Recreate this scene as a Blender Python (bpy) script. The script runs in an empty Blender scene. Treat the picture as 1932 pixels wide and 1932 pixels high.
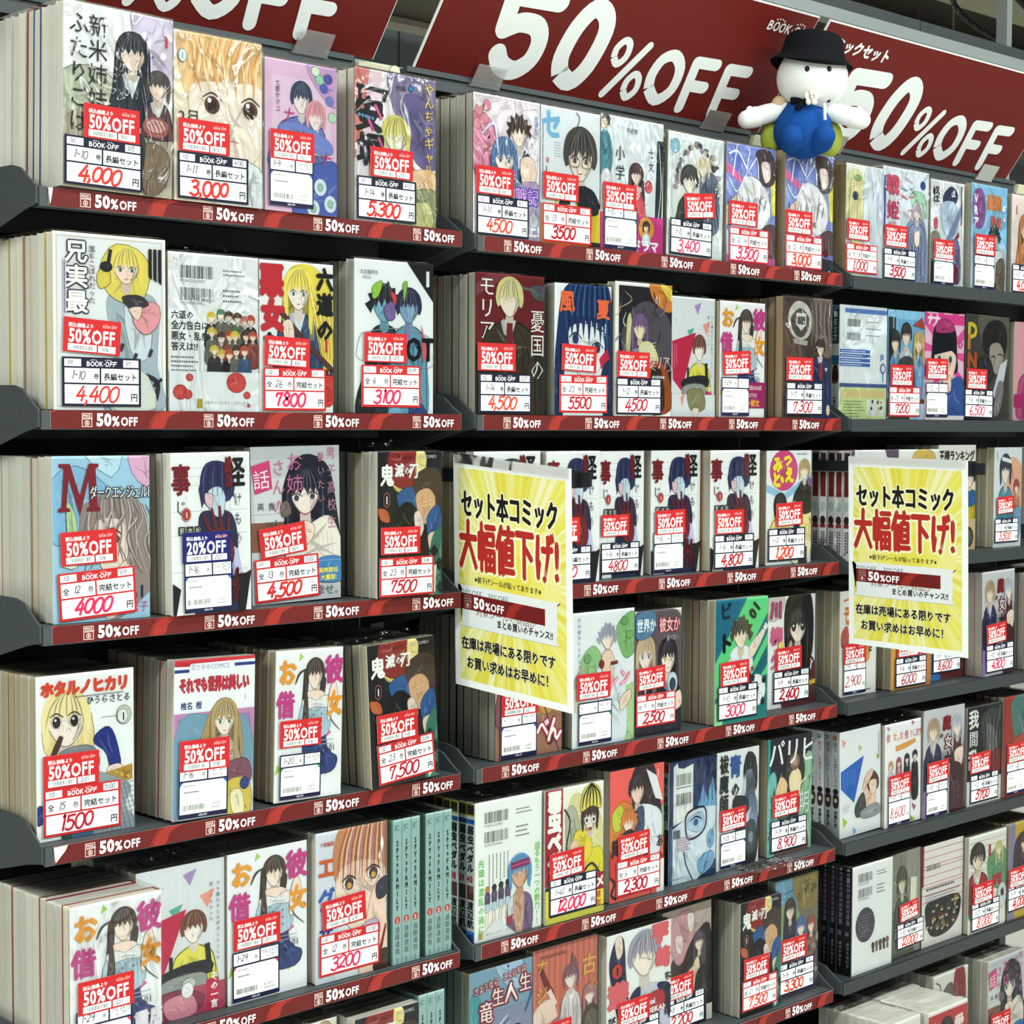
import bpy, math, random
from mathutils import Vector, Matrix
random.seed(7)
SC = bpy.context.scene
COL = SC.collection

# ---------------------------------------------------------------- camera
cd = bpy.data.cameras.new('camera'); cam = bpy.data.objects.new('camera', cd); COL.objects.link(cam)
RI = Vector((0.720532, -0.693409, 0.004279)); UP = Vector((0.030576, 0.037936, 0.998812)); FW = Vector((0.692747, 0.719545, -0.048535))
cam.matrix_world = Matrix(((RI.x, UP.x, -FW.x, 0.0), (RI.y, UP.y, -FW.y, -1.6267), (RI.z, UP.z, -FW.z, -0.0074), (0, 0, 0, 1)))
cd.sensor_width = 36.0; cd.lens = 3331.02 / 1932 * 36.0
cd.clip_start = 0.05; cd.clip_end = 60
SC.camera = cam

# ---------------------------------------------------------------- world, exposure
SC.view_settings.view_transform = 'Standard'; SC.view_settings.look = 'None'
SC.view_settings.exposure = 0.0; SC.view_settings.gamma = 1.0; SC.view_settings.use_curve_mapping = False
W = bpy.data.worlds.new('world'); SC.world = W; W.use_nodes = True
W.node_tree.nodes['Background'].inputs[0].default_value = (0.80, 0.92, 1.0, 1)
W.node_tree.nodes['Background'].inputs[1].default_value = 0.55

# ---------------------------------------------------------------- ceiling tube lights of the shop (rows of fluorescent battens), with fill lights added at the back
def tube_or_fill_light(x, y, z, ln, power):
    l = bpy.data.lights.new('ceiling_tube_or_fill', 'AREA'); l.shape = 'RECTANGLE'; l.size = ln; l.size_y = 0.12
    l.energy = power; l.color = (0.90, 1.0, 0.97)
    o = bpy.data.objects.new('ceiling_tube_or_fill', l); o.location = (x, y, z); COL.objects.link(o)
    return o
for (x, y, z, ln, pw) in ((0.3, -1.15, 1.60, 2.4, 34), (2.9, -1.15, 1.60, 2.4, 44), (-0.6, -2.8, 1.60, 2.4, 90), (2.4, -2.8, 1.60, 2.4, 105),
                          (-2.6, -1.3, 1.60, 2.4, 84), (-1.6, -0.2, 1.60, 2.4, 50), (0.6, -4.4, 1.60, 2.4, 80), (5.2, 2.9, 1.75, 2.4, 90), (8.2, 5.0, 1.75, 2.4, 90), (3.0, 5.5, 1.75, 2.4, 90), (6.0, -2.8, 1.60, 2.4, 80)):  # the three at the back are added to bounce light onto the ceiling
    tube_or_fill_light(x, y, z, ln, pw)

# ---------------------------------------------------------------- helpers
def s2l(c):
    c = c / 255.0
    return c / 12.92 if c <= 0.04045 else ((c + 0.055) / 1.055) ** 2.4
def rgb(h):
    return (s2l(int(h[0:2], 16)), s2l(int(h[2:4], 16)), s2l(int(h[4:6], 16)), 1.0)
def mat(name, hexc, rough=0.6, metal=0.0, spec=0.4, noise=0.0, nscale=40, bump=0.0):
    m = bpy.data.materials.new(name); m.use_nodes = True; nt = m.node_tree; b = nt.nodes['Principled BSDF']
    b.inputs['Base Color'].default_value = rgb(hexc); b.inputs['Roughness'].default_value = rough
    b.inputs['Metallic'].default_value = metal; b.inputs['Specular IOR Level'].default_value = spec
    if noise or bump:
        tc = nt.nodes.new('ShaderNodeTexCoord'); n = nt.nodes.new('ShaderNodeTexNoise'); n.inputs['Scale'].default_value = nscale
        n.inputs['Detail'].default_value = 5; nt.links.new(tc.outputs['Object'], n.inputs['Vector'])
        if noise:
            mx = nt.nodes.new('ShaderNodeMix'); mx.data_type = 'RGBA'; mx.blend_type = 'MULTIPLY'; mx.inputs[0].default_value = noise
            mx.inputs[6].default_value = rgb(hexc); nt.links.new(n.outputs['Color'], mx.inputs[7]); nt.links.new(mx.outputs[2], b.inputs['Base Color'])
        if bump:
            bp = nt.nodes.new('ShaderNodeBump'); bp.inputs['Strength'].default_value = bump; bp.inputs['Distance'].default_value = 0.002
            nt.links.new(n.outputs['Fac'], bp.inputs['Height']); nt.links.new(bp.outputs['Normal'], b.inputs['Normal'])
    return m
def mat_print(name, rough, coat=0.0):
    m = bpy.data.materials.new(name); m.use_nodes = True; nt = m.node_tree; b = nt.nodes['Principled BSDF']
    a = nt.nodes.new('ShaderNodeAttribute'); a.attribute_name = 'Col'
    nt.links.new(a.outputs['Color'], b.inputs['Base Color']); b.inputs['Roughness'].default_value = rough
    b.inputs['Specular IOR Level'].default_value = 0.22; b.inputs['Coat Weight'].default_value = coat; b.inputs['Coat Roughness'].default_value = 0.15
    return m
PRINT = mat_print('printed_cover_ink', 0.45, 0.05)
LABEL = mat_print('printed_label_ink', 0.6)
BOARD = mat_print('printed_board_ink', 0.5)
def mat_pages(name, hexc, dark):
    m = bpy.data.materials.new(name); m.use_nodes = True; nt = m.node_tree; b = nt.nodes['Principled BSDF']; b.inputs['Roughness'].default_value = 0.9
    b.inputs['Specular IOR Level'].default_value = 0.1
    tc = nt.nodes.new('ShaderNodeTexCoord'); oi = nt.nodes.new('ShaderNodeObjectInfo'); mp = nt.nodes.new('ShaderNodeMapping')
    mp.inputs['Scale'].default_value = (0.3, 16.0, 0.35)      # page lines run along the height, stacked through the thickness
    ad = nt.nodes.new('ShaderNodeVectorMath'); ad.operation = 'ADD'
    nt.links.new(tc.outputs['Object'], ad.inputs[0]); nt.links.new(oi.outputs['Random'], ad.inputs[1])
    n = nt.nodes.new('ShaderNodeTexNoise'); n.inputs['Scale'].default_value = 1.1; n.inputs['Detail'].default_value = 4
    nt.links.new(ad.outputs[0], mp.inputs['Vector']); nt.links.new(mp.outputs['Vector'], n.inputs['Vector'])
    cr = nt.nodes.new('ShaderNodeValToRGB'); cr.color_ramp.elements[0].position = 0.3; cr.color_ramp.elements[1].position = 0.62
    cr.color_ramp.elements[0].color = rgb(dark); cr.color_ramp.elements[1].color = rgb(hexc)
    nt.links.new(n.outputs['Fac'], cr.inputs['Fac'])
    mx = nt.nodes.new('ShaderNodeMix'); mx.data_type = 'RGBA'; mx.blend_type = 'MULTIPLY'; mx.inputs[0].default_value = 1.0
    mr = nt.nodes.new('ShaderNodeMapRange'); mr.inputs['To Min'].default_value = 0.88; mr.inputs['To Max'].default_value = 1.05
    nt.links.new(oi.outputs['Random'], mr.inputs['Value']); nt.links.new(cr.outputs['Color'], mx.inputs[6]); nt.links.new(mr.outputs[0], mx.inputs[7])
    nt.links.new(mx.outputs[2], b.inputs['Base Color']); return m
PAGES = {'cream': mat_pages('page_edges_cream', 'F4EFE0', 'E4DDCB'), 'grey': mat_pages('page_edges_shaded_grey', 'DAD4C4', 'C0B9A6'), 'tan': mat_pages('page_edges_tan', 'D4C8AC', 'B7A98B')}  # grey tone: mostly shade between the bundles, put into the page colour
def mat_film(name, strength, scale, base):
    # thin clear shrink film: mostly clear, glossy where it is creased or seen at a slant
    m = bpy.data.materials.new(name); m.use_nodes = True; nt = m.node_tree; nt.nodes.remove(nt.nodes['Principled BSDF'])
    out = nt.nodes['Material Output']; tr = nt.nodes.new('ShaderNodeBsdfTransparent'); gl = nt.nodes.new('ShaderNodeBsdfGlossy'); mx = nt.nodes.new('ShaderNodeMixShader')
    gl.inputs['Roughness'].default_value = 0.12; lw = nt.nodes.new('ShaderNodeFresnel'); lw.inputs['IOR'].default_value = 1.35
    tc = nt.nodes.new('ShaderNodeTexCoord'); oi = nt.nodes.new('ShaderNodeObjectInfo'); ad = nt.nodes.new('ShaderNodeVectorMath'); ad.operation = 'ADD'
    nt.links.new(tc.outputs['Object'], ad.inputs[0]); nt.links.new(oi.outputs['Random'], ad.inputs[1])
    mp = nt.nodes.new('ShaderNodeMapping'); mp.inputs['Scale'].default_value = (1.7, 1, 0.8); mp.inputs['Rotation'].default_value = (0, 0.9, 0)
    nt.links.new(ad.outputs[0], mp.inputs['Vector'])
    n = nt.nodes.new('ShaderNodeTexNoise'); n.inputs['Scale'].default_value = scale; n.inputs['Detail'].default_value = 2; n.inputs['Distortion'].default_value = 1.2
    nt.links.new(mp.outputs['Vector'], n.inputs['Vector'])
    bp = nt.nodes.new('ShaderNodeBump'); bp.inputs['Strength'].default_value = strength; bp.inputs['Distance'].default_value = 0.02
    nt.links.new(n.outputs['Fac'], bp.inputs['Height']); nt.links.new(bp.outputs['Normal'], gl.inputs['Normal']); nt.links.new(bp.outputs['Normal'], lw.inputs['Normal'])
    ma = nt.nodes.new('ShaderNodeMath'); ma.operation = 'ADD'; ma.use_clamp = True; ma.inputs[1].default_value = base
    nt.links.new(lw.outputs[0], ma.inputs[0])
    nt.links.new(ma.outputs[0], mx.inputs[0]); nt.links.new(tr.outputs[0], mx.inputs[1]); nt.links.new(gl.outputs[0], mx.inputs[2]); nt.links.new(mx.outputs[0], out.inputs[0])
    return m
FILM = mat_film('tight_shrink_film', 0.12, 9, 0.0)
FILMC = mat_film('creased_shrink_film', 0.65, 14, 0.02)
FLAPM = mat_film('crumpled_film', 0.9, 30, 0.10)
M = {
 'steel_dark': mat('charcoal_powder_coat', '4B5052', 0.55, 0.2, noise=0.25, nscale=90),
 'steel_grey': mat('grey_powder_coat', '3C4143', 0.5, 0.2, noise=0.2, nscale=90),
 'steel_black': mat('black_back_panel', '0E0F10', 0.8),
 'steel_light': mat('light_grey_rail', '9EA4A2', 0.5, 0.3),
 'beige': mat('beige_plastic', 'D6D2B4', 0.5),
 'acrylic': None,
 'black_plastic': mat('black_plastic', '15181C', 0.4),
 'paper': mat('white_paper', 'F1F3F2', 0.7),
 'concrete': mat('bare_concrete', '6E6B5E', 0.95, noise=0.8, nscale=3.0, bump=0.8),
 'ceil': mat('dark_ceiling_deck', '6A675A', 0.95, noise=0.8, nscale=2.2),
 'beam': mat('ceiling_beam_paint', 'B8B49E', 0.8, noise=0.5, nscale=3),
 'pipe': mat('galvanised_pipe', '777A70', 0.5, 0.5),
 'floor': mat('floor_tiles', 'D2CEC2', 0.5, noise=0.2, nscale=2),
 'wall': mat('painted_wall', 'C9C8BE', 0.9),
 'plush_white': mat('white_plush', 'F4F4F2', 1.0, spec=0.1, bump=0.6, nscale=900),
 'plush_blue': mat('blue_plush', '1B4C94', 1.0, spec=0.1, bump=0.6, nscale=900),
 'plush_black': mat('black_felt', '17181B', 1.0, spec=0.1, bump=0.5, nscale=700),
 'plush_green': mat('yellow_green_cloth', '9AA23A', 0.9),
 'plush_tan': mat('tan_strap', 'C9AE8C', 0.9),
 'eye': mat('black_stitching', '0B0B0C', 0.6),
 'flower': mat('pale_felt_flower', 'EADFD2', 0.9),
}
_a = mat('clear_acrylic', 'FFFFFF', 0.05); _b = _a.node_tree.nodes['Principled BSDF']; _b.inputs['Transmission Weight'].default_value = 1.0; _b.inputs['IOR'].default_value = 1.2
M['acrylic'] = mat_film('clear_acrylic_plate', 0.05, 4, 0.04)
_n = M['acrylic'].node_tree; _d = _n.nodes.new('ShaderNodeBsdfDiffuse'); _d.inputs[0].default_value = (.9, .9, .9, 1); _m2 = _n.nodes.new('ShaderNodeMixShader'); _m2.inputs[0].default_value = .17
_o = _n.nodes['Material Output']; _src = _o.inputs[0].links[0].from_socket; _n.links.new(_src, _m2.inputs[1]); _n.links.new(_d.outputs[0], _m2.inputs[2]); _n.links.new(_m2.outputs[0], _o.inputs[0])
def lamp_mat(name, col, e):
    m = bpy.data.materials.new(name); m.use_nodes = True; b = m.node_tree.nodes['Principled BSDF']
    b.inputs['Emission Color'].default_value = col; b.inputs['Emission Strength'].default_value = e; return m
M['lamp'] = lamp_mat('lit_tube', (0.93, 1, 1, 1), 3.0)

COVER_HEX = {'w': 'EDEFEE', 'k': '2A2A2C', 'r': 'A8322E', 'b': '35589A', 'y': 'D9B94E', 'g': '86A79E', 't': 'C98F62', 'p': 'C9A5B8', 'n': '7E7C76'}
COVM = {k: mat('book_jacket_' + k, v, 0.4) for k, v in COVER_HEX.items()}
for k, n in (('w', 'white'), ('k', 'black'), ('r', 'red'), ('b', 'blue'), ('y', 'yellow'), ('g', 'grey_green'), ('t', 'tan'), ('p', 'pink'), ('n', 'grey')): COVM[k].name = 'book_jacket_' + n

def link(name, me, parent=None):
    o = bpy.data.objects.new(name, me); COL.objects.link(o)
    if parent is not None: o.parent = parent
    return o
def tag(o, label=None, cat=None, group=None, kind=None):
    if label: o['label'] = label
    if cat: o['category'] = cat
    if group: o['group'] = group
    if kind: o['kind'] = kind
    return o
def empty(name, loc=(0, 0, 0), parent=None):
    o = link(name, None, parent); o.location = loc; o.empty_display_size = 0.02; return o

class MB:
    """collects solid shapes into one mesh"""
    def __init__(s): s.v = []; s.f = []; s.m = []; s.cur = 0
    def box(s, x0, x1, y0, y1, z0, z1):
        n = len(s.v); s.v += [(x0, y0, z0), (x1, y0, z0), (x1, y1, z0), (x0, y1, z0), (x0, y0, z1), (x1, y0, z1), (x1, y1, z1), (x0, y1, z1)]
        for q in ((0, 3, 2, 1), (4, 5, 6, 7), (0, 1, 5, 4), (1, 2, 6, 5), (2, 3, 7, 6), (3, 0, 4, 7)): s.f.append(tuple(n + i for i in q)); s.m.append(s.cur)
    def prism(s, pts, ax, a, b):
        """extrude a 2D outline along axis ax ('x','y','z') from a to b"""
        n = len(s.v); k = len(pts)
        for t in (a, b):
            for (p, q) in pts:
                s.v.append({'x': (t, p, q), 'y': (p, t, q), 'z': (p, q, t)}[ax])
        s.f.append(tuple(n + i for i in range(k))[::-1]); s.m.append(s.cur)
        s.f.append(tuple(n + k + i for i in range(k))); s.m.append(s.cur)
        for i in range(k):
            j = (i + 1) % k; s.f.append((n + i, n + j, n + k + j, n + k + i)); s.m.append(s.cur)
    def tube(s, p0, p1, r, seg=10, r1=None):
        p0 = Vector(p0); p1 = Vector(p1); r1 = r if r1 is None else r1
        d = (p1 - p0).normalized(); u = d.orthogonal().normalized(); w = d.cross(u); n = len(s.v)
        for (p, rr) in ((p0, r), (p1, r1)):
            for i in range(seg):
                a = 2 * math.pi * i / seg; s.v.append(tuple(p + (u * math.cos(a) + w * math.sin(a)) * rr))
        for i in range(seg):
            j = (i + 1) % seg; s.f.append((n + i, n + j, n + seg + j, n + seg + i)); s.m.append(s.cur)
        s.f.append(tuple(n + i for i in range(seg))[::-1]); s.m.append(s.cur); s.f.append(tuple(n + seg + i for i in range(seg))); s.m.append(s.cur)
    def ball(s, c, rx, ry, rz, nu=20, nv=12, fn=None):
        n = len(s.v)
        for j in range(nv + 1):
            th = math.pi * j / nv
            for i in range(nu):
                ph = 2 * math.pi * i / nu; p = (math.sin(th) * math.cos(ph), math.sin(th) * math.sin(ph), math.cos(th))
                if fn: p = fn(p)
                s.v.append((c[0] + rx * p[0], c[1] + ry * p[1], c[2] + rz * p[2]))
        for j in range(nv):
            for i in range(nu):
                k = (i + 1) % nu; s.f.append((n + j * nu + i, n + (j + 1) * nu + i, n + (j + 1) * nu + k, n + j * nu + k)); s.m.append(s.cur)
    def mesh(s, name, mats, smooth=False):
        me = bpy.data.meshes.new(name); me.from_pydata(s.v, [], s.f)
        for mm in (mats if isinstance(mats, (list, tuple)) else [mats]): me.materials.append(mm)
        me.polygons.foreach_set('material_index', s.m)
        if smooth: me.polygons.foreach_set('use_smooth', [True] * len(s.f))
        me.validate(); me.update(); return me
    def build(s, name, mats, parent=None, smooth=False): return link(name, s.mesh(name, mats, smooth), parent)

# ---------------------------------------------------------------- glyphs (Blender's own font, filled outlines)
_G = {}
_dg = None
def glyph(ch, bold):
    k = (ch, bold)
    if k in _G: return _G[k]
    c = bpy.data.curves.new('g', 'FONT'); c.body = ch; c.resolution_u = 1 if ord(ch) > 0x2e00 else 2; c.offset = bold
    o = bpy.data.objects.new('g', c); COL.objects.link(o)
    me = bpy.data.meshes.new_from_object(o.evaluated_get(bpy.context.evaluated_depsgraph_get()))
    vs = [(v.co.x, v.co.y) for v in me.vertices]; fs = [tuple(p.vertices) for p in me.polygons]
    if vs: x0 = min(v[0] for v in vs); x1 = max(v[0] for v in vs)
    else: x0 = 0; x1 = 0.25
    adv = 1.0 if ord(ch) > 0x2e00 else (x1 + 0.06 if vs else 0.28)
    bpy.data.objects.remove(o); bpy.data.curves.remove(c); bpy.data.meshes.remove(me)
    _G[k] = (vs, fs, adv, x0); return _G[k]

def clip_poly(pts, x0, y0, x1, y1):
    for (ax, lim, sg) in ((0, x0, 1), (0, x1, -1), (1, y0, 1), (1, y1, -1)):
        if not pts: return pts
        ins = [(p[ax] - lim) * sg >= 0 for p in pts]
        if all(ins): continue
        out = []
        for i, p in enumerate(pts):
            q = pts[i - 1]; pi = ins[i]; qi = ins[i - 1]
            if pi != qi:
                t = (lim - q[ax]) / (p[ax] - q[ax]); out.append((q[0] + t * (p[0] - q[0]), q[1] + t * (p[1] - q[1])))
            if pi: out.append(p)
        pts = out
    return pts
def smooth_closed(pts, n=5):
    out = []; k = len(pts)
    for i in range(k):
        p0, p1, p2, p3 = pts[i - 1], pts[i], pts[(i + 1) % k], pts[(i + 2) % k]
        for j in range(n):
            t = j / n; t2 = t * t; t3 = t2 * t
            out.append(tuple(0.5 * (2 * p1[a] + (p2[a] - p0[a]) * t + (2 * p0[a] - 5 * p1[a] + 4 * p2[a] - p3[a]) * t2 + (3 * p1[a] - p0[a] - 3 * p2[a] + p3[a]) * t3) for a in (0, 1)))
    return out
def smooth_open(pts, n=5):
    if len(pts) < 3: return pts
    out = []; k = len(pts)
    for i in range(k - 1):
        p1, p2 = pts[i], pts[i + 1]; p0 = pts[i - 1] if i else p1; p3 = pts[i + 2] if i + 2 < k else p2
        for j in range(n):
            t = j / n; t2 = t * t; t3 = t2 * t
            out.append(tuple(0.5 * (2 * p1[a] + (p2[a] - p0[a]) * t + (2 * p0[a] - 5 * p1[a] + 4 * p2[a] - p3[a]) * t2 + (3 * p1[a] - p0[a] - 3 * p2[a] + p3[a]) * t3) for a in (0, 1)))
    out.append(pts[-1]); return out

# stroke shapes of numerals / letters for hand lettering and rounded sign lettering: (x right, y down) in a 1-high box
ST = {
 '0': [[(.3, 0), (.08, .2), (.02, .55), (.12, .9), (.3, 1), (.48, .85), (.56, .5), (.5, .15), (.3, 0)]],
 '1': [[(.2, .12), (.3, 0), (.27, .5), (.24, 1)]],
 '2': [[(.05, .2), (.25, 0), (.5, .12), (.48, .4), (.25, .7), (.02, .98)], [(.02, .98), (.3, .93), (.55, 1)]],
 '3': [[(.08, .1), (.3, 0), (.5, .14), (.42, .38), (.22, .46)], [(.22, .46), (.5, .55), (.52, .85), (.28, 1), (.02, .88)]],
 '4': [[(.34, 0), (.14, .42), (.02, .68)], [(.02, .68), (.6, .64)], [(.42, .3), (.4, 1)]],
 '5': [[(.14, .03), (.1, .42)], [(.1, .42), (.32, .34), (.52, .56), (.42, .9), (.18, 1), (.02, .9)], [(.12, .04), (.54, 0)]],
 '6': [[(.42, 0), (.14, .35), (.04, .72), (.18, .98), (.42, .95), (.5, .72), (.34, .52), (.1, .65)]],
 '7': [[(.04, .3), (.06, .08)], [(.06, .08), (.52, .04)], [(.52, .04), (.34, .5), (.26, 1)]],
 '8': [[(.46, .12), (.25, .02), (.1, .2), (.3, .45), (.52, .75), (.32, 1), (.06, .8), (.28, .48), (.5, .25), (.46, .12)]],
 '9': [[(.5, .18), (.26, 0), (.06, .2), (.14, .46), (.36, .46), (.5, .18)], [(.5, .18), (.46, .6), (.34, 1)]],
 ',': [[(.08, .9), (.12, 1.0), (.04, 1.16)]],
 '/': [[(.4, 0), (.02, 1)]],
 '~': [[(.0, .5), (.12, .4), (.26, .56), (.4, .46)]],
 '%': [[(.2, .02), (.04, .12), (.04, .34), (.17, .42), (.3, .32), (.32, .12), (.2, .02)], [(.72, .0), (.1, 1)], [(.62, .58), (.47, .68), (.47, .9), (.6, .99), (.74, .88), (.75, .68), (.62, .58)]],
 'O': [[(.36, 0), (.1, .18), (.02, .55), (.14, .9), (.36, 1), (.6, .86), (.7, .5), (.6, .14), (.36, 0)]],
 'F': [[(.12, 0), (.04, 1)], [(.12, 0), (.58, .04)], [(.09, .46), (.5, .48)]],
 'B': [[(.08, 0), (.06, 1)], [(.08, 0), (.44, .1), (.4, .4), (.1, .46)], [(.1, .46), (.54, .6), (.5, .92), (.06, 1)]],
 'K': [[(.06, 0), (.06, 1)], [(.52, 0), (.1, .55)], [(.2, .45), (.56, 1)]],
}
ST['S5'] = [[(.12, .05), (.06, .46)], [(.06, .46), (.3, .36), (.56, .52), (.56, .82), (.34, 1), (.1, .95), (.0, .82)], [(.12, .05), (.62, .05)]]
ADV = {'1': .42, ',': .26, '/': .46, '~': .5, '%': .86, 'O': .82, 'F': .66, 'B': .68, 'K': .68}

class Art:
    """flat print: coloured outlines stacked a hair apart; drawn in units, x right, y down"""
    def __init__(s, w=100.0, h=150.0, bg='FFFFFF'):
        s.w = w; s.h = h; s.P = []; s.k = 0; s.ink = False
        if bg: s.r(0, 0, w, h, bg)
    def add(s, pts, c, same=False):
        if not same: s.k += 1
        q = clip_poly(list(pts), 0, 0, s.w, s.h)
        if len(q) >= 3: s.P.append((q, c, s.k))
    def p(s, pts, c): s.add(pts, c)
    def b(s, pts, c, n=5): q = smooth_closed(pts, n); s.add(q, c); s.inked(q, c)
    def inked(s, q, c):
        """drawn line round a painted patch and a few brush marks of its own tones inside it"""
        if not s.ink: return
        xs = [p[0] for p in q]; ys = [p[1] for p in q]; d = max(max(xs) - min(xs), max(ys) - min(ys))
        if d < 5: return
        r = random.Random(int(xs[0] * 31 + ys[0] * 17 + d)); cx = sum(xs) / len(xs); cy = sum(ys) / len(ys); big = d > 75
        for i in range(3 if d < 16 else (7 if d < 50 else 11)):
            a = q[r.randrange(len(q))]; b_ = q[r.randrange(len(q))]; u = r.uniform(.35, .86); v = r.uniform(.35, .86); A = (cx + (a[0] - cx) * u, cy + (a[1] - cy) * u); B = (cx + (b_[0] - cx) * v, cy + (b_[1] - cy) * v)
            m_ = ((A[0] + B[0]) / 2 + (cx - (A[0] + B[0]) / 2) * .35, (A[1] + B[1]) / 2 + (cy - (A[1] + B[1]) / 2) * .35)
            s.l([A, m_, B], min(4.2, max(.7, d * r.uniform(.025, .07))), shade(c, r.choice((.86, .93, 1.12, 1.22, .8))), .9, n=3)
        s.l(q[::2] + [q[0]], .55 if not big else .35, shade(c, .42 if not big else .75), .3, n=1)
    def r(s, x0, y0, x1, y1, c, rot=0, same=False):
        pts = [(x0, y0), (x1, y0), (x1, y1), (x0, y1)]
        if rot:
            cx = (x0 + x1) / 2; cy = (y0 + y1) / 2; a = math.radians(rot); ca = math.cos(a); sa = math.sin(a)
            pts = [(cx + (x - cx) * ca - (y - cy) * sa, cy + (x - cx) * sa + (y - cy) * ca) for x, y in pts]
        s.add(pts, c, same)
    def e(s, cx, cy, rx, ry, c, rot=0, n=20, same=False):
        a = math.radians(rot); ca = math.cos(a); sa = math.sin(a)
        q = [(cx + rx * math.cos(t) * ca - ry * math.sin(t) * sa, cy + rx * math.cos(t) * sa + ry * math.sin(t) * ca) for t in (2 * math.pi * i / n for i in range(n))]; s.add(q, c, same)
        if s.ink and not same and min(rx, ry) > 3: s.inked(q, c)
    def l(s, pts, w, c, taper=0.0, n=5, same=False, cap=False):
        """brush stroke through points"""
        q = smooth_open(pts, n); k = len(q)
        if k < 2: return
        L = []; R = []
        for i, p in enumerate(q):
            a = q[max(0, i - 1)]; b = q[min(k - 1, i + 1)]; dx = b[0] - a[0]; dy = b[1] - a[1]; d = math.hypot(dx, dy) or 1
            t = i / (k - 1); ww = w * 0.5 * (1 - taper * abs(2 * t - 1) ** 1.5); nx = -dy / d * ww; ny = dx / d * ww
            L.append((p[0] + nx, p[1] + ny)); R.append((p[0] - nx, p[1] - ny))
        s.k += .3 if same else 1
        for i in range(k - 1): s.add([L[i], L[i + 1], R[i + 1], R[i]], c, True)
        if cap and math.hypot(q[0][0] - q[-1][0], q[0][1] - q[-1][1]) > w * .1:
            for (p, o, sg) in ((q[0], q[1], -1), (q[-1], q[-2], -1)):
                an = math.atan2(p[1] - o[1], p[0] - o[0]); s.add([(p[0] + w / 2 * math.cos(an + u), p[1] + w / 2 * math.sin(an + u)) for u in (math.pi * (j / 8 - .5) for j in range(9))], c, True)
    def t(s, txt, x, y, size, c, vert=False, sx=1.0, bold=0.0, edge=None, ew=0.05, rot=0, sp=1.0, shear=0.0):
        """x, y = left end of the baseline (or top centre when vertical)"""
        if edge: s.t(txt, x, y, size, edge, vert, sx, bold + ew, None, 0, rot, sp, shear)
        lim = .05 if all(c in '0123456789%OFC ' for c in txt) else 0.0
        if bold > lim:          # heavier lettering: the same glyphs laid down again, nudged all round
            d = (bold - lim) * size; s.t(txt, x, y, size, c, vert, sx, lim, None, 0, rot, sp, shear)
            N = 2 if bold <= .02 else (4 if bold <= .06 else 8)
            for q in range(N):
                an = math.pi * 2 * q / N + (.0 if N == 2 else .4); s.k -= .8; s.t(txt, x + d * math.cos(an), y + d * math.sin(an), size, c, vert, sx, lim, None, 0, rot, sp, shear)
            return
        s.k += 1; px = 0.0; py = 0.0; a = math.radians(rot); ca = math.cos(a); sa = math.sin(a)
        for ch in txt:
            if ch == '\u3000' or ch == ' ':
                if vert: py += size * 0.6
                else: px += size * 0.5 * sx
                continue
            vs, fs, adv, x0 = glyph(ch, bold)
            if vert:
                ox = -0.5 * adv * size * sx; oy = py + size * 0.86
                if ch == 'ー': ox += 0; oy += 0
            else: ox = px; oy = 0
            if vert and ch == 'ー':
                P = [(0.5 * size * sx * 0 + (-(v[1] - 0.38)) * size * sx, py + v[0] * size) for v in vs]
            else: P = [(ox + v[0] * size * sx + v[1] * size * shear, oy - v[1] * size) for v in vs]
            P = [(x + u * ca - w * sa, y + u * sa + w * ca) for u, w in P]
            for f in fs: s.add([P[i] for i in f], c, True)
            if vert: py += size * sp
            else: px += adv * size * sx * sp
        return px
    def hand(s, txt, x, y, h, c, w=None, slant=0.18, sx=1.0, rnd=None, cap=False, sp=1.0, n=4, taper=0.35):
        """lettering drawn with strokes; x, y = top left"""
        s.k += 1; px = x; w = w or h * 0.13
        for ch in txt:
            if ch == ' ': px += 0.35 * h * sx; continue
            j = (rnd.uniform(-.04, .04) * h if rnd else 0); hh = h * (rnd.uniform(.92, 1.06) if rnd else 1)
            for stt in ST[ch]:
                s.l([(px + (q[0] + (1 - q[1]) * slant) * hh * sx, y + j + q[1] * hh) for q in stt], w, c, taper=0 if cap else taper, n=n, same=True, cap=cap)
            px += ADV.get('5' if ch == 'S5' else ch, .66) * hh * sx * sp
        return px
    def mesh(s, name, W, H, O, U, V, N, matl=None, dz=0.00002, back=0.0, base=0.0):
        """place the print: O = corner of the drawing, U across, V down, N towards the reader"""
        O = Vector(O); U = Vector(U); V = Vector(V); N = Vector(N); kx = W / s.w; ky = H / s.h
        vs = []; fs = []; cols = []; flip = U.cross(V).dot(N) > 0
        for (pts, c, k) in s.P:
            n = len(vs)
            for (x, y) in pts: vs.append(O + U * (x * kx) + V * (y * ky) + N * (base + k * dz))
            f = list(range(n, n + len(pts)))
            ar = sum(pts[i - 1][0] * pts[i][1] - pts[i][0] * pts[i - 1][1] for i in range(len(pts)))
            if (ar > 0) != flip: f.reverse()
            fs.append(f); cc = rgb(c); cols += cc * len(pts)
        if back:   # body of the label / board behind its print
            n = len(vs)
            for d in (base, base - back):
                for (x, y) in ((0, 0), (s.w, 0), (s.w, s.h), (0, s.h)): vs.append(O + U * (x * kx) + V * (y * ky) + N * d)
            for q in ((0, 1, 2, 3), (7, 6, 5, 4), (0, 4, 5, 1), (1, 5, 6, 2), (2, 6, 7, 3), (3, 7, 4, 0)):
                fs.append([n + i for i in q]); cols += rgb('E8E8E4') * 4
        me = bpy.data.meshes.new(name); me.from_pydata(vs, [], fs); me.materials.append(matl or PRINT)
        at = me.color_attributes.new('Col', 'FLOAT_COLOR', 'CORNER'); at.data.foreach_set('color', cols)
        return me

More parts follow.
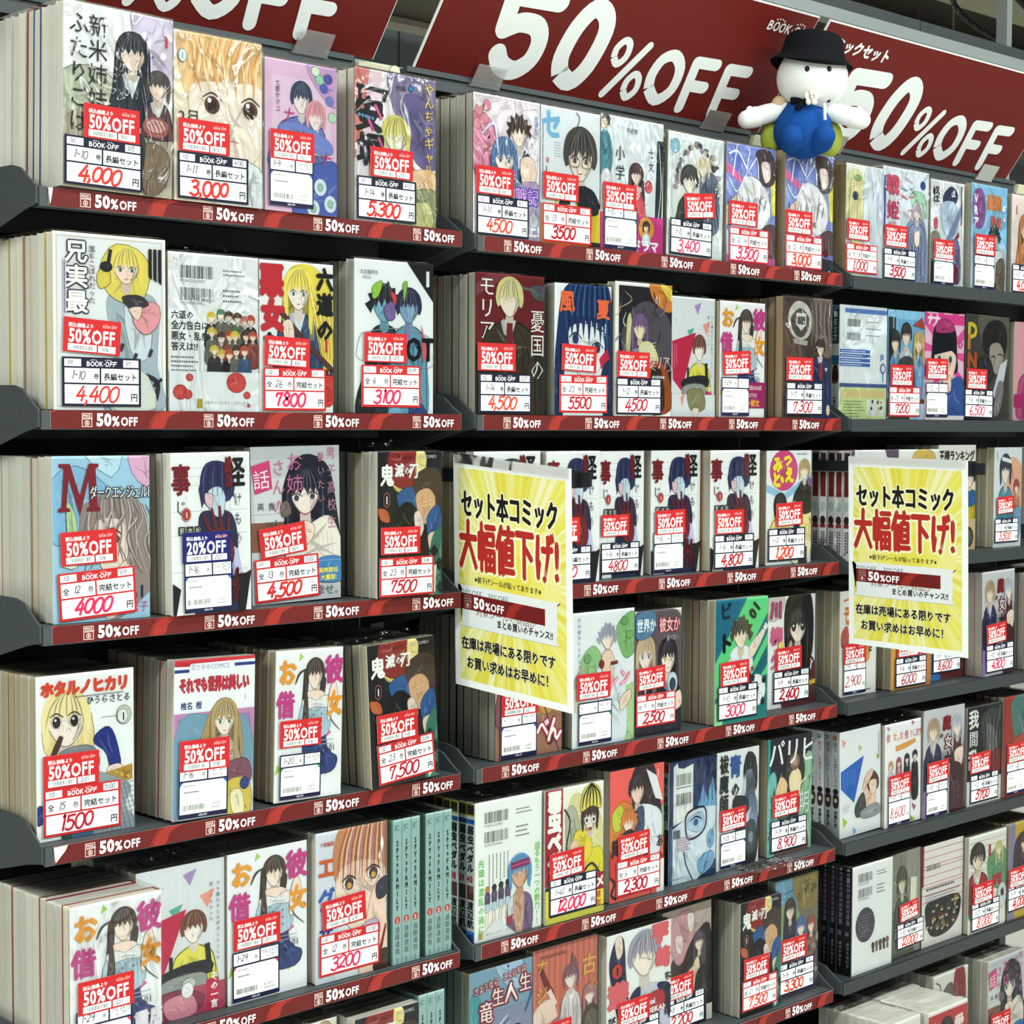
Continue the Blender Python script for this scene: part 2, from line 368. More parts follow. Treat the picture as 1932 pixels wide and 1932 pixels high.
def shade(h, k):
    c = [int(h[i:i + 2], 16) for i in (0, 2, 4)]
    c = [max(0, min(255, int(v * k))) if k <= 1 else max(0, min(255, int(v + (255 - v) * (k - 1)))) for v in c]
    return '%02X%02X%02X' % tuple(c)
def fig(a, cx, cy, r, hair, skin, cloth, style='short', yb=150, sh=2.1, eyes=None, rnd=None, lean=0.0, collar=None, strands=13):
    """a plain painted figure: hair, face, neck and clothes as flat patches"""
    rnd = rnd or random.Random(int(cx * 7 + cy * 13 + r * 31))
    X = lambda x: cx + x * r; Y = lambda y: cy + y * r
    dk = shade(hair, .68); lt = shade(hair, 1.28)
    if style in ('long', 'tail'):
        a.b([(X(-1.15), Y(-.5)), (X(-.5), Y(-1.3)), (X(.5), Y(-1.3)), (X(1.15), Y(-.5)), (X(1.3), Y(1.2)), (X(1.45), Y(3.2)), (X(.7), Y(3.8)), (X(-.7), Y(3.8)), (X(-1.4), Y(3.2)), (X(-1.3), Y(1.2))], dk)
    if cloth:
        ys = Y(1.75)
        a.b([(X(-.5), Y(1.35)), (X(.5), Y(1.35)), (X(sh * .8), ys + .15 * r), (X(sh), ys + 1.1 * r), (X(sh * 1.05) + lean * 3, yb + 6), (X(-sh * 1.05) + lean * 3, yb + 6), (X(-sh), ys + 1.1 * r), (X(-sh * .8), ys + .15 * r)], cloth)
        a.p([(X(-sh * .55), ys + 1.3 * r), (X(-sh * .45), ys + 1.2 * r), (X(-sh * .5) + lean * 3, yb + 6), (X(-sh * .62) + lean * 3, yb + 6)], shade(cloth, .75))
        a.p([(X(sh * .5), ys + 1.2 * r), (X(sh * .62), ys + 1.3 * r), (X(sh * .7) + lean * 3, yb + 6), (X(sh * .45) + lean * 3, yb + 6)], shade(cloth, .8))
        for q in (-.9, -.3, .35, .95): a.l([(X(sh * q * .55), ys + .5 * r), (X(sh * q * .8), ys + 1.8 * r), (X(sh * q * .7) + lean * 2, ys + 3.4 * r)], r * .08, shade(cloth, .6), .7, n=3)
        a.l([(X(-.5), Y(1.4)), (X(-sh * .8), ys + .2 * r), (X(-sh), ys + 1.2 * r), (X(-sh * 1.04), yb)], r * .07, shade(cloth, .5), .2, n=3); a.l([(X(.5), Y(1.4)), (X(sh * .8), ys + .2 * r), (X(sh), ys + 1.2 * r), (X(sh * 1.04), yb)], r * .07, shade(cloth, .5), .2, n=3)
        if collar:
            a.p([(X(-.55), Y(1.35)), (X(0), Y(2.9)), (X(.55), Y(1.35))], collar); a.p([(X(-.75), Y(1.45)), (X(-.45), Y(1.25)), (X(-.05), Y(2.5)), (X(-.5), Y(2.2))], shade(collar, .85))
    a.p([(X(-.3), Y(.8)), (X(.3), Y(.8)), (X(.36), Y(1.6)), (X(0), Y(1.95)), (X(-.36), Y(1.6))], shade(skin, .88))
    a.b([(X(-.88), Y(-.3)), (X(-.82), Y(.35)), (X(-.4), Y(.95)), (X(0), Y(1.15)), (X(.4), Y(.95)), (X(.82), Y(.35)), (X(.88), Y(-.3)), (X(.5), Y(-.95)), (X(-.5), Y(-.95))], skin)
    a.l([(X(-.88), Y(-.1)), (X(-.82), Y(.35)), (X(-.4), Y(.95)), (X(0), Y(1.15)), (X(.4), Y(.95)), (X(.82), Y(.35)), (X(.88), Y(-.1))], r * .06, shade(skin, .62), .3, n=3)
    a.b([(X(.3), Y(.9)), (X(.75), Y(.4)), (X(.84), Y(-.2)), (X(.62), Y(.1)), (X(.5), Y(.55))], shade(skin, .93))
    if eyes:
        for sx in (-.4, .4):
            a.e(X(sx), Y(.18), r * .2, r * .15, 'FFFFFF'); a.e(X(sx), Y(.2), r * .12, r * .15, eyes)
            a.l([(X(sx - .25), Y(.1)), (X(sx), Y(-.02)), (X(sx + .25), Y(.12))], r * .07, '2A2226', .5)
        a.l([(X(-.14), Y(.78)), (X(0), Y(.83)), (X(.14), Y(.77))], r * .05, 'B25A55', .5)
        a.l([(X(.02), Y(.42)), (X(.07), Y(.52))], r * .04, shade(skin, .75))
    # fringe
    if style == 'spiky':
        pts = []
        for i in range(15):
            t = math.pi * (1.0 + i / 14.0); rr = 1.12 if i % 2 else 1.42 + rnd.uniform(-.1, .15); pts.append((X(math.cos(t) * rr), Y(math.sin(t) * rr * 1.02 + .1)))
        pts += [(X(1.05), Y(.7)), (X(.8), Y(.1)), (X(.62), Y(.2)), (X(.5), Y(-.25)), (X(.25), Y(.2)), (X(.02), Y(-.3)), (X(-.2), Y(.25)), (X(-.45), Y(-.2)), (X(-.66), Y(.3)), (X(-.8), Y(0)), (X(-1.05), Y(.65))]
        a.p(pts, hair)
    else:
        y2 = {'short': .55, 'bob': 1.3, 'long': 2.6, 'tail': 1.0}[style]
        a.p(smooth_open([(X(-1.02), Y(y2)), (X(-1.2), Y(0)), (X(-1.0), Y(-.85)), (X(-.4), Y(-1.32)), (X(.35), Y(-1.34)), (X(1.0), Y(-.85)), (X(1.2), Y(0)), (X(1.02), Y(y2))], 4)
            + [(X(.8), Y(y2 * .8)), (X(.84), Y(0)), (X(.66), Y(-.25)), (X(.55), Y(.1)), (X(.35), Y(-.3)), (X(.15), Y(.08)), (X(-.08), Y(-.3)), (X(-.3), Y(.1)), (X(-.5), Y(-.25)), (X(-.7), Y(.05)), (X(-.84), Y(0)), (X(-.8), Y(y2 * .8))], hair)
    for i in range(strands):
        t = -1 + 2 * (i + .5) / strands + rnd.uniform(-.08, .08); c = (dk, lt)[i % 2]; ln = rnd.uniform(.0, .3)
        a.l([(X(t * .25 + .1), Y(-1.25)), (X(t * .75), Y(-.85 + abs(t) * .25)), (X(t * 1.02), Y(-.25 + ln + abs(t) * .4))], r * .07, c, .8, n=3)
    if style == 'tail':
        a.b([(X(.95), Y(-.8)), (X(1.4), Y(-.9)), (X(1.6), Y(.2)), (X(1.5), Y(1.6)), (X(1.25), Y(.6)), (X(1.05), Y(-.2))], hair)
    if style == 'long':
        for sx in (-1, 1):
            for q in (.95, 1.1, 1.22): a.l([(X(sx * q), Y(-.2)), (X(sx * (q + .03)), Y(1.2)), (X(sx * (q - .05)), Y(2.9))], r * .07, lt if q == 1.1 else hair, .6, n=3)
def lines(a, x, y, w, n, gap, h, c, rnd=None, vert=False):
    """rows of fine unreadable small print"""
    rnd = rnd or random.Random(int(x * 3 + y * 5)); a.k += 1
    for i in range(n):
        u = 0; L = w * rnd.uniform(.7, 1)
        while u < L:
            k = rnd.uniform(.5, 1.1) * h * 1.3
            if vert: a.r(x - i * gap, y + u, x - i * gap + h, y + u + k, c, same=True)
            else: a.r(x + u, y + i * gap, x + u + k, y + i * gap + h, c, same=True)
            u += k + h * .35
def barcode(a, x, y, w, h, c='2A2A2C', seed=1):
    r = random.Random(seed); u = 0; a.k += 1
    while u < w:
        k = r.choice((.5, .9, 1.4)) * w / 46; a.r(x + u, y, x + min(w, u + k), y + h, c, same=True); u += k + r.choice((.5, .9, 1.2)) * w / 46
def logo(a, x, y, h, c, w=None):
    """shop wordmark: rounded capitals with little dots above the double letters"""
    w = w or h * 7.2; u = w / 7.0; px = x
    for ch in 'BOOK': a.hand(ch, px, y, h, c, w=h * .2, slant=0, sx=u * .82 / h / .68 * (1 if ch != 'O' else .88), sp=1, n=3, taper=0, cap=True); px += u * (.98 if ch != 'O' else 1.02)
    a.e(px + u * .12, y + h * .55, h * .12, h * .12, c, n=8); px += u * .42
    for ch in 'OFF': a.hand(ch, px, y, h, c, w=h * .2, slant=.1, sx=u * .82 / h / .68 * (1 if ch != 'O' else .88), sp=1, n=3, taper=0, cap=True); px += u * (.86 if ch != 'O' else 1.02)
    for ox in (x + u * 1.0, x + u * 4.5):
        for i in range(4): a.e(ox + u * (-.05 + i * .42), y - h * (.24 + .2 * math.sin(math.pi * (i + .5) / 4)), h * .11, h * .13, c, n=8)
    return px
# ---------------------------------------------------------------- stickers (drawn in millimetres)
def textw(txt, bold): return sum(glyph(c, bold)[2] for c in txt)
def fit_text(a, txt, x0, x1, y, capmm, c, bold=0.02):
    size = capmm / 0.69; a.t(txt, x0, y, size, c, sx=(x1 - x0) / (textw(txt, bold) * size), bold=bold)
_D = {}
def discount_mesh(pct, date):
    k = (pct, date)
    if k in _D: return _D[k]
    col = 'BC2124' if pct == '50' else '161A5E'
    a = Art(66, 35, col); rnd = random.Random(hash(date) % 97 if False else sum(map(ord, date)))
    a.t('税込価格より', 5.5, 9.2, 4.9, 'FBEDEC', bold=.022); logo(a, 45, 5.2, 2.5, 'F0A9A4', 16)
    fit_text(a, pct + '%OFF', 6, 60, 24.6, 13.2, 'FFFFFF', 0.03)
    a.r(5.5, 26.3, 38.5, 33.2, 'F4F4F2'); barcode(a, 9, 27.6, 26, 4.4, '303034', 4)
    a.r(40.3, 26.3, 60.5, 33.2, 'F4F4F2'); a.hand(date, 43.5, 27.6, 4.4, '4A4A50', w=.7, rnd=rnd, taper=0, n=2)
    _D[k] = a.mesh('discount_sticker', .066, .035, (0, 0, 0), (1, 0, 0), (0, 0, -1), (0, -1, 0), LABEL, dz=.00001, back=.0002); return _D[k]
PC = {'r': 'CC2C28', 'k': 'CC2850', 'd': 'AE1626', 'o': 'D63F26'}
def price_mesh(kind, code, date, vol, price, pc, seed):
    rnd = random.Random(seed); bc = '14162B' if kind == 'k' else 'BA2023'
    a = Art(92, 50, bc); Wt = 'F3F5F6'
    a.r(3, 2, 22, 9.4, Wt); a.hand(code, 6, 3.2, 4.8, '26262C', w=.75, rnd=rnd, taper=0, n=2)
    a.r(71, 2, 89, 9.4, Wt); a.hand(date, 73, 3.0, 5.0, '26262C', w=.75, rnd=rnd, taper=0, n=2)
    logo(a, 28.5, 4.4, 4.4, 'FFFFFF', 34)
    a.r(3, 11.2, 43, 26, Wt); a.r(45, 11.2, 89, 26, Wt)
    if kind == 'k':
        a.hand(vol, 10 if len(vol) < 5 else 8, 14.3, 8.4, '26262C', w=1.0, rnd=rnd, taper=0, n=3); a.t('巻', 36, 21.8, 6.4, '1A1A20', bold=.025)
        a.t('長編セット', 47.5, 22.6, 8.0, '14141A', bold=.03)
    else:
        a.t('全', 5, 22.4, 7.6, '1A1A20', bold=.025); a.hand(vol, 17, 14.6, 8.0, '26262C', w=1.0, rnd=rnd, taper=0, n=3); a.t('巻', 34, 22.2, 7.4, '1A1A20', bold=.02)
        a.t('完結セット', 47.5, 22.6, 8.0, '14141A', bold=.03)
    a.r(3, 27.8, 89, 47.2, Wt)
    h = 15.5; n = sum(ADV.get(c, .66) for c in price) * h
    a.hand(price, 10 + max(0, (60 - n)) * .35, 29.3, h, PC[pc], w=rnd.uniform(2.3, 3.3), rnd=rnd, taper=.05, cap=True, sx=min(1.15, 62 / n), slant=rnd.uniform(.1, .3), sp=.94)
    a.t('税込', 80, 34, 2.8, '2A2A30'); a.t('円', 79.2, 43.6, 8.8, '14141A', bold=.03)
    return a.mesh('price_sticker', .092, .050, (0, 0, 0), (1, 0, 0), (0, 0, -1), (0, -1, 0), LABEL, dz=.00001, back=.0002)
def small_mesh(vol, price, acc, seed, circ, hand=False, pc='d'):
    rnd = random.Random(seed); a = Art(66, 58, '16193A'); Wt = 'F4F5F3'
    a.r(2, 2, 37.5, 15.5, Wt); a.hand(vol, 5, 4.6, 7.6, '26262C', w=.95, rnd=rnd, taper=0, n=3); a.t('巻', 30.5, 11.8, 4.8, '1A1A20', bold=.02)
    a.r(39.5, 2, 64, 15.5, Wt); a.t('完結・未完', 40.6, 8.2, 4.4, '1A1A20', bold=.01); a.t('セット', 46, 13.9, 4.4, '1A1A20', bold=.01)
    if circ: a.l([(52, 5), (57, 2.6), (62.5, 5), (62, 9.6), (56, 10.4), (52, 7.5), (54, 3.4)], .55, '1A1A20', n=3)
    a.r(2, 17.5, 64, 53, Wt if hand else 'EFEFE6')
    if hand:
        n = sum(ADV.get(c, .66) for c in price) * 17
        a.hand(price, 4, 27, 17, PC[pc], w=2.0, rnd=rnd, taper=.1, sx=min(1, 48 / n), slant=.2, sp=.95); a.t('円', 54.5, 46, 8, '14141A', bold=.02)
    else:
        a.p([(2, 17.5), (6, 17.5), (2, 22)], acc); a.p([(64, 17.5), (59, 17.5), (64, 22.5)], acc)
        lines(a, 7, 21, 16, 1, 3, 1.2, '7A7A80', rnd); lines(a, 7, 28, 20, 1, 3, 1.5, '55555C', rnd)
        barcode(a, 5, 43, 30, 6, '55555A', seed); a.t(price + '円', 44, 46, 4.6, '3A3A40', sx=.8); lines(a, 44, 48, 14, 1, 2, 1.1, '77777C', rnd)
    logo(a, 27, 54.8, 1.6, 'D8DAE6', 11)
    return a.mesh('price_sticker', .066, .058, (0, 0, 0), (1, 0, 0), (0, 0, -1), (0, -1, 0), LABEL, dz=.00001, back=.0002)

# ---------------------------------------------------------------- cover art: plain stand-in pictures of the covers' own colours and layout, with their titles
SK = 'F3DCCB'
def A1(a):
    a.b([(60, 0), (100, 0), (100, 60), (75, 45)], 'D8CBE0'); a.b([(-5, 60), (30, 50), (60, 75), (40, 110), (-5, 100)], 'BFC3AE'); a.b([(0, 95), (50, 80), (100, 100), (100, 155), (0, 155)], 'B9AE9C')
    fig(a, 62, 34, 13, '2A2D38', SK, '2C333E', 'long', yb=86, sh=1.5, collar='E8EDF0'); fig(a, 86, 58, 10, '574B4C', SK, '6B4A50', 'bob', yb=95, sh=1.3, collar='EDEDED')
    a.e(84, 92, 13, 9, 'B96A68'); a.e(84, 91, 10, 6, 'E3B9B4')
    for i in range(5): a.l([(74 + i * 4, 86), (78 + i * 4, 92), (80 + i * 4, 98)], 1, '8E3D42', .5)
    a.b([(72, 108), (96, 112), (94, 140), (74, 150)], '8A7560'); a.b([(60, 100), (74, 104), (70, 134), (58, 130)], '3D3A3E')
    for s, x, y in (('新米姉妹', 30, 8), ('ふたりごはん', 13, 8)): a.t(s, x, y, 19, '23262C', vert=True, sx=.95, sp=1.04)
    a.t('1', 90, 24, 14, 'D8483E', bold=.02)
def A2(a):
    a.r(0, 0, 100, 150, 'F2E6CF'); a.b([(10, -5), (105, -5), (105, 60), (80, 40), (60, 70), (45, 36), (28, 66), (10, 50)], 'EBC58F')
    for i in range(20): a.l([(30 + i * 4, -2), (24 + i * 3.6, 30), (22 + i * 4.4 - (i % 3) * 3, 58 + (i % 4) * 4)], 2.2, ('D79B5A', 'F6DFB4', 'E4B277')[i % 3], .8, n=4)
    a.b([(20, 46), (60, 40), (100, 42), (102, 90), (86, 112), (62, 118), (36, 100), (18, 74)], 'F7E9DC')
    for i in range(8): a.l([(20 + i * 11, 10), (24 + i * 11, 34), (30 + i * 10, 52)], 3, ('E0A968', 'F4D6A2')[i % 2], .8, n=4)
    for x in (42, 86): a.e(x, 62, 8.5, 8, '6B4236'); a.e(x, 63, 5, 6, '3B2320'); a.e(x - 3, 58, 2.2, 2.2, 'FFFFFF'); a.l([(x - 11, 56), (x, 51), (x + 11, 57)], 1.6, '5A3A30', .5)
    a.l([(58, 93), (65, 92), (73, 93)], 1.2, 'C98A7E', .5)
    a.b([(50, 112), (80, 108), (102, 120), (102, 155), (45, 155)], 'DDE0E2'); a.t('2月', 4, 82, 16, '3C3432')
    a.e(9, 22, 5, 6, 'DDE3E6'); a.t('1', 7, 25, 8, '7A93B4'); a.t('FC', 3, 9, 6, 'E7B54A', bold=.02)
def A3(a):
    a.r(0, 0, 100, 150, 'E0BBD6'); a.r(10, 16, 92, 140, 'E7C9DF'); a.b([(58, 0), (100, 0), (100, 40), (74, 26)], 'C99FCB')
    for (x, y, c) in ((82, 22, '5B63B4'), (90, 34, '7C84CB'), (76, 14, '9AD0B0'), (94, 50, 'BFE0C0'), (88, 12, '4F58A6'), (70, 6, 'D9E8C8')): a.e(x, y, 6, 5, c)
    fig(a, 50, 36, 13, '3C4763', 'F4E6E6', '6F83C4', 'short', yb=100, sh=2.6, lean=-3); fig(a, 70, 52, 12, 'E6A0AA', 'F7E4E2', 'E9E4F2', 'bob', yb=84, sh=1.0)
    a.b([(18, 66), (44, 60), (88, 74), (92, 88), (60, 88), (30, 84)], '7E90CF'); a.b([(50, 110), (100, 96), (100, 150), (40, 155)], '5468B5')
    for (x, y) in ((76, 122), (90, 138), (66, 144)): a.e(x, y, 9, 9, 'DCE6F2'); a.e(x, y, 4, 4, 'A6C8B4')
    for (s, x, y) in (('ナ', 24, 60), ('ビ', 20, 82), ('と', 38, 90), ('ナ', 76, 100)): a.t(s, x, y, 17, 'D0467E')
    a.t('七都サマコ', 17, 20, 6.5, '5A4A66', vert=True)
def A4(a):
    a.r(0, 0, 100, 150, 'E9E1E3'); a.b([(40, 0), (100, 0), (100, 80), (60, 60)], '8C7FA0'); a.b([(60, 20), (100, 30), (100, 90), (70, 80)], '6C6390')
    a.p([(0, 0), (18, 0), (10, 60), (0, 90)], 'D8837E'); a.p([(20, 0), (34, 0), (20, 70), (10, 80)], 'F3D8E2')
    fig(a, 50, 62, 15, 'D8CC74', 'EDE6C4', 'C9BE92', 'bob', yb=125, sh=1.8, collar='F0EEDC')
    a.b([(60, 100), (96, 92), (100, 120), (74, 126)], 'EBC9A6'); a.b([(55, 122), (100, 112), (100, 155), (50, 155)], '9DA27C'); a.b([(68, 130), (92, 126), (96, 150), (72, 152)], 'C9C78E')
    a.r(2, 17, 40, 21, '26262A', rot=4); a.r(4, 17, 8, 36, '26262A'); a.r(34, 20, 38, 30, '26262A', rot=14); a.t('安', -1, 58, 36, '26262A', bold=.05); a.t('堀', 2, 92, 34, '26262A', bold=.05)
    for (x, y) in ((24, 34), (14, 46), (28, 66)): a.l([(x, y), (x + 8, y + 14)], 3.4, 'E0569A', .2)
    for i in range(5): a.e(5 + i * 4, 46 + i * .5, 1.7, 1.7, '5B9CC4')
    a.r(4, 112, 8, 130, '26262A', rot=3); a.t('やんちゃギャルの', 91, 4, 13, 'F0C96A', vert=True, bold=.02, sp=1.05); a.e(68, 12, 3.2, 3.2, '3F84C8'); a.t('加藤', 50, 16, 6, '2A2A2E')
def B1(a):
    a.r(0, 0, 100, 150, 'F3F3F1'); a.r(3, 3, 97, 147, 'C9C4B6'); a.r(3.7, 3.7, 96.3, 146.3, 'EEF0F1')
    a.b([(46, 58), (60, 46), (88, 50), (94, 70), (92, 110), (98, 150), (44, 150), (54, 110)], 'AEBEC8'); a.b([(62, 60), (84, 60), (86, 100), (70, 104)], 'D9E2E8')
    a.b([(40, 30), (52, 8), (74, 10), (86, 26), (80, 52), (66, 58), (48, 50)], 'E9D96A'); fig(a, 64, 26, 13, 'F0DE6E', 'F7DFCE', None, 'bob', eyes='4C6A52')
    a.b([(38, 34), (46, 24), (50, 40), (40, 46)], 'E4D05C'); a.l([(50, 12), (47, 30)], 3.4, '2A2A34', .1); a.e(46, 27, 5.5, 4.5, '2A2A34')
    a.b([(72, 58), (92, 56), (94, 72), (82, 84), (70, 74)], 'EBA4AC'); a.b([(60, 52), (76, 50), (84, 58), (68, 62)], '3A3840')
    a.b([(66, 62), (78, 60), (74, 72)], 'F3D8C8')
    for (x, y) in ((58, 92), (70, 100), (84, 96), (60, 116)): a.r(x, y, x + 3, y + 7, '3A3E46', rot=20)
    a.l([(78, 118), (92, 126), (88, 148)], 4, '2E2A38', .1); a.l([(78, 136), (96, 122)], 3, '2E2A38', .1); a.b([(56, 118), (80, 116), (90, 148), (50, 150)], 'D8DCD4')
    a.t('兄実最', 20, 6, 20, '3E3452', vert=True, bold=.09, sp=1.06); a.t('兄実最', 20, 6, 20, 'FBFBF4', vert=True, bold=.03, sp=1.06)
    a.t('落ちこぼれだった', 33.5, 10, 6.2, '3A3438', vert=True)
    for i in range(3):
        x = 84 + i * 4.4; a.p([(x, 9), (x + 3, 9), (x + 3, 36 + i * 2), (x, 33 + i * 2)], '1E1E20')
    a.r(8, 22, 11, 90, 'DFD6E6'); lines(a, 8.8, 24, 60, 1, 1, 1.2, '6A5A78', vert=True)
def backcover(a, bg='E9EBEC', codes='202024'):
    a.r(0, 0, 100, 150, bg); barcode(a, 13, 12, 36, 12, codes, 3); a.t('978425322887', 13, 28, 4.2, '55565A', sx=1.05)
    barcode(a, 13, 33, 36, 12, codes, 8); a.t('192997900454', 13, 49, 4.2, '55565A', sx=1.05)
    lines(a, 60, 14, 26, 2, 4, 1.6, '7A7C80'); lines(a, 60, 33, 20, 3, 5, 1.8, '6A6C70')
def B2(a):
    backcover(a)
    for i, s in enumerate(('六道の', '全力告白に', '悪女・乱奈の', '答えは!?')): a.t(s, 3, 62 + i * 10, 8.6, '1E1E22', bold=.03, sx=.95)
    lines(a, 3, 98, 30, 6, 4.2, 1.8, '6C6C72'); a.t('堂々完結!', 3, 126, 7, 'D2363A', bold=.04, sx=.95)
    r = random.Random(3)
    for i in range(17):
        x = 48 + (i % 6) * 9 + r.uniform(-2, 2); y = 60 + (i // 6) * 17 + r.uniform(-3, 3)
        fig(a, x, y, 4.3, r.choice(('3E7A5C', 'B8503A', 'D9C04E', '3A3030', 'C77A86', '50362C')), SK, r.choice(('3C5A80', '5C7048', '8A4440', '6C6A60', '2A2A30')), r.choice(('short', 'bob', 'spiky')), yb=min(112, y + 24), sh=1.6, strands=3)
    a.r(0, 112, 100, 150, 'E4E6E8')
    for (x, y, q) in ((22, 118, 4), (12, 132, 8), (20, 134, 5), (74, 122, 11), (86, 134, 4), (88, 144, 2)): a.e(x, y, q, q * .9, 'CF4A48')
    a.t('少年チャンピオン・コミックス', 38, 143, 3.6, '5A5A60'); a.r(30, 138, 36, 147, 'A9A03C')
def B3(a):
    a.r(0, 0, 100, 150, 'F3F3F2'); a.b([(40, 8), (70, 2), (100, 30), (100, 100), (70, 110), (80, 60), (60, 30)], 'F0DC5C')
    fig(a, 52, 28, 17, 'F4E26A', 'F8EDE2', '3E5578', 'long', yb=112, sh=1.7, collar='DDE4EC', eyes='5A7884')
    for i in range(10): a.l([(62 + i * 3, 16 + i * 3), (72 + i * 3, 50), (84 + i * 2, 96)], 2, ('E6C83C', 'FBF0A0')[i % 2], .6)
    a.l([(28, 50), (60, 78), (100, 108)], 6, '5A3A38', 0); a.b([(30, 62), (42, 58), (46, 76), (36, 82)], 'F3DCCB')
    a.b([(80, 118), (100, 112), (100, 140), (86, 142)], 'D0403E'); a.e(90, 132, 8, 7, 'C93A3A')
    a.t('悪', 0, 32, 33, 'C8303C', bold=.08, sx=.95); a.t('女', 2, 66, 32, 'C8303C', bold=.08, sx=.95); a.t('た', 4, 90, 22, '1C1C1E', bold=.08)
    a.t('六道の', 88, 4, 24, '1C1C1E', vert=True, bold=.06, sp=1.05); a.t('1', 86, 88, 16, 'D2363A', bold=.05); a.t('中村勇志', 74, 112, 6.6, '1C1C1E', bold=.03)
def B4(a):
    a.r(0, 0, 100, 150, 'EEF1F2'); a.p([(66, 0), (100, 0), (100, 38)], '1D1D20'); a.t('1', 88, 22, 20, 'F4F4F4', bold=.05)
    fig(a, 37, 42, 16, '24262C', '79AFC4', '2A3A44', 'spiky', yb=150, sh=1.4); fig(a, 68, 44, 14, '2F3050', '86A9C4', '6AA0B8', 'short', yb=150, sh=1.6)
    a.b([(22, 26), (34, 20), (30, 34), (22, 38)], '9CCB4C'); a.b([(44, 30), (52, 34), (50, 44)], 'D8484C'); a.b([(60, 22), (66, 20), (62, 40)], '8CC04A'); a.b([(36, 46), (48, 40), (50, 56), (40, 58)], '7E6AA0')
    a.p([(60, 80), (66, 58), (72, 84)], '8A7CB4'); a.p([(84, 60), (92, 90), (86, 100)], 'D8606C'); a.p([(20, 90), (28, 84), (40, 98)], '2A2A2E')
    a.b([(8, 118), (16, 118), (24, 150), (0, 150)], '232428'); a.p([(40, 150), (50, 138), (60, 150)], '7FB0CC'); a.b([(70, 138), (84, 140), (92, 155), (70, 155)], '3A4A80')
    a.l([(8, 72), (50, 66), (96, 74), (99, 92), (94, 104), (50, 100), (6, 98), (3, 84), (8, 72)], .7, '9AA0A6', 0, n=4); a.t('IDOT', 38, 97, 32, '101216', sx=.8, bold=.03)
    a.t('北五個原也', 6, 14, 4.5, '4A4A50'); a.t('FSCA', 10, 19, 4, '6A6A70')
def C1(a):
    a.r(0, 0, 100, 150, 'A9CFE6'); a.b([(0, 20), (30, 10), (60, 40), (20, 80), (-5, 70)], '8DBFE0'); a.b([(78, -5), (105, -5), (105, 30), (84, 20)], 'E6B6D2'); a.b([(30, -5), (70, -5), (60, 20)], 'C6E2F0')
    a.b([(28, 50), (40, 40), (56, 34), (84, 38), (96, 58), (98, 90), (104, 118), (84, 138), (58, 150), (60, 100), (30, 92)], '9C8D8A')
    a.b([(42, 62), (58, 56), (74, 64), (76, 96), (64, 116), (50, 104), (44, 84)], 'F4E0D4'); a.b([(60, 110), (76, 96), (82, 130), (56, 150), (50, 128)], 'EFD9CE')
    r = random.Random(5)
    for i in range(30):
        t = i / 29; x = 34 + 62 * t + r.uniform(-3, 3); y = 52 - 18 * math.sin(t * 3) + r.uniform(-3, 3)
        a.l([(x, y), (x + 10 * (t - .3), y + 16), (x + 8 * math.sin(i), y + 34), (x + 14 * (t - .2), y + 50 + 20 * t)], 1.6, ('7D6C6A', 'BFB2AC', '8C7B79', 'D2C7C0')[i % 4], .6, n=4)
    a.l([(50, 72), (60, 66), (70, 72)], 1.6, '5A4A48', .4); a.e(63, 76, 5, 3.4, '6A5A58')
    a.b([(10, 84), (22, 78), (24, 100), (8, 98)], 'E4EEE6'); a.b([(14, 40), (24, 60), (20, 88), (14, 70)], 'BFD8A8')
    a.p([(6, 7), (17, 7), (27, 36), (36, 7), (46, 7), (46, 10), (43, 11), (45, 46), (48, 47), (48, 50), (34, 50), (34, 47), (37, 46), (36, 20), (27, 54), (16, 20), (13, 46), (17, 47), (17, 50), (5, 50), (5, 47), (8.5, 46), (11, 11), (6, 10)], '8C2330'); a.t('ダークエンジェルⅢ', 37, 38, 13, '2A3440', bold=.07, sx=.58); a.t('ダークエンジェルⅢ', 37, 38, 13, 'F2F5F6', bold=.01, sx=.58)
    a.t('Vol', 76, 131, 7, '2A2E44'); a.t('1', 87, 131, 16, '2A2E44', bold=.02); a.t('宏子', 78, 143, 10, 'C0608C')
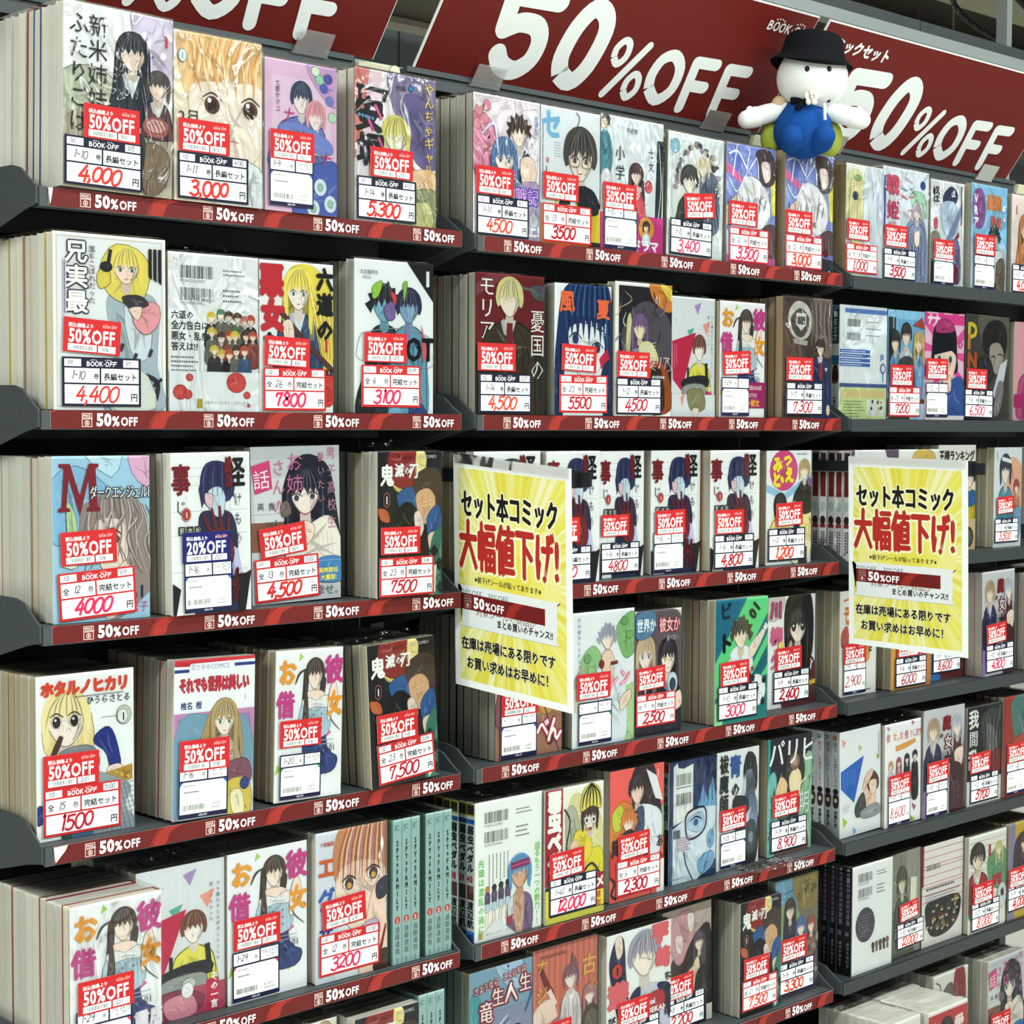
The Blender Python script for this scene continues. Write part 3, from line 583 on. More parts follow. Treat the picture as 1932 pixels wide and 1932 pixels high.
def C2(a):
    a.r(0, 0, 100, 150, 'F1F2F2')
    for y in (14, 22, 30, 54, 76, 110): a.r(0, y, 96, y + .5, 'C9C4C8')
    for x in (18, 74): a.r(x, 40, x + .4, 120, 'B8B4BC')
    a.b([(34, 60), (52, 54), (76, 58), (84, 84), (80, 110), (92, 150), (30, 155), (36, 100)], '2E3350')
    a.p([(70, 84), (84, 92), (92, 124), (84, 132), (76, 110)], 'C9CBE8'); a.p([(70, 92), (78, 104), (86, 128), (80, 130)], 'A9ACD6')
    a.b([(36, 30), (42, 12), (58, 8), (74, 14), (80, 34), (72, 46), (58, 44), (44, 50)], '363C66')
    a.p([(34, 34), (38, 52), (44, 40), (50, 54), (56, 38), (66, 50), (72, 34), (80, 44), (76, 20), (60, 8), (42, 14)], '2C3158')
    a.b([(46, 36), (60, 32), (68, 42), (64, 60), (52, 58), (45, 48)], 'CFE0EA'); a.b([(42, 38), (52, 40), (50, 52), (43, 48)], 'E6C2CC')
    for i in range(7): a.l([(44 + i * 5, 12), (40 + i * 6, 26), (40 + i * 6, 40)], 1.2, ('5A62A0', '232848')[i % 2], .7)
    a.b([(44, 76), (60, 70), (74, 78), (78, 100), (66, 112), (52, 104), (44, 92)], '7A2E34')
    for (x0, y0, x1, y1) in ((52, 78, 40, 58), (58, 76, 50, 52), (64, 76, 60, 50), (72, 80, 72, 58)): a.l([(x0, y0), ((x0 + x1) / 2 - 1, (y0 + y1) / 2), (x1, y1)], 4.2, '702A32', .35)
    a.b([(54, 84), (66, 84), (64, 96), (56, 96)], 'A14A3E')
    a.t('事', 0, 36, 30, '7C1F28', sx=.8, bold=.03); a.t('怪', 68, 30, 30, '1E1C22', sx=.85, bold=.03); a.t('怪', 67.2, 30, 30, '7C1F28', sx=.3, bold=.03)
    a.t('じ', 4, 56, 15, '3A3A42'); a.t('けもの', 84, 38, 14, '55555E', vert=True, sx=.7, sp=1.3); a.t('物', 66, 140, 36, '7C1F28', sx=.8, bold=.03); a.t('物', 68.5, 140, 36, '1E1C22', sx=.7)
    a.e(18, 57, 6, 6.4, 'E9B9B4'); a.e(18, 57, 4.8, 5.2, 'C23A36'); a.t('1', 16.6, 60, 7.5, 'F4ECEA', bold=.03)
    for i, s in enumerate('藍本松'): a.r(8 + i * 10, 68, 16.5 + i * 10, 76, '2A2A2A'); a.t(s, 9 + i * 10, 74.6, 6.6, 'E9E5DC')
    a.p([(0, 120), (10, 126), (4, 150), (0, 150)], '24222A'); a.p([(84, 118), (100, 112), (92, 150), (84, 150)], '26242C')
def C3(a):
    a.r(0, 0, 100, 150, 'C9CCD0'); a.r(0, 0, 100, 12, 'BFC2C6'); a.r(4, 30, 60, 74, 'D8DBDC'); a.r(0, 64, 44, 64.6, 'A9A49E'); a.r(0, 72, 40, 100, '8C5A4A')
    a.b([(34, 46), (46, 16), (66, 8), (88, 22), (96, 60), (100, 100), (82, 92), (60, 70), (40, 74)], '1F2130')
    fig(a, 60, 45, 18, '23263A', 'F5E4DC', None, 'long'); a.b([(44, 84), (60, 78), (86, 68), (100, 90), (104, 120), (40, 122), (38, 100)], 'EFE7DE')
    for x, y in ((50, 50), (68, 49)): a.e(x, y, 4.6, 3.0, 'FFFFFF'); a.e(x, y, 3.0, 3.0, '4A4452'); a.l([(x - 6, y - 2), (x, y - 4.4), (x + 6, y - 1.6)], 1.1, '2A2630', .5)
    a.l([(54, 64), (60, 66.5), (66, 63.5)], 1.1, 'C86A6A', .5)
    for i in range(6): a.l([(64 + i * 5, 84), (66 + i * 5, 104)], .6, 'D8CCC2', 0)
    a.b([(46, 78), (58, 72), (70, 78), (66, 92), (52, 96)], 'F3DDD0'); a.b([(32, 56), (40, 52), (44, 64), (34, 68)], '7A6A5E')
    a.p([(0, 18), (20, 13), (23, 40), (4, 45)], 'D2487C'); a.t('話', 2, 39, 19, 'F1F0F2', rot=-4); a.t('さんの', 30, 12, 17, 'CE7C9E', vert=True, sp=1.08, sx=.85); a.t('お姉', 48, 6, 19, 'CE6E98', vert=True, sp=1.1)
    a.t('男子高校生', 90, 1, 13, 'C98CA6', vert=True, sp=1.3, sx=.8); a.t('養いたい', 78, 6, 10, 'C98CA6', vert=True, sp=1.35, sx=.9); a.t('英 貴', 6, 60, 8, '4A4A50'); a.t('vol.', 16, 76, 9, '5A5A60'); a.t('1', 5, 92, 19, 'D2487C')
    a.b([(72, 112), (86, 108), (102, 112), (102, 132), (84, 134), (72, 130)], '4C8CC4'); a.t('発売即日', 74, 124, 5.6, 'F2E35C', bold=.04); a.t('大重版!', 76, 131, 5.6, 'F2E35C', bold=.04); a.r(0, 112, 100, 112.3, 'D0D2D4'); a.t('幸せ。', 70, 145, 11, '6A6C72')
def C4(a):
    a.r(0, 0, 100, 150, '1D1D22'); a.e(46, 18, 30, 27, 'E8D37A'); a.e(42, 14, 28, 25, '8E2A2C'); a.b([(60, 0), (76, 4), (72, 30), (60, 42)], 'EADB94')
    a.b([(30, 44), (52, 36), (70, 44), (58, 60), (38, 62)], '2F5E96'); a.b([(56, 40), (60, 24), (84, 16), (100, 26), (100, 60), (70, 50)], '4A3A34')
    a.b([(60, 44), (78, 38), (90, 48), (88, 66), (74, 76), (62, 62)], 'D8AE86'); a.b([(76, 70), (96, 56), (102, 90), (84, 100)], '33609C')
    a.b([(26, 66), (42, 52), (58, 58), (60, 76), (44, 94), (24, 88)], '121216'); a.b([(56, 66), (66, 62), (72, 80), (62, 90)], 'E9D6CC'); a.b([(78, 88), (92, 84), (96, 100), (84, 108)], 'E8D2BE')
    a.b([(84, 92), (104, 82), (104, 150), (78, 150)], '3F7F70')
    for (x, y) in ((88, 104), (96, 118), (86, 132), (98, 142)): a.r(x - 5, y - 5, x + 5, y + 5, '1F2A2A', rot=45)
    a.b([(62, 96), (80, 104), (78, 150), (58, 150)], '2A2226'); a.p([(80, 120), (92, 118), (90, 146), (84, 150)], 'E4E0D8'); a.b([(0, 58), (14, 60), (18, 72), (4, 70)], 'C0643A')
    for i in range(5): a.l([(4 + i * 6, 74), (14 + i * 8, 90), (6 + i * 10, 110)], 1.2, '5A5A62', .6)
    a.t('鬼', 3, 33, 23, 'F5F4F0', bold=.04, sx=.95); a.t('滅', 25, 25, 15, 'F5F4F0', bold=.03); a.t('の', 40, 23, 9, 'F5F4F0', bold=.03); a.t('刃', 47, 26, 17, 'F5F4F0', bold=.03)
    a.p([(8, 44), (13, 41), (18, 44), (18, 54), (13, 58), (8, 54)], 'A05A58'); a.p([(9, 45), (13, 42.4), (17, 45), (17, 53.4), (13, 56.4), (9, 53.4)], '141418'); a.t('1', 10.8, 53, 10, 'F2F2F2', bold=.04)
    a.t('JUMP COMICS', 64, 7, 4.6, 'D0D0D2', bold=.02, sx=.9)
def D1(a):
    a.r(0, 0, 100, 150, 'F1F3F4'); a.b([(6, 60), (8, 30), (24, 15), (44, 18), (56, 40), (58, 72), (46, 78), (14, 74)], 'E9D596')
    fig(a, 30, 42, 21, 'F1E2A8', 'F8EADF', None, 'bob'); a.b([(24, 70), (56, 68), (62, 90), (20, 92)], '8B9098')
    for x in (20, 38): a.e(x, 43, 5.2, 5.6, 'FFFFFF'); a.e(x, 43, 4.0, 5.0, '2A1E1E'); a.e(x - 1, 41, 1.2, 1.2, 'FFFFFF'); a.l([(x - 7, 38), (x, 35), (x + 7, 39)], 1.4, '5A4434', .4)
    a.l([(25, 56), (20, 66), (14, 78)], 6, '4A3430', .3)
    a.b([(60, 58), (72, 52), (80, 62), (86, 90), (76, 94), (70, 76), (58, 66)], '1F2F86'); a.b([(72, 90), (84, 88), (88, 94), (74, 98)], 'F4E0D4')
    a.p([(62, 96), (98, 90), (98, 104), (64, 112)], 'B8923A')
    r = random.Random(2)
    for i in range(26): x = r.uniform(64, 95); y = 98 - (x - 64) * .18 + r.uniform(-2, 10); a.e(x, y, 2, 1.2, r.choice(('D8B45A', '96732A', 'C9A548')), n=8)
    a.b([(40, 90), (70, 96), (96, 110), (90, 128), (104, 155), (30, 155)], '9AA4AC')
    for i in range(9): a.l([(60 + i * 4, 106), (66 + i * 5, 150)], .6, '6E7880', 0); a.l([(54, 112 + i * 4.6), (100, 106 + i * 4.6)], .5, '76808A', 0)
    a.b([(0, 118), (6, 118), (8, 130), (0, 134)], '1F2F86'); a.r(30, 142, 56, 150, '3A6A8C'); a.r(24, 140, 34, 150, '28504A')
    a.t('ホタルノヒカリ', 4, 18, 14.5, 'D9482E', bold=.07, sx=.92, sp=.97); a.t('ひうらさとる', 50, 29.5, 8.4, '3A3A40', sx=.92, bold=.02); lines(a, 38, 21, 56, 1, 1, 1.1, '7A7A80')
    a.e(89, 43, 8, 9, 'C9CDC0'); a.e(87.5, 44, 5.6, 6.6, 'E6E9E2'); a.t('1', 86, 48, 10, '2A2A2E', bold=.02); a.l([(65, 43), (82, 43)], .5, '8A7A7E')
def D2(a):
    a.r(0, 0, 100, 150, 'F2F4F6'); a.p([(0, 0), (100, 0), (100, 3), (20, 4), (18, 6.5), (0, 6)], 'C42E3C'); a.r(0, 9, 18, 12, '2A3E86'); a.r(74, 6, 100, 9, '2A3E86')
    a.t('花とゆめCOMICS', 20, 10, 6.4, '7F93BE', sx=.95); a.t('それでも世界は美しい', 6, 30, 15, '9C1F30', bold=.07, sx=.58); a.t('それでも世界は美しい', 6, 30, 15, 'D23A4C', bold=.02, sx=.58)
    a.t('椎名 橙', 8, 46, 7.4, '2A3A78', bold=.03); a.t('1', 86, 42, 8, '5B84C0')
    a.r(0, 50, 100, 150, 'C98FB8'); a.r(5, 55, 95, 150, '9A86B4'); a.b([(5, 60), (50, 54), (95, 66), (95, 155), (5, 155)], '7EA6BC'); a.b([(20, 110), (60, 90), (95, 110), (95, 155), (10, 155)], 'D8DDE6')
    a.b([(30, 80), (44, 50), (62, 42), (80, 54), (86, 90), (80, 120), (60, 90), (36, 96), (6, 108)], 'B59A6A')
    fig(a, 62, 58, 14, 'BFA474', 'F6E7D8', 'C9B0A4', 'long', yb=126, sh=1.5, eyes='5A7458', collar='EFE6DA')
    a.b([(60, 104), (90, 98), (96, 120), (70, 128)], '8A5A68'); a.b([(64, 120), (92, 118), (96, 150), (66, 150)], 'D8C25A'); a.b([(70, 130), (84, 128), (88, 150), (74, 150)], 'F1E8C0'); a.e(88, 122, 6, 6, '3A4A8A')
def D3(a):
    a.r(0, 0, 100, 150, 'F1F2F4'); r = random.Random(9)
    for (x, y, c, q) in ((36, 8, 'A9CF6A', 5), (88, 12, 'D9D9DE', 4), (8, 64, 'D47AA0', 4), (96, 66, 'B03A60', 4), (78, 86, 'D4709C', 6), (4, 118, 'A9CF4A', 6), (80, 122, 'A9CF3A', 9), (24, 144, 'D4709C', 7), (60, 146, 'E0E0E6', 3)):
        a.p([(x, y - q), (x + q, y), (x - q * .6, y + q * .8)], c)
    a.b([(44, 66), (70, 62), (78, 100), (94, 112), (84, 126), (46, 122), (40, 92)], '33447E')
    fig(a, 58, 26, 12.5, '54443E', 'F7E4D6', None, 'short'); a.b([(42, 20), (48, 26), (47, 50), (50, 78), (42, 92), (38, 70), (40, 40)], '4A3C38'); a.b([(66, 34), (74, 30), (72, 46), (66, 48)], '4A3C38')
    a.b([(48, 42), (66, 42), (74, 48), (70, 60), (46, 60), (44, 48)], 'F4DCCC'); a.b([(38, 56), (44, 50), (60, 54), (76, 50), (82, 58), (80, 84), (62, 90), (40, 86), (34, 70)], 'B9D0DC')
    a.b([(38, 52), (48, 48), (60, 52), (74, 47), (82, 54), (76, 60), (60, 58), (44, 60)], 'EDEBEA')
    for i in range(9): a.l([(40 + i * 4.6, 58), (41 + i * 4.6, 72), (40 + i * 4.8, 86)], .7, 'A3BCCA', .5)
    for i in range(9): a.e(44 + (i % 3) * 12, 66 + (i // 3) * 7, 1.2, 1.2, '5A7484')
    a.b([(42, 40), (46, 44), (48, 70), (44, 92), (39, 78), (41, 58)], '54443E')
    a.b([(80, 42), (88, 34), (92, 50), (84, 60), (82, 72), (76, 70)], 'F5DFD0'); a.l([(76, 62), (84, 74), (96, 84)], 1.2, '4A3C38', .5); a.l([(28, 34), (34, 24), (42, 20)], 2.6, '4A3C38', .6)
    a.t('お', 3, 32, 27, 'E8A23C', bold=.05); a.t('借', 1, 64, 28, 'C9448E', bold=.04, sx=.95); a.t('り', 6, 94, 22, 'E8A23C', bold=.05)
    a.t('彼', 72, 33, 30, 'C9448E', bold=.04, sx=.95); a.t('女', 76, 66, 26, 'E8A23C', bold=.05, sx=.9); a.t('01', 80, 104, 9, '2A2A30'); lines(a, 64, 92, 30, 2, 4, 1, 'B4B6BC')
def E1(a): D3(a); a.t('重版', 68, 126, 18, 'E9E4EC', bold=.06); a.r(62, 110, 100, 150, '4A3F86') if False else None
def E2(a):
    a.r(0, 0, 100, 150, 'DDE0E3')
    for (x, y, c, q) in ((60, 14, 'A98CC0', 8), (44, 46, '5FAE9A', 8), (80, 38, 'E89A86', 9), (10, 30, 'C9CCD4', 3), (30, 20, 'C9CCD4', 2)): a.p([(x - q, y - q * .5), (x + q, y - q), (x, y + q)], c)
    a.p([(2, 56), (56, 44), (40, 82), (24, 118), (4, 104)], 'C22A50'); a.t('', 0, 0, 1, 'FFFFFF'); lines(a, 12, 60, 34, 6, 5, 1.4, 'E08AA0', vert=True)
    fig(a, 64, 64, 13, '7A4A3C', 'F8EEE6', 'E6DC5A', 'short', yb=128, sh=1.9); a.r(36, 88, 40, 112, '2A2A2E'); a.r(78, 82, 84, 112, '2A2A2E', rot=-6)
    a.b([(26, 104), (58, 98), (84, 100), (80, 112), (30, 114)], '2C2E32'); a.b([(28, 112), (60, 108), (78, 112), (74, 128), (30, 130)], '9AA09C'); a.e(58, 118, 8, 6, 'C9CCC4')
    a.r(0, 122, 100, 150, 'B04A64'); a.r(78, 118, 92, 150, 'C22A50'); a.b([(20, 126), (50, 122), (76, 134), (60, 150), (20, 150)], '8C3C56'); a.b([(30, 130), (60, 128), (66, 148), (36, 150)], 'D890A0'); a.e(56, 124, 7, 8, 'EDEDF0')
    a.t('その一言', 87, 112, 9, 'F4F0F0', vert=True, bold=.04); a.t('でも離れると大好きくんとしか', 92, 22, 4.4, '6A5A62', vert=True, sp=1.3); a.t('思ってなかった', 84, 22, 4.4, '6A5A62', vert=True, sp=1.3)
def H4(a): E2(a); a.r(0, 122, 100, 150, 'DDE0E3'); a.b([(36, 118), (70, 116), (76, 140), (44, 142)], '8E8A62'); a.b([(48, 140), (62, 140), (58, 150), (50, 150)], 'F0DDD0'); a.p([(20, 126), (30, 120), (24, 138)], 'E89A86')
def E4(a):
    a.r(0, 0, 100, 150, 'E6EAF0'); a.p([(0, 0), (40, 0), (26, 150), (0, 150)], 'D9DDE8')
    a.b([(24, 20), (40, -4), (104, -4), (104, 70), (84, 56), (60, 50), (40, 60), (26, 50)], 'C98A62'); a.b([(30, 44), (60, 34), (96, 44), (100, 80), (80, 104), (52, 104), (30, 80)], 'F6DCCB')
    for i in range(22): a.l([(46 + i * 2.6, -4), (34 + i * 3.2, 22), (30 + i * 3.4, 50 + (i % 3) * 5)], 2.4, ('B0694A', 'E8B98A', '9A5A4A', 'F0D2A8', 'B884A0')[i % 5], .7, n=4)
    for x, y in ((46, 56), (80, 50)): a.e(x, y, 9, 6.4, 'FFFFFF'); a.e(x, y, 6.2, 6.2, '5A3A34'); a.e(x, y + 2, 3.6, 3.4, 'E0A85A'); a.l([(x - 11, y - 3), (x, y - 8), (x + 10, y - 3)], 1.8, '4A2A24', .5)
    a.l([(58, 80), (64, 81), (70, 79)], 1.2, 'C86A60', .5)
    a.b([(72, 88), (84, 60), (94, 60), (100, 110), (100, 155), (60, 155)], 'F3D6C4'); a.b([(84, 62), (100, 56), (100, 74), (86, 78)], '3A3A50'); a.b([(50, 110), (80, 96), (90, 110), (70, 130)], 'C9B4D2')
    a.p([(84, 140), (97, 104), (99, 106), (89, 142)], '8C2A30'); a.b([(84, 134), (100, 130), (100, 150), (80, 150)], '4A2A20')
    for (x, y, q) in ((92, 22, 9), (88, 34, 5)): a.p([(x, y - q), (x + q * .3, y), (x, y + q), (x - q * .3, y)], 'F6F4EE')
    a.t('ド嬢編集', 5, 14, 5, 'C0503A', bold=.02); a.t('エ', 2, 44, 24, 'D2602E', bold=.04); a.t('グ', 2, 76, 24, '3A62B0', bold=.03); a.t('ザ', 4, 108, 20, '2A3A8A', bold=.03)
def F3(a): a.r(0, 0, 100, 150, 'E9E8E0'); a.b([(20, 10), (80, 6), (90, 60), (20, 70)], 'B9A08A')
F4 = D4 = C4; E3 = D3
def F2(a): a.r(0, 0, 100, 150, "EEEEEA")
def G1(a):
    a.r(0, 0, 100, 150, 'E9DDE4'); a.b([(0, 20), (30, 30), (40, 60), (20, 90), (0, 80)], 'D98CA8'); a.b([(60, 20), (100, 10), (100, 60), (70, 60)], 'EDE4EC')
    for (x, y) in ((8, 18), (16, 26), (6, 32), (20, 12)): a.e(x, y, 6, 6, 'E99AA8')
    fig(a, 68, 34, 14, '46352F', 'F6E4D8', '343C5C', 'spiky', yb=100, sh=1.6, collar='E8E8EC'); fig(a, 46, 64, 16, '6584B4', 'F6E7DE', 'D06048', 'long', yb=110, sh=1.2, eyes='50506A')
    a.b([(70, 64), (86, 60), (94, 78), (84, 96), (72, 88)], 'F4DACA'); a.l([(12, 42), (30, 30), (36, 60)], 3, 'DDE6F2', .4)
    a.b([(60, 96), (100, 90), (100, 150), (56, 150)], 'B9A6C4'); a.t('戦記', 62, 110, 19, '5A4AB0', bold=.1, sx=.95); a.t('戦記', 62, 110, 19, 'E9B4DC', bold=.02, sx=.95); a.t('上!', 80, 144, 15, 'F3F3F5', bold=.05); a.e(90, 128, 7, 8, 'C9C9D0')
    a.t('左遷皇', 94, 14, 7, '7484C8', vert=True); a.t('1', 12, 18, 10, 'A8304A')
def G2(a):
    a.r(0, 0, 100, 150, 'E6EAEE'); a.t('セ', 1, 32, 34, '7EB6DA', bold=.05); a.t('キ', 4, 102, 38, 'E8C94E', bold=.05); a.r(9, 56, 14, 62, 'D88A9A'); a.t('1', 6, 76, 15, '2A2A30'); lines(a, 22, 38, 12, 6, 3, 1, 'A0A6AC'); lines(a, 3, 20, 70, 1, 1, 1.4, '4A4E54', vert=True)
    fig(a, 66, 50, 24, '4E4A46', 'F5E6D8', '33363C', 'short', yb=140, sh=1.6, collar='E2E6EC', eyes='5A5048', strands=14); a.l([(60, 18), (64, 8), (58, 2)], 1.2, '4E4A46', .4)
    for x in (56, 76): a.l([(x - 8, 54), (x - 6, 62), (x + 6, 62), (x + 8, 54), (x - 8, 53)], .9, '8A7868', 0, n=2)
    a.r(0, 106, 100, 150, 'E6CC4A'); a.p([(40, 106), (70, 100), (96, 106), (90, 150), (50, 150)], 'D9BC3A'); a.b([(62, 84), (90, 88), (96, 112), (64, 112)], '2C2F36'); a.p([(50, 86), (60, 84), (56, 112), (48, 112)], 'DFE4EC')
    lines(a, 84, 112, 30, 3, 4, 2, 'A8842A', vert=True); a.r(80, 144, 100, 150, '3A3428')
def G3(a):
    a.r(0, 0, 100, 150, 'E3E8EC'); a.b([(0, 22), (12, 20), (18, 40), (14, 66), (0, 66)], '4C8A98'); a.b([(2, 64), (16, 64), (18, 100), (0, 104)], 'E9E6EA'); a.e(8, 6, 7, 7, '3C3030'); a.e(5, 10, 5, 6, SK)
    fig(a, 56, 62, 9.5, '5A3E40', 'F6E4DA', 'D06474', 'long', yb=92, sh=1.3); a.b([(46, 88), (66, 88), (70, 118), (44, 118)], 'DD6470'); a.e(76, 74, 6, 7, 'E0646E'); a.b([(50, 76), (62, 76), (60, 90), (50, 90)], 'F2C8C8')
    a.t('小学生', 30, 32, 18, '2E3238', vert=True, sx=.85, sp=1.2); a.t('士女、', 80, 30, 12, '3A3E44', vert=True, sx=.8, sp=1.25); a.t('杉浦鶴', 40, 16, 6, '5A5E64')
    a.p([(90, 20), (100, 20), (96, 126), (86, 124)], '2A3036'); a.l([(92, 24), (96, 70), (90, 120)], 1.4, 'DDE6EC', .3)
    a.r(0, 108, 18, 150, 'CC3E8C'); a.r(56, 108, 100, 150, 'CC3E8C'); a.e(72, 122, 13, 14, 'E2A04C'); fig(a, 72, 120, 5, '3A2A28', SK, 'E6ECF0', 'bob', yb=134, sh=1.3); a.t('ドラマ', 50, 147, 14, 'F6F3F5', bold=.06)
def G4(a):
    a.r(0, 0, 100, 150, 'E4E9E9'); a.r(6, 8, 94, 142, 'D6DEDE'); a.r(9, 11, 91, 139, 'E6EAE8'); a.e(12, 17, 9, 9, '8FB8CC'); a.t('1', 10, 20, 9, 'F0F4F6')
    r = random.Random(11)
    for i in range(46): t = math.pi * (1 + i / 45); a.e(52 + 38 * math.cos(t) + r.uniform(-4, 4), 66 + 52 * math.sin(t) + r.uniform(-4, 4), r.uniform(2, 5), r.uniform(2, 5), r.choice(('6E6A70', '9A909A', 'C9BFA8', '4C4A52', 'B9A0B0')), n=9)
    a.b([(60, 44), (88, 50), (92, 110), (70, 118), (58, 84)], '6C7488'); a.b([(22, 90), (40, 80), (46, 118), (20, 124)], '3E4A40')
    fig(a, 38, 56, 14, '4A4844', 'F0E6DC', '4C5250', 'short', yb=110, sh=1.5); fig(a, 62, 38, 10, 'E6D9B8', 'F4EADC', None, 'bob')
    for i in range(12): a.l([(62 + i * 2.5, 60), (66 + i * 2, 84), (62 + i * 3, 112)], 1, ('3A4050', '9AA4B8')[i % 2], .5)
def G5(a):
    a.r(0, 0, 100, 150, '8E9BDA'); r = random.Random(21)
    for i in range(16): x = r.uniform(-10, 100); y = r.uniform(0, 150); a.p([(x, y), (x + r.uniform(12, 30), y + r.uniform(-6, 10)), (x + r.uniform(0, 20), y + r.uniform(14, 34))], r.choice(('6F7FD0', 'A9B4E6', 'C9D0F0', '7E8CD8')))
    a.p([(0, 24), (60, 56), (62, 64), (0, 36)], 'E87AAE'); a.p([(70, 66), (100, 120), (100, 134), (62, 74)], 'EFE06A'); a.p([(88, 30), (100, 26), (100, 84), (94, 84)], 'EFE06A'); a.p([(60, 100), (78, 104), (70, 128)], 'E87AAE')
    a.b([(28, 52), (44, 38), (66, 42), (84, 56), (90, 84), (70, 104), (30, 100), (20, 80)], 'F1EFF2'); a.b([(60, 6), (86, 2), (100, 20), (96, 44), (74, 48), (64, 30)], '5A4A52'); a.b([(70, 20), (86, 18), (90, 36), (78, 44)], 'F6E7E0')
    a.b([(-4, 84), (20, 64), (28, 70), (6, 100), (-4, 104)], 'F4DCCB'); a.b([(0, 110), (30, 96), (64, 104), (60, 130), (0, 134)], 'DDE2F4')
    for (x0, y0, x1, y1) in ((34, 46, 50, 90), (52, 44, 60, 92), (70, 50, 60, 96)): a.l([(x0, y0), ((x0 + x1) / 2 + 4, (y0 + y1) / 2), (x1, y1)], 1.2, 'C9C0C8', .5)
    a.l([(4, 14), (22, 10), (40, 30)], 2.6, 'F4F6FC', 0, cap=True); a.l([(20, 2), (12, 40)], 2.4, 'F4F6FC', 0, cap=True); a.l([(46, 6), (40, 36), (60, 14), (64, 40)], 2.2, 'F4F6FC', 0, n=2); a.l([(4, 44), (20, 60), (36, 40)], 2.2, 'F4F6FC', 0)
    for i in range(7): a.l([(8 + i * 12, 66), (10 + i * 11, 80 + (i % 2) * 4)], 1.3, '4A4A56', .3)
    a.t('石田拓', 34, 94, 8, '5A5A66', sp=1.4); a.r(0, 128, 100, 150, 'D8D0E2'); a.b([(74, 104), (100, 100), (100, 150), (76, 150)], '6A5458'); a.r(0, 140, 100, 150, 'C86AA0')
def G6(a): G5(a); a.r(0, 128, 100, 150, '7F88D0'); a.p([(60, 150), (70, 132), (100, 134), (100, 150)], '3A3A44'); a.e(84, 126, 6, 5, '7A2A3A')
def H1(a):
    a.r(0, 0, 100, 150, '6E1F24'); a.r(0, 80, 100, 150, '33302C'); a.b([(0, 100), (40, 84), (100, 90), (100, 155), (0, 155)], '2E2A26')
    for i in range(8): a.l([(0, 14 + i * 1.5), (20 + i * 4, 0)], .8, '9A5A5A', .2)
    a.b([(78, 12), (100, 10), (100, 26), (84, 24)], '55565A'); a.l([(60, 12), (86, 16)], 3, '6A6A6E', .1)
    fig(a, 48, 26, 17, 'D6CD92', 'EBDDCB', '3E3428', 'short', yb=150, sh=2.2, collar='D9D9D4', strands=14); a.p([(44, 52), (52, 52), (53, 78), (48, 84), (43, 78)], '7A2228')
    a.t('モリアー', 15, 3, 23, 'F1EEE8', vert=True, sp=1.0, bold=.01); a.t('憂国の', 89, 36, 26, 'F1EEE8', vert=True, sx=.85, sp=1.0)
def H2(a):
    a.r(0, 0, 100, 150, 'F0F2F4'); a.b([(4, 60), (14, 10), (40, -4), (90, -4), (102, 40), (102, 100), (84, 84), (88, 50), (60, 40), (30, 50), (22, 90), (2, 96)], '1F3564')
    for i in range(16): a.l([(30 + i * 4, -2), (20 + i * 5, 26), (22 + i * 5, 56 + (i % 3) * 8)], 2.4, ('2E5A98', '182A54', '3F7AB0', '14264A')[i % 4], .5, n=4)
    a.b([(24, 54), (50, 44), (84, 56), (86, 86), (66, 104), (36, 98)], 'EFF0F4')
    for i in range(6): a.p([(26 + i * 10, 36), (34 + i * 10, 36), (30 + i * 10, 62 + (i % 2) * 8)], '1F3564')
    for x, y in ((36, 62), (74, 72)): a.e(x, y, 9, 5.6, 'FFFFFF'); a.e(x, y, 5.6, 5.6, '28406E'); a.l([(x - 11, y - 1), (x, y - 7), (x + 11, y)], 1.8, '1A2440', .4)
    a.p([(78, 84), (92, 72), (96, 84), (82, 96)], 'C2304A'); a.b([(0, 96), (14, 90), (18, 150), (0, 150)], '24365F'); a.b([(84, 96), (100, 90), (100, 155), (70, 155)], '24365F'); a.r(14, 118, 84, 150, 'EDEFF2')
    a.t('風', 8, 30, 26, 'EE7446', bold=.04); a.t('夏', 72, 36, 24, 'EE7446', bold=.04); a.t('1', 84, 54, 15, 'F4F4F6')
def H3(a):
    a.r(0, 0, 100, 150, 'F0F0EC'); a.r(6, 4, 100, 144, '26242E'); a.b([(60, 0), (100, 0), (100, 30), (72, 24)], 'D98A3E'); a.b([(78, 0), (100, 4), (100, 20)], 'F0D860')
    a.b([(30, 30), (60, 20), (96, 40), (96, 90), (60, 100), (20, 84), (10, 60)], '57525C'); r = random.Random(31)
    for i in range(40): x = r.uniform(8, 96); y = r.uniform(8, 140); a.l([(x, y), (x + r.uniform(-14, 14), y + r.uniform(4, 16)), (x + r.uniform(-18, 18), y + r.uniform(14, 30))], r.uniform(.8, 2.4), r.choice(('8A7A9A', 'C9A878', '3E3A4C', '141418', 'E6DCC8', '6A3A2A')), .6, n=3)
    a.b([(20, 42), (28, 40), (30, 96), (18, 98)], 'D9D49C'); fig(a, 42, 50, 12, '7A5A8C', 'EFE0BC', None, 'long'); a.b([(40, 70), (62, 66), (76, 88), (50, 96)], 'D9D8A4'); a.b([(40, 96), (80, 88), (96, 110), (96, 144), (50, 144)], 'A05226'); a.b([(62, 100), (80, 98), (86, 140), (66, 142)], '3E2A20')
    for i in range(9): a.l([(30 + i * 2, 76 + i * 1.4), (70, 66 + i * 4)], 1, 'E9E4DC', .3)
    a.t('01', 68, 22, 12, 'EDEDF0', sx=.8); a.t('ァシリア', 44, 95, 17, 'EBC0CC', sx=.75, bold=.02); lines(a, 64, 104, 24, 1, 2, 3, 'D8D8DC')
H5 = None
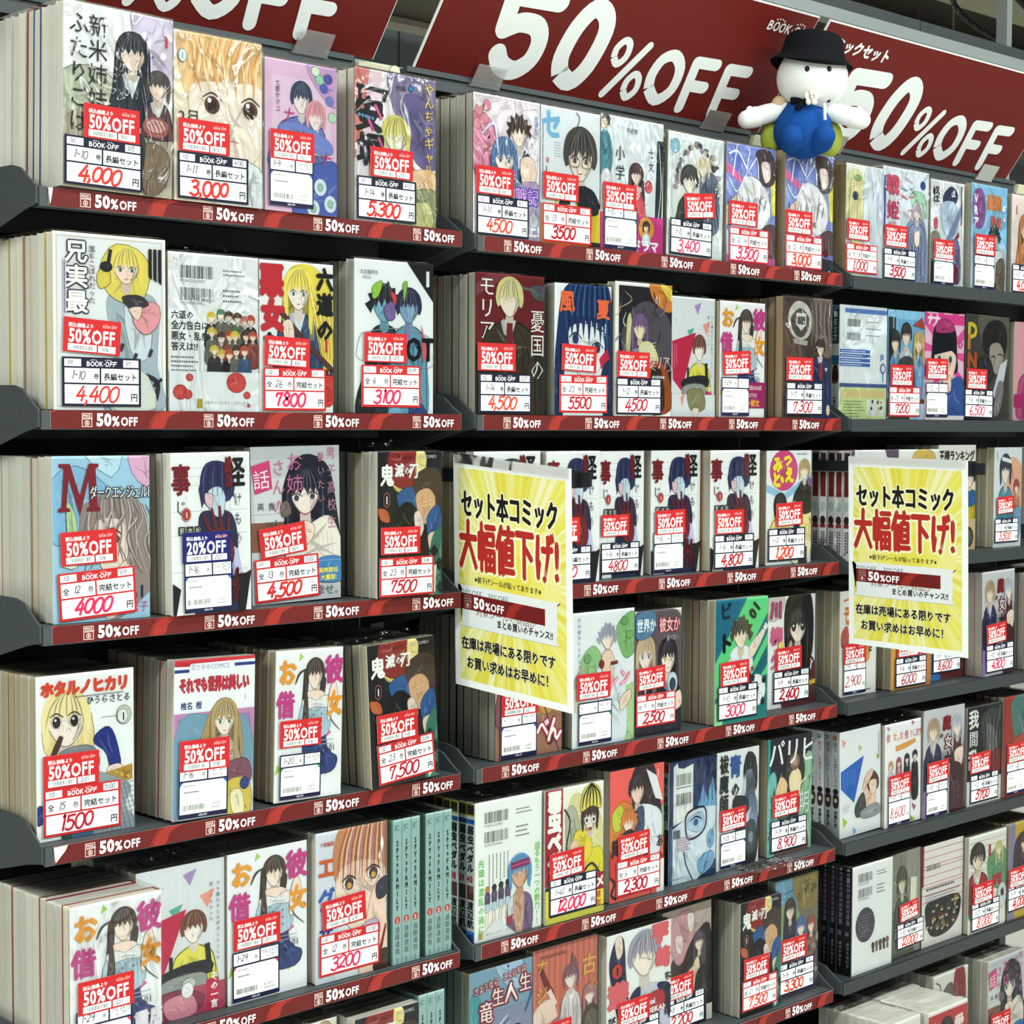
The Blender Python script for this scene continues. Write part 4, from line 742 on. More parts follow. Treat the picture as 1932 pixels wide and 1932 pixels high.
def H5(a): D3(a); a.r(60, 104, 100, 138, 'A82A6C'); a.t('累計OOO万', 62, 114, 7, 'F3EEF2', bold=.02, sx=.8); a.t('部手帳!', 62, 124, 7, 'E9D0DC', sx=.9); a.t('の彼女', 58, 135, 10, 'F0B83A', bold=.04)
def H6(a):
    a.r(0, 0, 100, 150, '4A3F3A'); a.b([(0, 30), (30, 40), (40, 110), (0, 120)], '6A5248'); a.b([(60, 0), (100, 0), (100, 70), (66, 60)], '7D6C66')
    for i in range(10): a.l([(56 + i * 5, 4), (60 + i * 4, 30), (58 + i * 5, 60)], 2, ('9A8A84', '5A4A46')[i % 2], .4)
    a.b([(10, 22), (24, 6), (46, 8), (58, 24), (54, 46), (34, 54), (14, 44)], 'C9C6BE'); a.b([(16, 26), (34, 14), (52, 26), (46, 44), (34, 50), (20, 42)], '5A524C'); a.p([(26, 20), (46, 20), (46, 34), (36, 42), (26, 34)], 'E4E4E0'); a.r(28, 24, 44, 34, '5C5C5C'); a.p([(20, 52), (50, 54), (48, 60), (22, 58)], 'B8B0A4')
    fig(a, 76, 62, 8.5, '3C332C', 'EFDDC8', '2E3C6C', 'short', yb=150, sh=2.3, collar='E8E8EC'); a.p([(74, 80), (79, 80), (80, 98), (76, 104), (73, 98)], 'A8342E'); a.p([(84, 88), (90, 86), (88, 92)], 'E8E8EC'); a.e(92, 140, 4, 7, 'E9D4C0'); a.t('1', 88, 22, 20, 'D8DCE4')
I1 = I2 = I3 = I4 = I5 = C2
def I6(a):
    a.r(0, 0, 100, 150, 'E9EEF0'); a.p([(0, 44), (40, 56), (100, 30), (100, 40), (40, 66), (0, 54)], '9AC4E4'); a.e(38, 26, 31, 27, 'D4488C')
    a.p([(2, 110), (30, 60), (40, 120), (10, 140)], 'EFDF9A'); a.b([(60, 60), (92, 40), (104, 70), (92, 120), (64, 110)], '2A2A2C'); a.b([(76, 90), (104, 80), (104, 132), (80, 128)], 'F1E3A0')
    fig(a, 84, 26, 11, 'BFA672', 'F4E6D6', '2E2E30', 'bob', yb=76, sh=1.4); fig(a, 30, 72, 12, '26262A', 'F4E9DC', 'F0E2A0', 'bob', yb=112, sh=1.8); fig(a, 60, 78, 9, 'C07A5A', 'F6E2D4', None, 'spiky'); a.b([(34, 120), (96, 118), (90, 150), (60, 150)], 'EDE6C8'); a.r(70, 128, 90, 150, '3A3A3C')
    for s, x, y, z in (('み', 12, 26, 21), ('つ', 36, 20, 19), ('と', 10, 46, 21), ('も', 28, 42, 10), ('え', 38, 40, 21)): a.t(s, x, y, z, 'F0DE3E', bold=.09)
    a.e(94, 42, 5, 5.6, '7A5A9A'); lines(a, 66, 4, 28, 1, 1, 1, '4A4A50')
def J1(a):
    a.r(0, 0, 100, 150, 'E9C6A8'); a.r(0, 0, 100, 60, 'D8E0E8'); a.b([(20, 40), (60, 20), (100, 50), (100, 155), (0, 155)], 'A8765E'); a.b([(60, 60), (86, 56), (90, 100), (66, 104)], 'C89A52'); a.b([(70, 70), (84, 66), (84, 92)], 'E2B86A')
    a.b([(10, 60), (40, 50), (60, 90), (30, 120), (0, 110)], '9A5A6A'); a.l([(66, 80), (82, 120), (96, 150)], 1, '4A2A24', .2); a.b([(74, 124), (84, 122), (86, 138), (78, 140)], '3A3436')
    a.t('べ', 60, 132, 26, 'B02A46', bold=.09, sx=.8); a.t('べ', 60, 132, 26, 'F6F2F2', bold=.03, sx=.8); a.t('んて', 76, 136, 30, 'B02A46', bold=.09, sx=.8); a.t('んて', 76, 136, 30, 'F6F2F2', bold=.03, sx=.8); a.r(10, 140, 60, 150, '3A2A3E')
def J2(a):
    a.r(0, 0, 100, 150, 'E6EBEC'); a.b([(70, 20), (100, 4), (104, 44), (84, 56)], '86B878'); a.b([(14, 52), (34, 38), (48, 56), (40, 80), (16, 78)], '9AC48A'); a.b([(60, 110), (104, 86), (104, 155), (56, 155)], 'B6D49A')
    for (x, y, c) in ((84, 14, '6EA462'), (92, 30, '7EB070'), (24, 52, '78AE6C'), (30, 66, 'A8CC98'), (90, 100, '8CBE6E'), (80, 130, 'C6DEA8')): a.e(x, y, 6, 5, c)
    a.p([(0, 76), (14, 60), (24, 72), (20, 90), (0, 92)], 'B9AC98'); a.r(0, 84, 20, 110, 'CFC6B8')
    a.b([(36, 74), (50, 56), (72, 58), (84, 80), (88, 110), (84, 150), (50, 150), (44, 110)], 'DDE4EA'); fig(a, 56, 30, 12, 'A6A8B8', 'F4E2D2', None, 'spiky'); a.b([(46, 50), (64, 48), (64, 84), (52, 92)], 'EBCFBA')
    a.e(46, 60, 4, 5, '8C2230'); a.r(60, 58, 72, 62, '7A3A2E', rot=-4); a.b([(76, 102), (92, 92), (94, 102), (78, 116)], 'EFD6C4')
    a.t('サガレン', 14, 90, 21, 'E4608C', bold=.06, sx=.95, shear=.1, rot=-4); a.t('サガレン', 14, 90, 21, 'F9D6E0', bold=.0, sx=.95, shear=.1, rot=-4); a.t('竹村優作ヤスダスズヒト', 10, 6, 5, '6A86B0', vert=True, sp=1.3)
def J3(a):
    a.r(0, 0, 100, 150, 'D4D2D0'); a.b([(-4, 10), (60, 0), (104, 20), (104, 155), (-4, 155)], '6A5A60'); a.b([(10, 100), (90, 90), (104, 155), (-4, 155)], '2C2A38')
    fig(a, 22, 52, 17, 'CDB492', 'F6E6DA', '2E2E3C', 'long', yb=120, sh=1.3, eyes='5A6A8C', collar='EDEDF0'); fig(a, 70, 58, 17, '2E2830', 'F6E6DC', '282A36', 'long', yb=150, sh=1.5, eyes='C09A4A', collar='8C9AB0')
    a.e(80, 90, 11, 13, 'D6DCE0'); a.e(80, 92, 7, 8, '3A4A5C'); a.b([(74, 112), (96, 100), (100, 118), (84, 124)], 'F3DCCC')
    a.b([(0, 4), (40, 2), (38, 26), (16, 34), (0, 30)], '5C86A8'); a.t('世界か', 2, 24, 17, 'E6F0F6', bold=.03, sx=.8); a.t('彼女か', 50, 26, 19, 'D65A5E', bold=.06, sx=.8); a.t('彼女か', 50, 26, 19, 'F6E6E8', bold=.0, sx=.8); a.t('選べない', 66, 38, 8, 'D6DCE6', sx=.8)
def J4(a):
    a.r(0, 0, 100, 150, '64D489'); a.p([(0, 0), (60, 0), (0, 76)], '23708C'); a.p([(0, 118), (100, 96), (100, 150), (0, 150)], '23807E'); a.p([(100, 20), (100, 46), (40, 118), (20, 118)], '2A7480'); a.p([(100, 60), (100, 84), (66, 118), (50, 118)], '1F6A7A'); a.p([(0, 124), (20, 116), (14, 150), (0, 150)], '8CE0A0')
    a.b([(28, 66), (46, 56), (66, 62), (72, 84), (60, 98), (30, 96)], 'E9EDF0'); a.b([(64, 60), (90, 40), (94, 46), (70, 74)], 'F0DCC8'); a.b([(18, 84), (30, 70), (28, 104), (16, 112)], 'F0DCC8'); fig(a, 48, 42, 16, '4E4A3A', 'F2E2CC', None, 'spiky')
    a.e(78, 114, 18, 20, 'ECEDEE'); 
    for (x, y) in ((78, 112), (70, 98), (92, 102), (90, 128), (68, 128)): a.p([(x - 4, y), (x, y - 5), (x + 5, y - 1), (x + 3, y + 5), (x - 3, y + 4)], '2A2A32')
    a.b([(50, 96), (66, 92), (70, 118), (54, 120)], '2E3040'); a.t('01', 72, 28, 20, '2A2226', rot=-50, bold=.04)
    a.t('ビ', 8, 22, 22, '16323E', bold=.03); a.t('ト', 6, 62, 26, '121416', bold=.05); a.r(26, 84, 38, 88, '121416'); a.r(8, 100, 26, 104, '121416')
    for (x, y, s) in ((64, 98, 'ゲキ'), (78, 60, '鈴木大輔')): a.t(s, x, y, 8, 'F2F4F2' if y < 90 else 'A82A34', rot=-48, bold=.03)
def J5(a):
    a.r(0, 0, 100, 150, 'E9E8EA'); a.b([(0, 0), (34, 0), (24, 28), (0, 30)], 'C9C4C0'); a.b([(42, 90), (90, 84), (104, 110), (104, 150), (30, 150)], '5E2A2C'); a.l([(66, 100), (84, 88), (96, 94)], 2, 'E8DCDC', 0); a.p([(84, 98), (94, 92), (92, 104)], 'EFEFF0')
    a.b([(34, 20), (50, -4), (86, -4), (96, 30), (94, 80), (80, 90), (40, 84)], '241F22'); fig(a, 62, 42, 19, '2A2528', 'F5E7DF', None, 'long'); a.b([(40, 74), (48, 60), (52, 84), (44, 96)], 'CBB69A')
    for x in (53, 72): a.e(x, 43, 4.6, 6, '3A3230'); a.e(x - 1, 41, 1.4, 1.6, 'FFFFFF')
    a.t('川柳', 4, 6, 26, 'C25A80', vert=True, bold=.06, sp=1.2, sx=.9) if False else (a.t('川', 4, 26, 24, 'A84A70', bold=.08), a.t('柳', 4, 62, 26, 'D0628C', bold=.06), a.t('少', 6, 94, 24, 'D0628C', bold=.06)); a.e(26, 66, 6, 6, 'F0D87A'); a.r(84, 118, 100, 124, 'D9B23A', rot=-8)
def K1(a):
    backcover(a, 'EDF0EC', '2A2A2C'); a.t('先頭は混乱の渦に', 9, 62, 9, '6DBE54', vert=True, bold=.03, sp=1.12); a.t('迫るもう一つの勢力!!', 93, 55, 9, '6DBE54', vert=True, bold=.03, sp=.92)
    lines(a, 20, 58, 36, 6, -5.5, 1.3, '5A5E60', vert=True)
    for i, c in enumerate(('C98A3A', '2A2A2E', '2A2A2E', '2A2A2E')):
        x = 18 + i * 10; y = 92 + (3 - i) * 1.2; a.e(x, y, 3.3, 3.8, c); a.b([(x - 3.4, y + 4), (x + 3.4, y + 4), (x + 3, y + 17), (x - 3, y + 17)], '5E4A6C'); a.b([(x - 3, y + 16), (x + 3, y + 16), (x + 3.4, y + 24), (x - 3.4, y + 24)], 'B9D6DE'); a.l([(x - 1.6, y + 23), (x - 3, y + 40)], 1.6, 'E4C6B0', .2); a.l([(x + 1.6, y + 23), (x + 1, y + 40)], 1.6, 'E4C6B0', .2)
    a.b([(48, 118), (64, 106), (82, 112), (86, 134), (80, 155), (50, 155)], '7A6488'); a.b([(48, 116), (58, 108), (62, 126), (50, 138)], 'D8DCE4'); a.p([(48, 130), (56, 128), (54, 140), (46, 138)], 'A83A50'); a.b([(56, 110), (72, 106), (70, 150), (60, 150)], 'D0A88E')
    fig(a, 66, 84, 15, '5C9CCB', 'D9AE90', None, 'bob'); a.p([(52, 72), (80, 70), (80, 78), (52, 80)], '8A2E5C'); a.r(53, 74, 79, 76, 'B9508A', rot=-4); a.p([(0, 150), (30, 128), (60, 150)], 'DDE0DE'); a.t('少年チャンピオン・コミックス', 12, 145, 3.6, '5A5A60'); a.r(5, 140, 10, 147, 'A9A03C')
def K2(a):
    a.r(0, 0, 100, 150, 'EEF0E0'); a.r(0, 0, 30, 108, 'A82434'); a.b([(40, 20), (60, 10), (96, 40), (100, 100), (60, 110), (34, 80)], 'DDD7A0'); a.b([(34, 30), (50, 24), (60, 60), (40, 76)], 'B9BCA6')
    a.l([(32, 24), (42, 40), (36, 70), (46, 92)], 2.4, '26282A', .1); a.b([(70, 80), (96, 76), (100, 106), (76, 112)], 'E6D83C'); a.b([(52, 52), (74, 56), (80, 80), (60, 92), (46, 76)], 'E9D64A'); a.b([(42, 66), (54, 62), (56, 84), (44, 82)], 'EBD0B4')
    fig(a, 76, 38, 13, '4A2E2E', 'F3E2D2', None, 'bob'); a.b([(60, 30), (64, 8), (78, 0), (92, 8), (96, 30), (78, 26)], 'EADB6A')
    for i in range(6): a.l([(78, 0), (66 + i * 5, 12), (62 + i * 6.4, 28)], 2.2, '1E1E1E', .5)
    for x in (70, 82): a.e(x, 42, 4, 4.6, 'FFFFFF'); a.e(x, 42, 2, 2.4, '2A1E1C')
    a.e(76, 52, 3, 2, 'A83A34'); a.l([(64, 100), (80, 92), (96, 112), (90, 134), (66, 130), (64, 100)], 2.6, '26282A', 0)
    a.t('弱虫ペダル', 15, 2, 24, 'F6F4EE', vert=True, bold=.08, sp=.95, sx=.95); a.r(0, 108, 100, 150, '26241E'); a.r(84, 104, 100, 124, 'A82434'); a.t('メ', 86, 120, 15, 'F6F4EE', bold=.06); a.r(86, 124, 100, 142, 'F0E040'); a.t('連', 87, 132, 8, 'D0602A', bold=.05); a.t('始!', 86, 141, 8, 'D0602A', bold=.05); a.r(0, 112, 8, 150, 'E6D43C'); a.r(0, 143, 100, 150, 'C9C24A')
def K3(a):
    a.r(0, 0, 100, 150, 'EE6A62'); a.b([(0, 60), (20, 36), (46, 50), (40, 90), (0, 100)], 'DD8A42'); a.b([(4, 50), (20, 40), (30, 60), (10, 70)], 'C9D44A'); a.b([(78, 60), (100, 50), (100, 84), (82, 90)], '8EBE86')
    a.b([(40, 10), (56, -4), (80, 0), (88, 30), (96, 60), (76, 66), (44, 50)], '3A2C30'); a.p([(66, 4), (86, 14), (98, 44), (84, 40)], 'E9EAEE'); fig(a, 50, 26, 14, '3A2C30', 'F3D8C8', None, 'short'); a.b([(48, 50), (66, 44), (96, 60), (90, 110), (70, 100), (58, 80)], 'E4E8EE'); a.b([(46, 52), (62, 48), (60, 84), (50, 88)], '4A5074')
    fig(a, 34, 60, 12, 'E0873E', 'F6DCC8', None, 'spiky'); a.b([(22, 76), (40, 70), (52, 90), (30, 100)], '3A3038'); a.b([(0, 92), (30, 86), (24, 120), (0, 122)], 'D8443E')
    a.t('胃', 56, 92, 20, '1E1C20', bold=.06, sx=.8); a.t('ぶく', 65, 96, 12, '1E1C20', vert=True, bold=.05); a.t('あの人の', 92, 82, 17, '1E1C20', vert=True, bold=.02, sx=.8, sp=1.05); a.t('足', 2, 96, 20, '3A1E24', bold=.08); a.r(76, 112, 86, 150, 'E06A62'); a.r(86, 112, 100, 150, 'E9E9E6'); a.l([(0, 120), (8, 128), (3, 140), (12, 146)], 3, '26242A', .2); a.t('1', 84, 16, 14, 'F4E6E2')
def K4(a):
    a.r(0, 0, 100, 150, '1F355F'); a.p([(8, 6), (16, 2), (18, 8), (30, 10), (50, 6), (50, 70), (8, 78)], 'E9EBE8'); barcode(a, 14, 16, 32, 14, '2A2A2C', 2); lines(a, 14, 32, 32, 1, 1, 1.6, '55555A'); barcode(a, 14, 40, 32, 14, '2A2A2C', 5)
    a.p([(0, 84), (30, 74), (60, 60), (100, 56), (100, 130), (60, 150), (6, 150), (6, 84)], 'D6E2EA'); a.p([(60, 60), (72, 34), (80, 52), (92, 26), (100, 50), (100, 64)], '6FA8D2'); a.p([(100, 30), (70, 0), (100, 0)], '14264A')
    for i in range(6): a.l([(50 + i * 9, 0), (58 + i * 8, 26), (56 + i * 9, 56)], 2.2, ('2E4A7E', '101E3C')[i % 2], .4)
    a.l([(34, 84), (38, 66), (74, 62), (78, 84), (64, 96), (40, 98), (34, 84)], 3, '14203C', 0, n=3); a.b([(38, 84), (42, 72), (70, 68), (73, 84), (60, 92)], 'B9D4E8'); a.l([(44, 76), (56, 72), (68, 76)], 2, '1C2A48', .3); a.e(56, 79, 5, 4, '2E5A94')
    a.b([(80, 100), (92, 92), (96, 108), (86, 116)], '86B4D8'); a.b([(60, 128), (90, 118), (96, 134), (70, 146)], '7EAED4'); a.l([(30, 112), (36, 130), (50, 150)], 2, '22406E', .3); lines(a, 16, 94, 30, 6, 3, 1.2, 'C0848A'); a.r(8, 84, 22, 94, '6A7078'); a.b([(0, 86), (5, 84), (5, 150), (0, 150)], '3F6AA8'); a.r(4, 143, 30, 144, 'A0A4AC')
def K5(a):
    a.r(0, 0, 100, 150, 'E6E8E8'); a.b([(62, 30), (72, 6), (92, 14), (96, 50), (84, 60), (70, 52)], '2C3038'); a.b([(66, 34), (84, 30), (90, 56), (80, 80), (60, 74)], 'C9D4E2'); a.b([(36, 70), (60, 60), (90, 76), (100, 100), (92, 150), (60, 150)], '2E3236'); a.b([(74, 60), (96, 70), (94, 110), (84, 110)], '8A9ABC'); a.p([(62, 90), (80, 76), (74, 104)], 'D8DCE4')
    for i in range(10): a.l([(64 + i * 3, 20), (70 + i * 2, 50), (60 + i * 4, 88)], 1.2, ('14161A', '6A7480')[i % 2], .5)
    a.b([(66, 100), (90, 96), (92, 130), (72, 136)], '4A5058'); a.e(80, 116, 6, 8, '8C949C'); a.t('祓魔師', 16, 4, 25, '2A2C30', vert=True, sp=1.0, bold=.03, sx=.85); a.t('青', 28, 32, 30, '3C5C9C', bold=.04, sx=.95); a.t('の', 32, 58, 21, '2A2C30', bold=.03)
def K6(a):
    a.r(0, 0, 100, 150, '2B2937'); a.r(0, 0, 6, 100, '2E9A96'); a.b([(0, 60), (20, 50), (24, 155), (0, 155)], '7EC6C0'); a.b([(80, 40), (104, 36), (104, 155), (70, 155)], '9AC6A4'); a.b([(30, 120), (80, 110), (90, 155), (20, 155)], '7A5A48')
    a.b([(38, 40), (50, 22), (72, 22), (84, 44), (76, 70), (60, 88), (44, 76)], '3A3430'); a.b([(48, 52), (64, 42), (76, 54), (72, 78), (60, 88), (50, 72)], 'EFDFB8'); a.e(60, 34, 12, 11, '8A6A5E'); a.e(60, 34, 7, 6, 'B99A92'); a.b([(18, 66), (30, 50), (44, 62), (36, 84), (22, 86)], 'EBCB9A')
    a.b([(20, 84), (44, 76), (64, 92), (40, 104), (20, 100)], '4A7A5A'); a.l([(52, 78), (70, 66), (86, 56)], 2.4, 'F0ECD8', .4); a.l([(10, 80), (24, 56), (30, 46)], 1, 'C9D8D4', .3)
    a.t('パリピ', 0, 34, 38, 'F2F3F1', sx=.95, shear=.05, bold=.02); a.t('孔', 6, 60, 10, '9AD0D0'); a.t('明', 70, 100, 30, 'E4EDE8', sx=.8)
def L1(a):
    a.r(0, 0, 100, 150, '7FA2B8'); a.b([(0, 30), (20, 40), (10, 120), (0, 130)], '4C9AA4'); a.b([(20, 60), (60, 50), (104, 60), (104, 155), (10, 155)], '8A93AC'); a.b([(40, -4), (80, -4), (90, 30), (60, 26)], 'A9C4DC')
    for i in range(12): a.l([(0, 64 + i * 7), (30, 74 + i * 4), (60 + i * 3, 58 + i * 4)], 3, ('D6DDEA', '5A6A84', 'AEBCD2')[i % 3], .5)
    fig(a, 74, 86, 11, '1C1E24', 'EADCCB', 'A84040', 'long', yb=150, sh=1.4); a.l([(88, 60), (98, 40), (94, 20)], 3, '3A6AA8', .3)
    for s, x, y, z in (('さようなら', 6, 26, 10), ('こんにちは', 52, 18, 9.5)): a.t(s, x, y, z, '8C3440', bold=.13, sx=.8, rot=-8); a.t(s, x, y, z, 'E9D8D0', bold=.01, sx=.8, rot=-8)
    for s, x, y, z in (('竜', 14, 58, 26), ('生、', 34, 42, 22), ('人', 54, 42, 24), ('生', 78, 34, 22)): a.t(s, x, y, z, '8A2A38', bold=.1, sx=.9); a.t(s, x, y, z, 'F1ECEA', bold=.01, sx=.9)
def L2(a):
    a.r(0, 0, 100, 150, 'C46A58')
    for i in range(12): a.r(i * 9, 0, i * 9 + 3, 150, 'D08070')
    a.b([(0, 70), (30, 60), (40, 110), (0, 120)], 'E9CFC2'); a.l([(10, 20), (20, 40), (30, 54)], 8, '7A2A36', .2); a.l([(24, 48), (34, 66)], 7, 'E8D6CC', .1); a.b([(20, 90), (50, 80), (60, 110), (24, 116)], 'B87A86')
    fig(a, 58, 40, 11, '8A5A66', 'EEDCD2', 'D8CCD0', 'bob', yb=92, sh=1.4, collar='F0ECEC'); fig(a, 88, 66, 9, 'B07A80', 'EEDCD2', '8E7A7E', 'long', yb=110, sh=1.3); a.p([(56, 30), (60, 12), (70, 28)], '8A5A66'); a.e(90, 96, 15, 19, '55483E'); a.e(90, 96, 11, 14, '6E6256')
    a.t('ナ', 2, 26, 20, 'D9BE4C'); a.t('古', 74, 40, 24, 'D9A85A', bold=.03); a.t('ジ', 2, 58, 20, 'D9BE4C'); a.t('の', 84, 62, 18, 'D9A85A'); lines(a, 10, 8, 40, 1, 2, 3, '9A5A4C')
def L3(a):
    a.r(0, 0, 100, 150, 'EEF0EE'); a.b([(4, 30), (14, 6), (26, 10), (30, 60), (40, 130), (20, 110), (6, 56)], '2A2A4E'); a.b([(12, 8), (22, 4), (24, 24), (16, 30)], 'F2DCCB')
    a.b([(46, 74), (70, 70), (96, 84), (98, 150), (30, 150), (36, 100)], 'C9CCDC'); a.b([(36, 80), (52, 72), (44, 110), (30, 116)], '2A2A4E'); a.b([(78, 74), (100, 80), (98, 120), (90, 96)], '2A2A4E')
    fig(a, 58, 34, 22, 'A7A2B2', 'F6E8DC', None, 'short', strands=16); a.b([(60, 86), (86, 82), (88, 104), (50, 112)], 'B8323E'); a.t('Sugoi', 52, 96, 10, 'F6F4F4', bold=.05); a.t('DEKAI', 62, 106, 9, 'F6F4F4', bold=.05)
    a.e(15, 44, 8, 9, 'C8443E'); a.t('1', 12.4, 48, 12, '2A2226', bold=.06); a.t('宇崎', 74, 26, 22, 'DE6A72', bold=.12, sx=.9) if False else (a.t('宇', 70, 22, 26, 'DE6A72', bold=.1, sx=.95), a.t('崎', 76, 52, 24, 'DE6A72', bold=.1, sx=.9), a.t('遊', 2, 84, 30, 'DE6A72', bold=.1)); a.t('ちゃんは', 95, 62, 12, '2A2A30', vert=True, bold=.04, sp=1.15); a.t('びたい', 7, 96, 12, '2A2A30', vert=True, bold=.04)
    a.r(0, 140, 100, 150, '9AC4D8')
def L4(a):
    a.r(0, 0, 100, 150, '4A3A34'); a.b([(-4, -4), (104, -4), (104, 40), (60, 60), (30, 50), (-4, 90)], 'B9A8A0'); a.b([(14, 30), (34, 6), (64, 10), (60, 50), (30, 70)], 'C99AA0'); a.b([(50, 10), (64, 12), (62, 30), (54, 32)], 'E6DAD0'); a.b([(26, 34), (40, 36), (38, 56), (28, 52)], 'E6D6CC')
    a.b([(40, 70), (64, 40), (96, 30), (100, 100), (60, 110), (20, 120)], '2E2426'); fig(a, 74, 48, 10, '5A4458', 'EADCC8', None, 'long'); a.b([(60, 80), (72, 66), (76, 96), (66, 120)], 'E4CDB2'); a.b([(20, 104), (60, 76), (64, 88), (26, 118)], 'E0C9AE'); a.b([(66, 90), (92, 84), (96, 155), (66, 155)], '242022'); a.r(88, 130, 104, 150, 'C9C6BC')
def L6(a):
    a.r(0, 0, 100, 150, '7A7668'); a.b([(0, -4), (60, -4), (70, 30), (20, 44), (0, 40)], '6F9AB4'); a.b([(40, 0), (100, 0), (100, 40), (60, 44)], '8A7A4E'); a.b([(0, 40), (40, 30), (60, 60), (20, 80), (0, 76)], '86A074'); a.b([(0, 90), (100, 80), (100, 155), (0, 155)], '4E4A58')
    r = random.Random(8)
    for i in range(30): a.e(r.uniform(55, 98), r.uniform(4, 30), r.uniform(2, 5), r.uniform(2, 5), r.choice(('A08A4A', '5C5034', '7E6C3E')), n=7)
    fig(a, 34, 40, 11, '3A2E2C', 'E9D6C4', '343A54', 'long', yb=100, sh=1.4); fig(a, 60, 66, 10, '4F6EA6', 'ECDCCF', '6A7494', 'long', yb=110, sh=1.3); fig(a, 84, 66, 9, '9A4E44', 'ECD8C8', '8A6A62', 'bob', yb=120, sh=1.3)
    for i in range(24): a.e(r.uniform(60, 100), r.uniform(80, 130), r.uniform(3, 6), r.uniform(3, 6), r.choice(('9A7A74', '6A5A68', 'B09A90', '524A58')), n=8)
L5 = C4
def M1(a):
    a.r(0, 0, 100, 150, 'E6EADF'); a.b([(0, 20), (40, 10), (60, 60), (30, 110), (0, 110)], 'E0E2B4'); a.b([(0, 80), (20, 70), (20, 120), (0, 124)], 'E9C4D0'); a.b([(50, 10), (100, 10), (100, 150), (56, 150)], 'DCE2EA'); a.b([(14, 20), (40, 22), (38, 100), (10, 96)], 'EDE2B0')
    for i in range(8): a.l([(12 + i * 4, 24), (14 + i * 4, 60), (8 + i * 4, 100)], 2, ('E2D490', 'F4ECC8')[i % 2], .4)
    a.e(24, 42, 8, 6, '6A7A8A'); a.e(24, 42, 5, 5, '3A4458'); a.e(30, 18, 10, 4, 'A9C08A')
def M2(a):
    a.r(0, 0, 100, 150, 'DDE3EA'); a.r(2, 12, 6, 90, '3E4AA0'); r = random.Random(41)
    a.b([(60, 30), (90, 30), (96, 60), (70, 60)], 'A9D0B4'); a.e(87, 18, 6, 6, '2F4A9E'); a.b([(50, 76), (90, 66), (100, 150), (44, 150)], '9AA6C2'); fig(a, 74, 56, 10, 'C9BCC8', 'F4E2DA', '8E9ABC', 'bob', yb=140, sh=1.8); a.b([(68, 84), (80, 80), (78, 100), (70, 100)], 'F3D9CC')
    for i in range(18): x = r.uniform(6, 60); y = r.uniform(6, 80); a.l([(x, y), (x + r.uniform(6, 20), y + r.uniform(-4, 12))], r.uniform(1.5, 3.4), r.choice(('D6688A', 'E9C0CC', 'F4F6F8', '8A86A0')), .4)
    a.t('戦', 6, 34, 28, 'D0506E', bold=.04); a.t('姫', 8, 66, 26, 'D0506E', bold=.03); lines(a, 12, 72, 22, 3, 4, 3, 'D890A4')
def M3(a):
    a.r(0, 0, 100, 150, 'E6E8EA'); a.b([(36, 20), (60, 6), (80, 16), (70, 34), (40, 34)], '3A3E5C'); a.b([(30, 34), (74, 30), (80, 70), (40, 76)], 'C3D2E6'); a.p([(40, 90), (90, 30), (94, 40), (50, 104)], '8C94B8'); a.p([(50, 96), (84, 70), (86, 76), (56, 104)], '8A3A4A'); a.b([(56, 90), (84, 84), (90, 140), (60, 140)], '6A6E94')
    a.t('怪', 4, 30, 26, '3A2A30', sx=.8, bold=.02); a.t('物', 60, 142, 30, '7C1F28', sx=.8, bold=.04); a.r(90, 4, 92, 60, '6A1F26'); a.e(14, 62, 6, 9, 'C25A60'); a.b([(0, 78), (24, 76), (28, 110), (0, 118)], '8A8478'); a.p([(0, 112), (14, 124), (6, 150), (0, 150)], '2A2A30')
def M4(a):
    a.r(0, 0, 100, 150, '8FC4E4'); a.b([(0, 90), (40, 80), (100, 90), (100, 155), (0, 155)], 'B9CFE0'); a.b([(4, 18), (26, 6), (38, 26), (34, 58), (10, 60)], '9A5A9C'); a.t('VRア', 13, 12, 17, 'F6F4F8', vert=True, bold=.05); a.t('最強', 44, 32, 22, 'D8864A', bold=.08, sx=.9); a.t('勇者', 52, 58, 18, 'C9604A', bold=.04, sx=.9)
    fig(a, 64, 72, 13, '3A3838', 'F3E2D4', '4A6A3E', 'spiky', yb=110, sh=1.6); a.b([(54, 100), (86, 92), (90, 130), (56, 136)], 'E4E8EC'); a.b([(70, 110), (92, 104), (92, 150), (70, 150)], '7A6A5C')
def M5(a): a.r(0, 0, 100, 150, 'F0E0DC'); fig(a, 40, 50, 16, 'C98A5A', SK, 'E89A6A', 'long', yb=130, sh=1.6); a.t('1', 8, 30, 20, 'D04A4A')
def N1(a):
    a.r(0, 0, 100, 150, 'E3E9EC'); a.r(10, 4, 100, 10, '5A82C4'); barcode(a, 15, 18, 28, 10, '3A3A40', 3); barcode(a, 15, 36, 28, 10, '3A3A40', 6); lines(a, 54, 20, 34, 3, 9, 1.6, '8A929A')
    for i in range(4): a.r(0, 58 + i * 6, 64, 62.4 + i * 6, '3E68B4'); lines(a, 3, 59.6 + i * 6, 56, 1, 1, 1.4, 'D6E0F0')
    a.t('JB', 86, 70, 10, '4A80BC', bold=.03); a.e(92, 82, 6, 7, '4A80BC'); a.e(92, 82, 4, 5, 'E3E9EC'); a.r(91, 88, 93, 100, '4A80BC'); a.r(0, 103, 100, 108, '4A5A94'); a.r(2, 108, 98, 150, 'C9D89A'); a.r(4, 112, 96, 122, 'D6C28A'); lines(a, 8, 126, 44, 6, 4, 1.6, '7A8A5A'); a.r(58, 124, 94, 146, 'DDE2DC')
    r = random.Random(3)
    for i in range(14): a.e(r.uniform(60, 92), r.uniform(126, 144), 2.4, 2.6, r.choice(('5A5248', 'C9A87A', '3A3430', 'D8D4CC')), n=7)
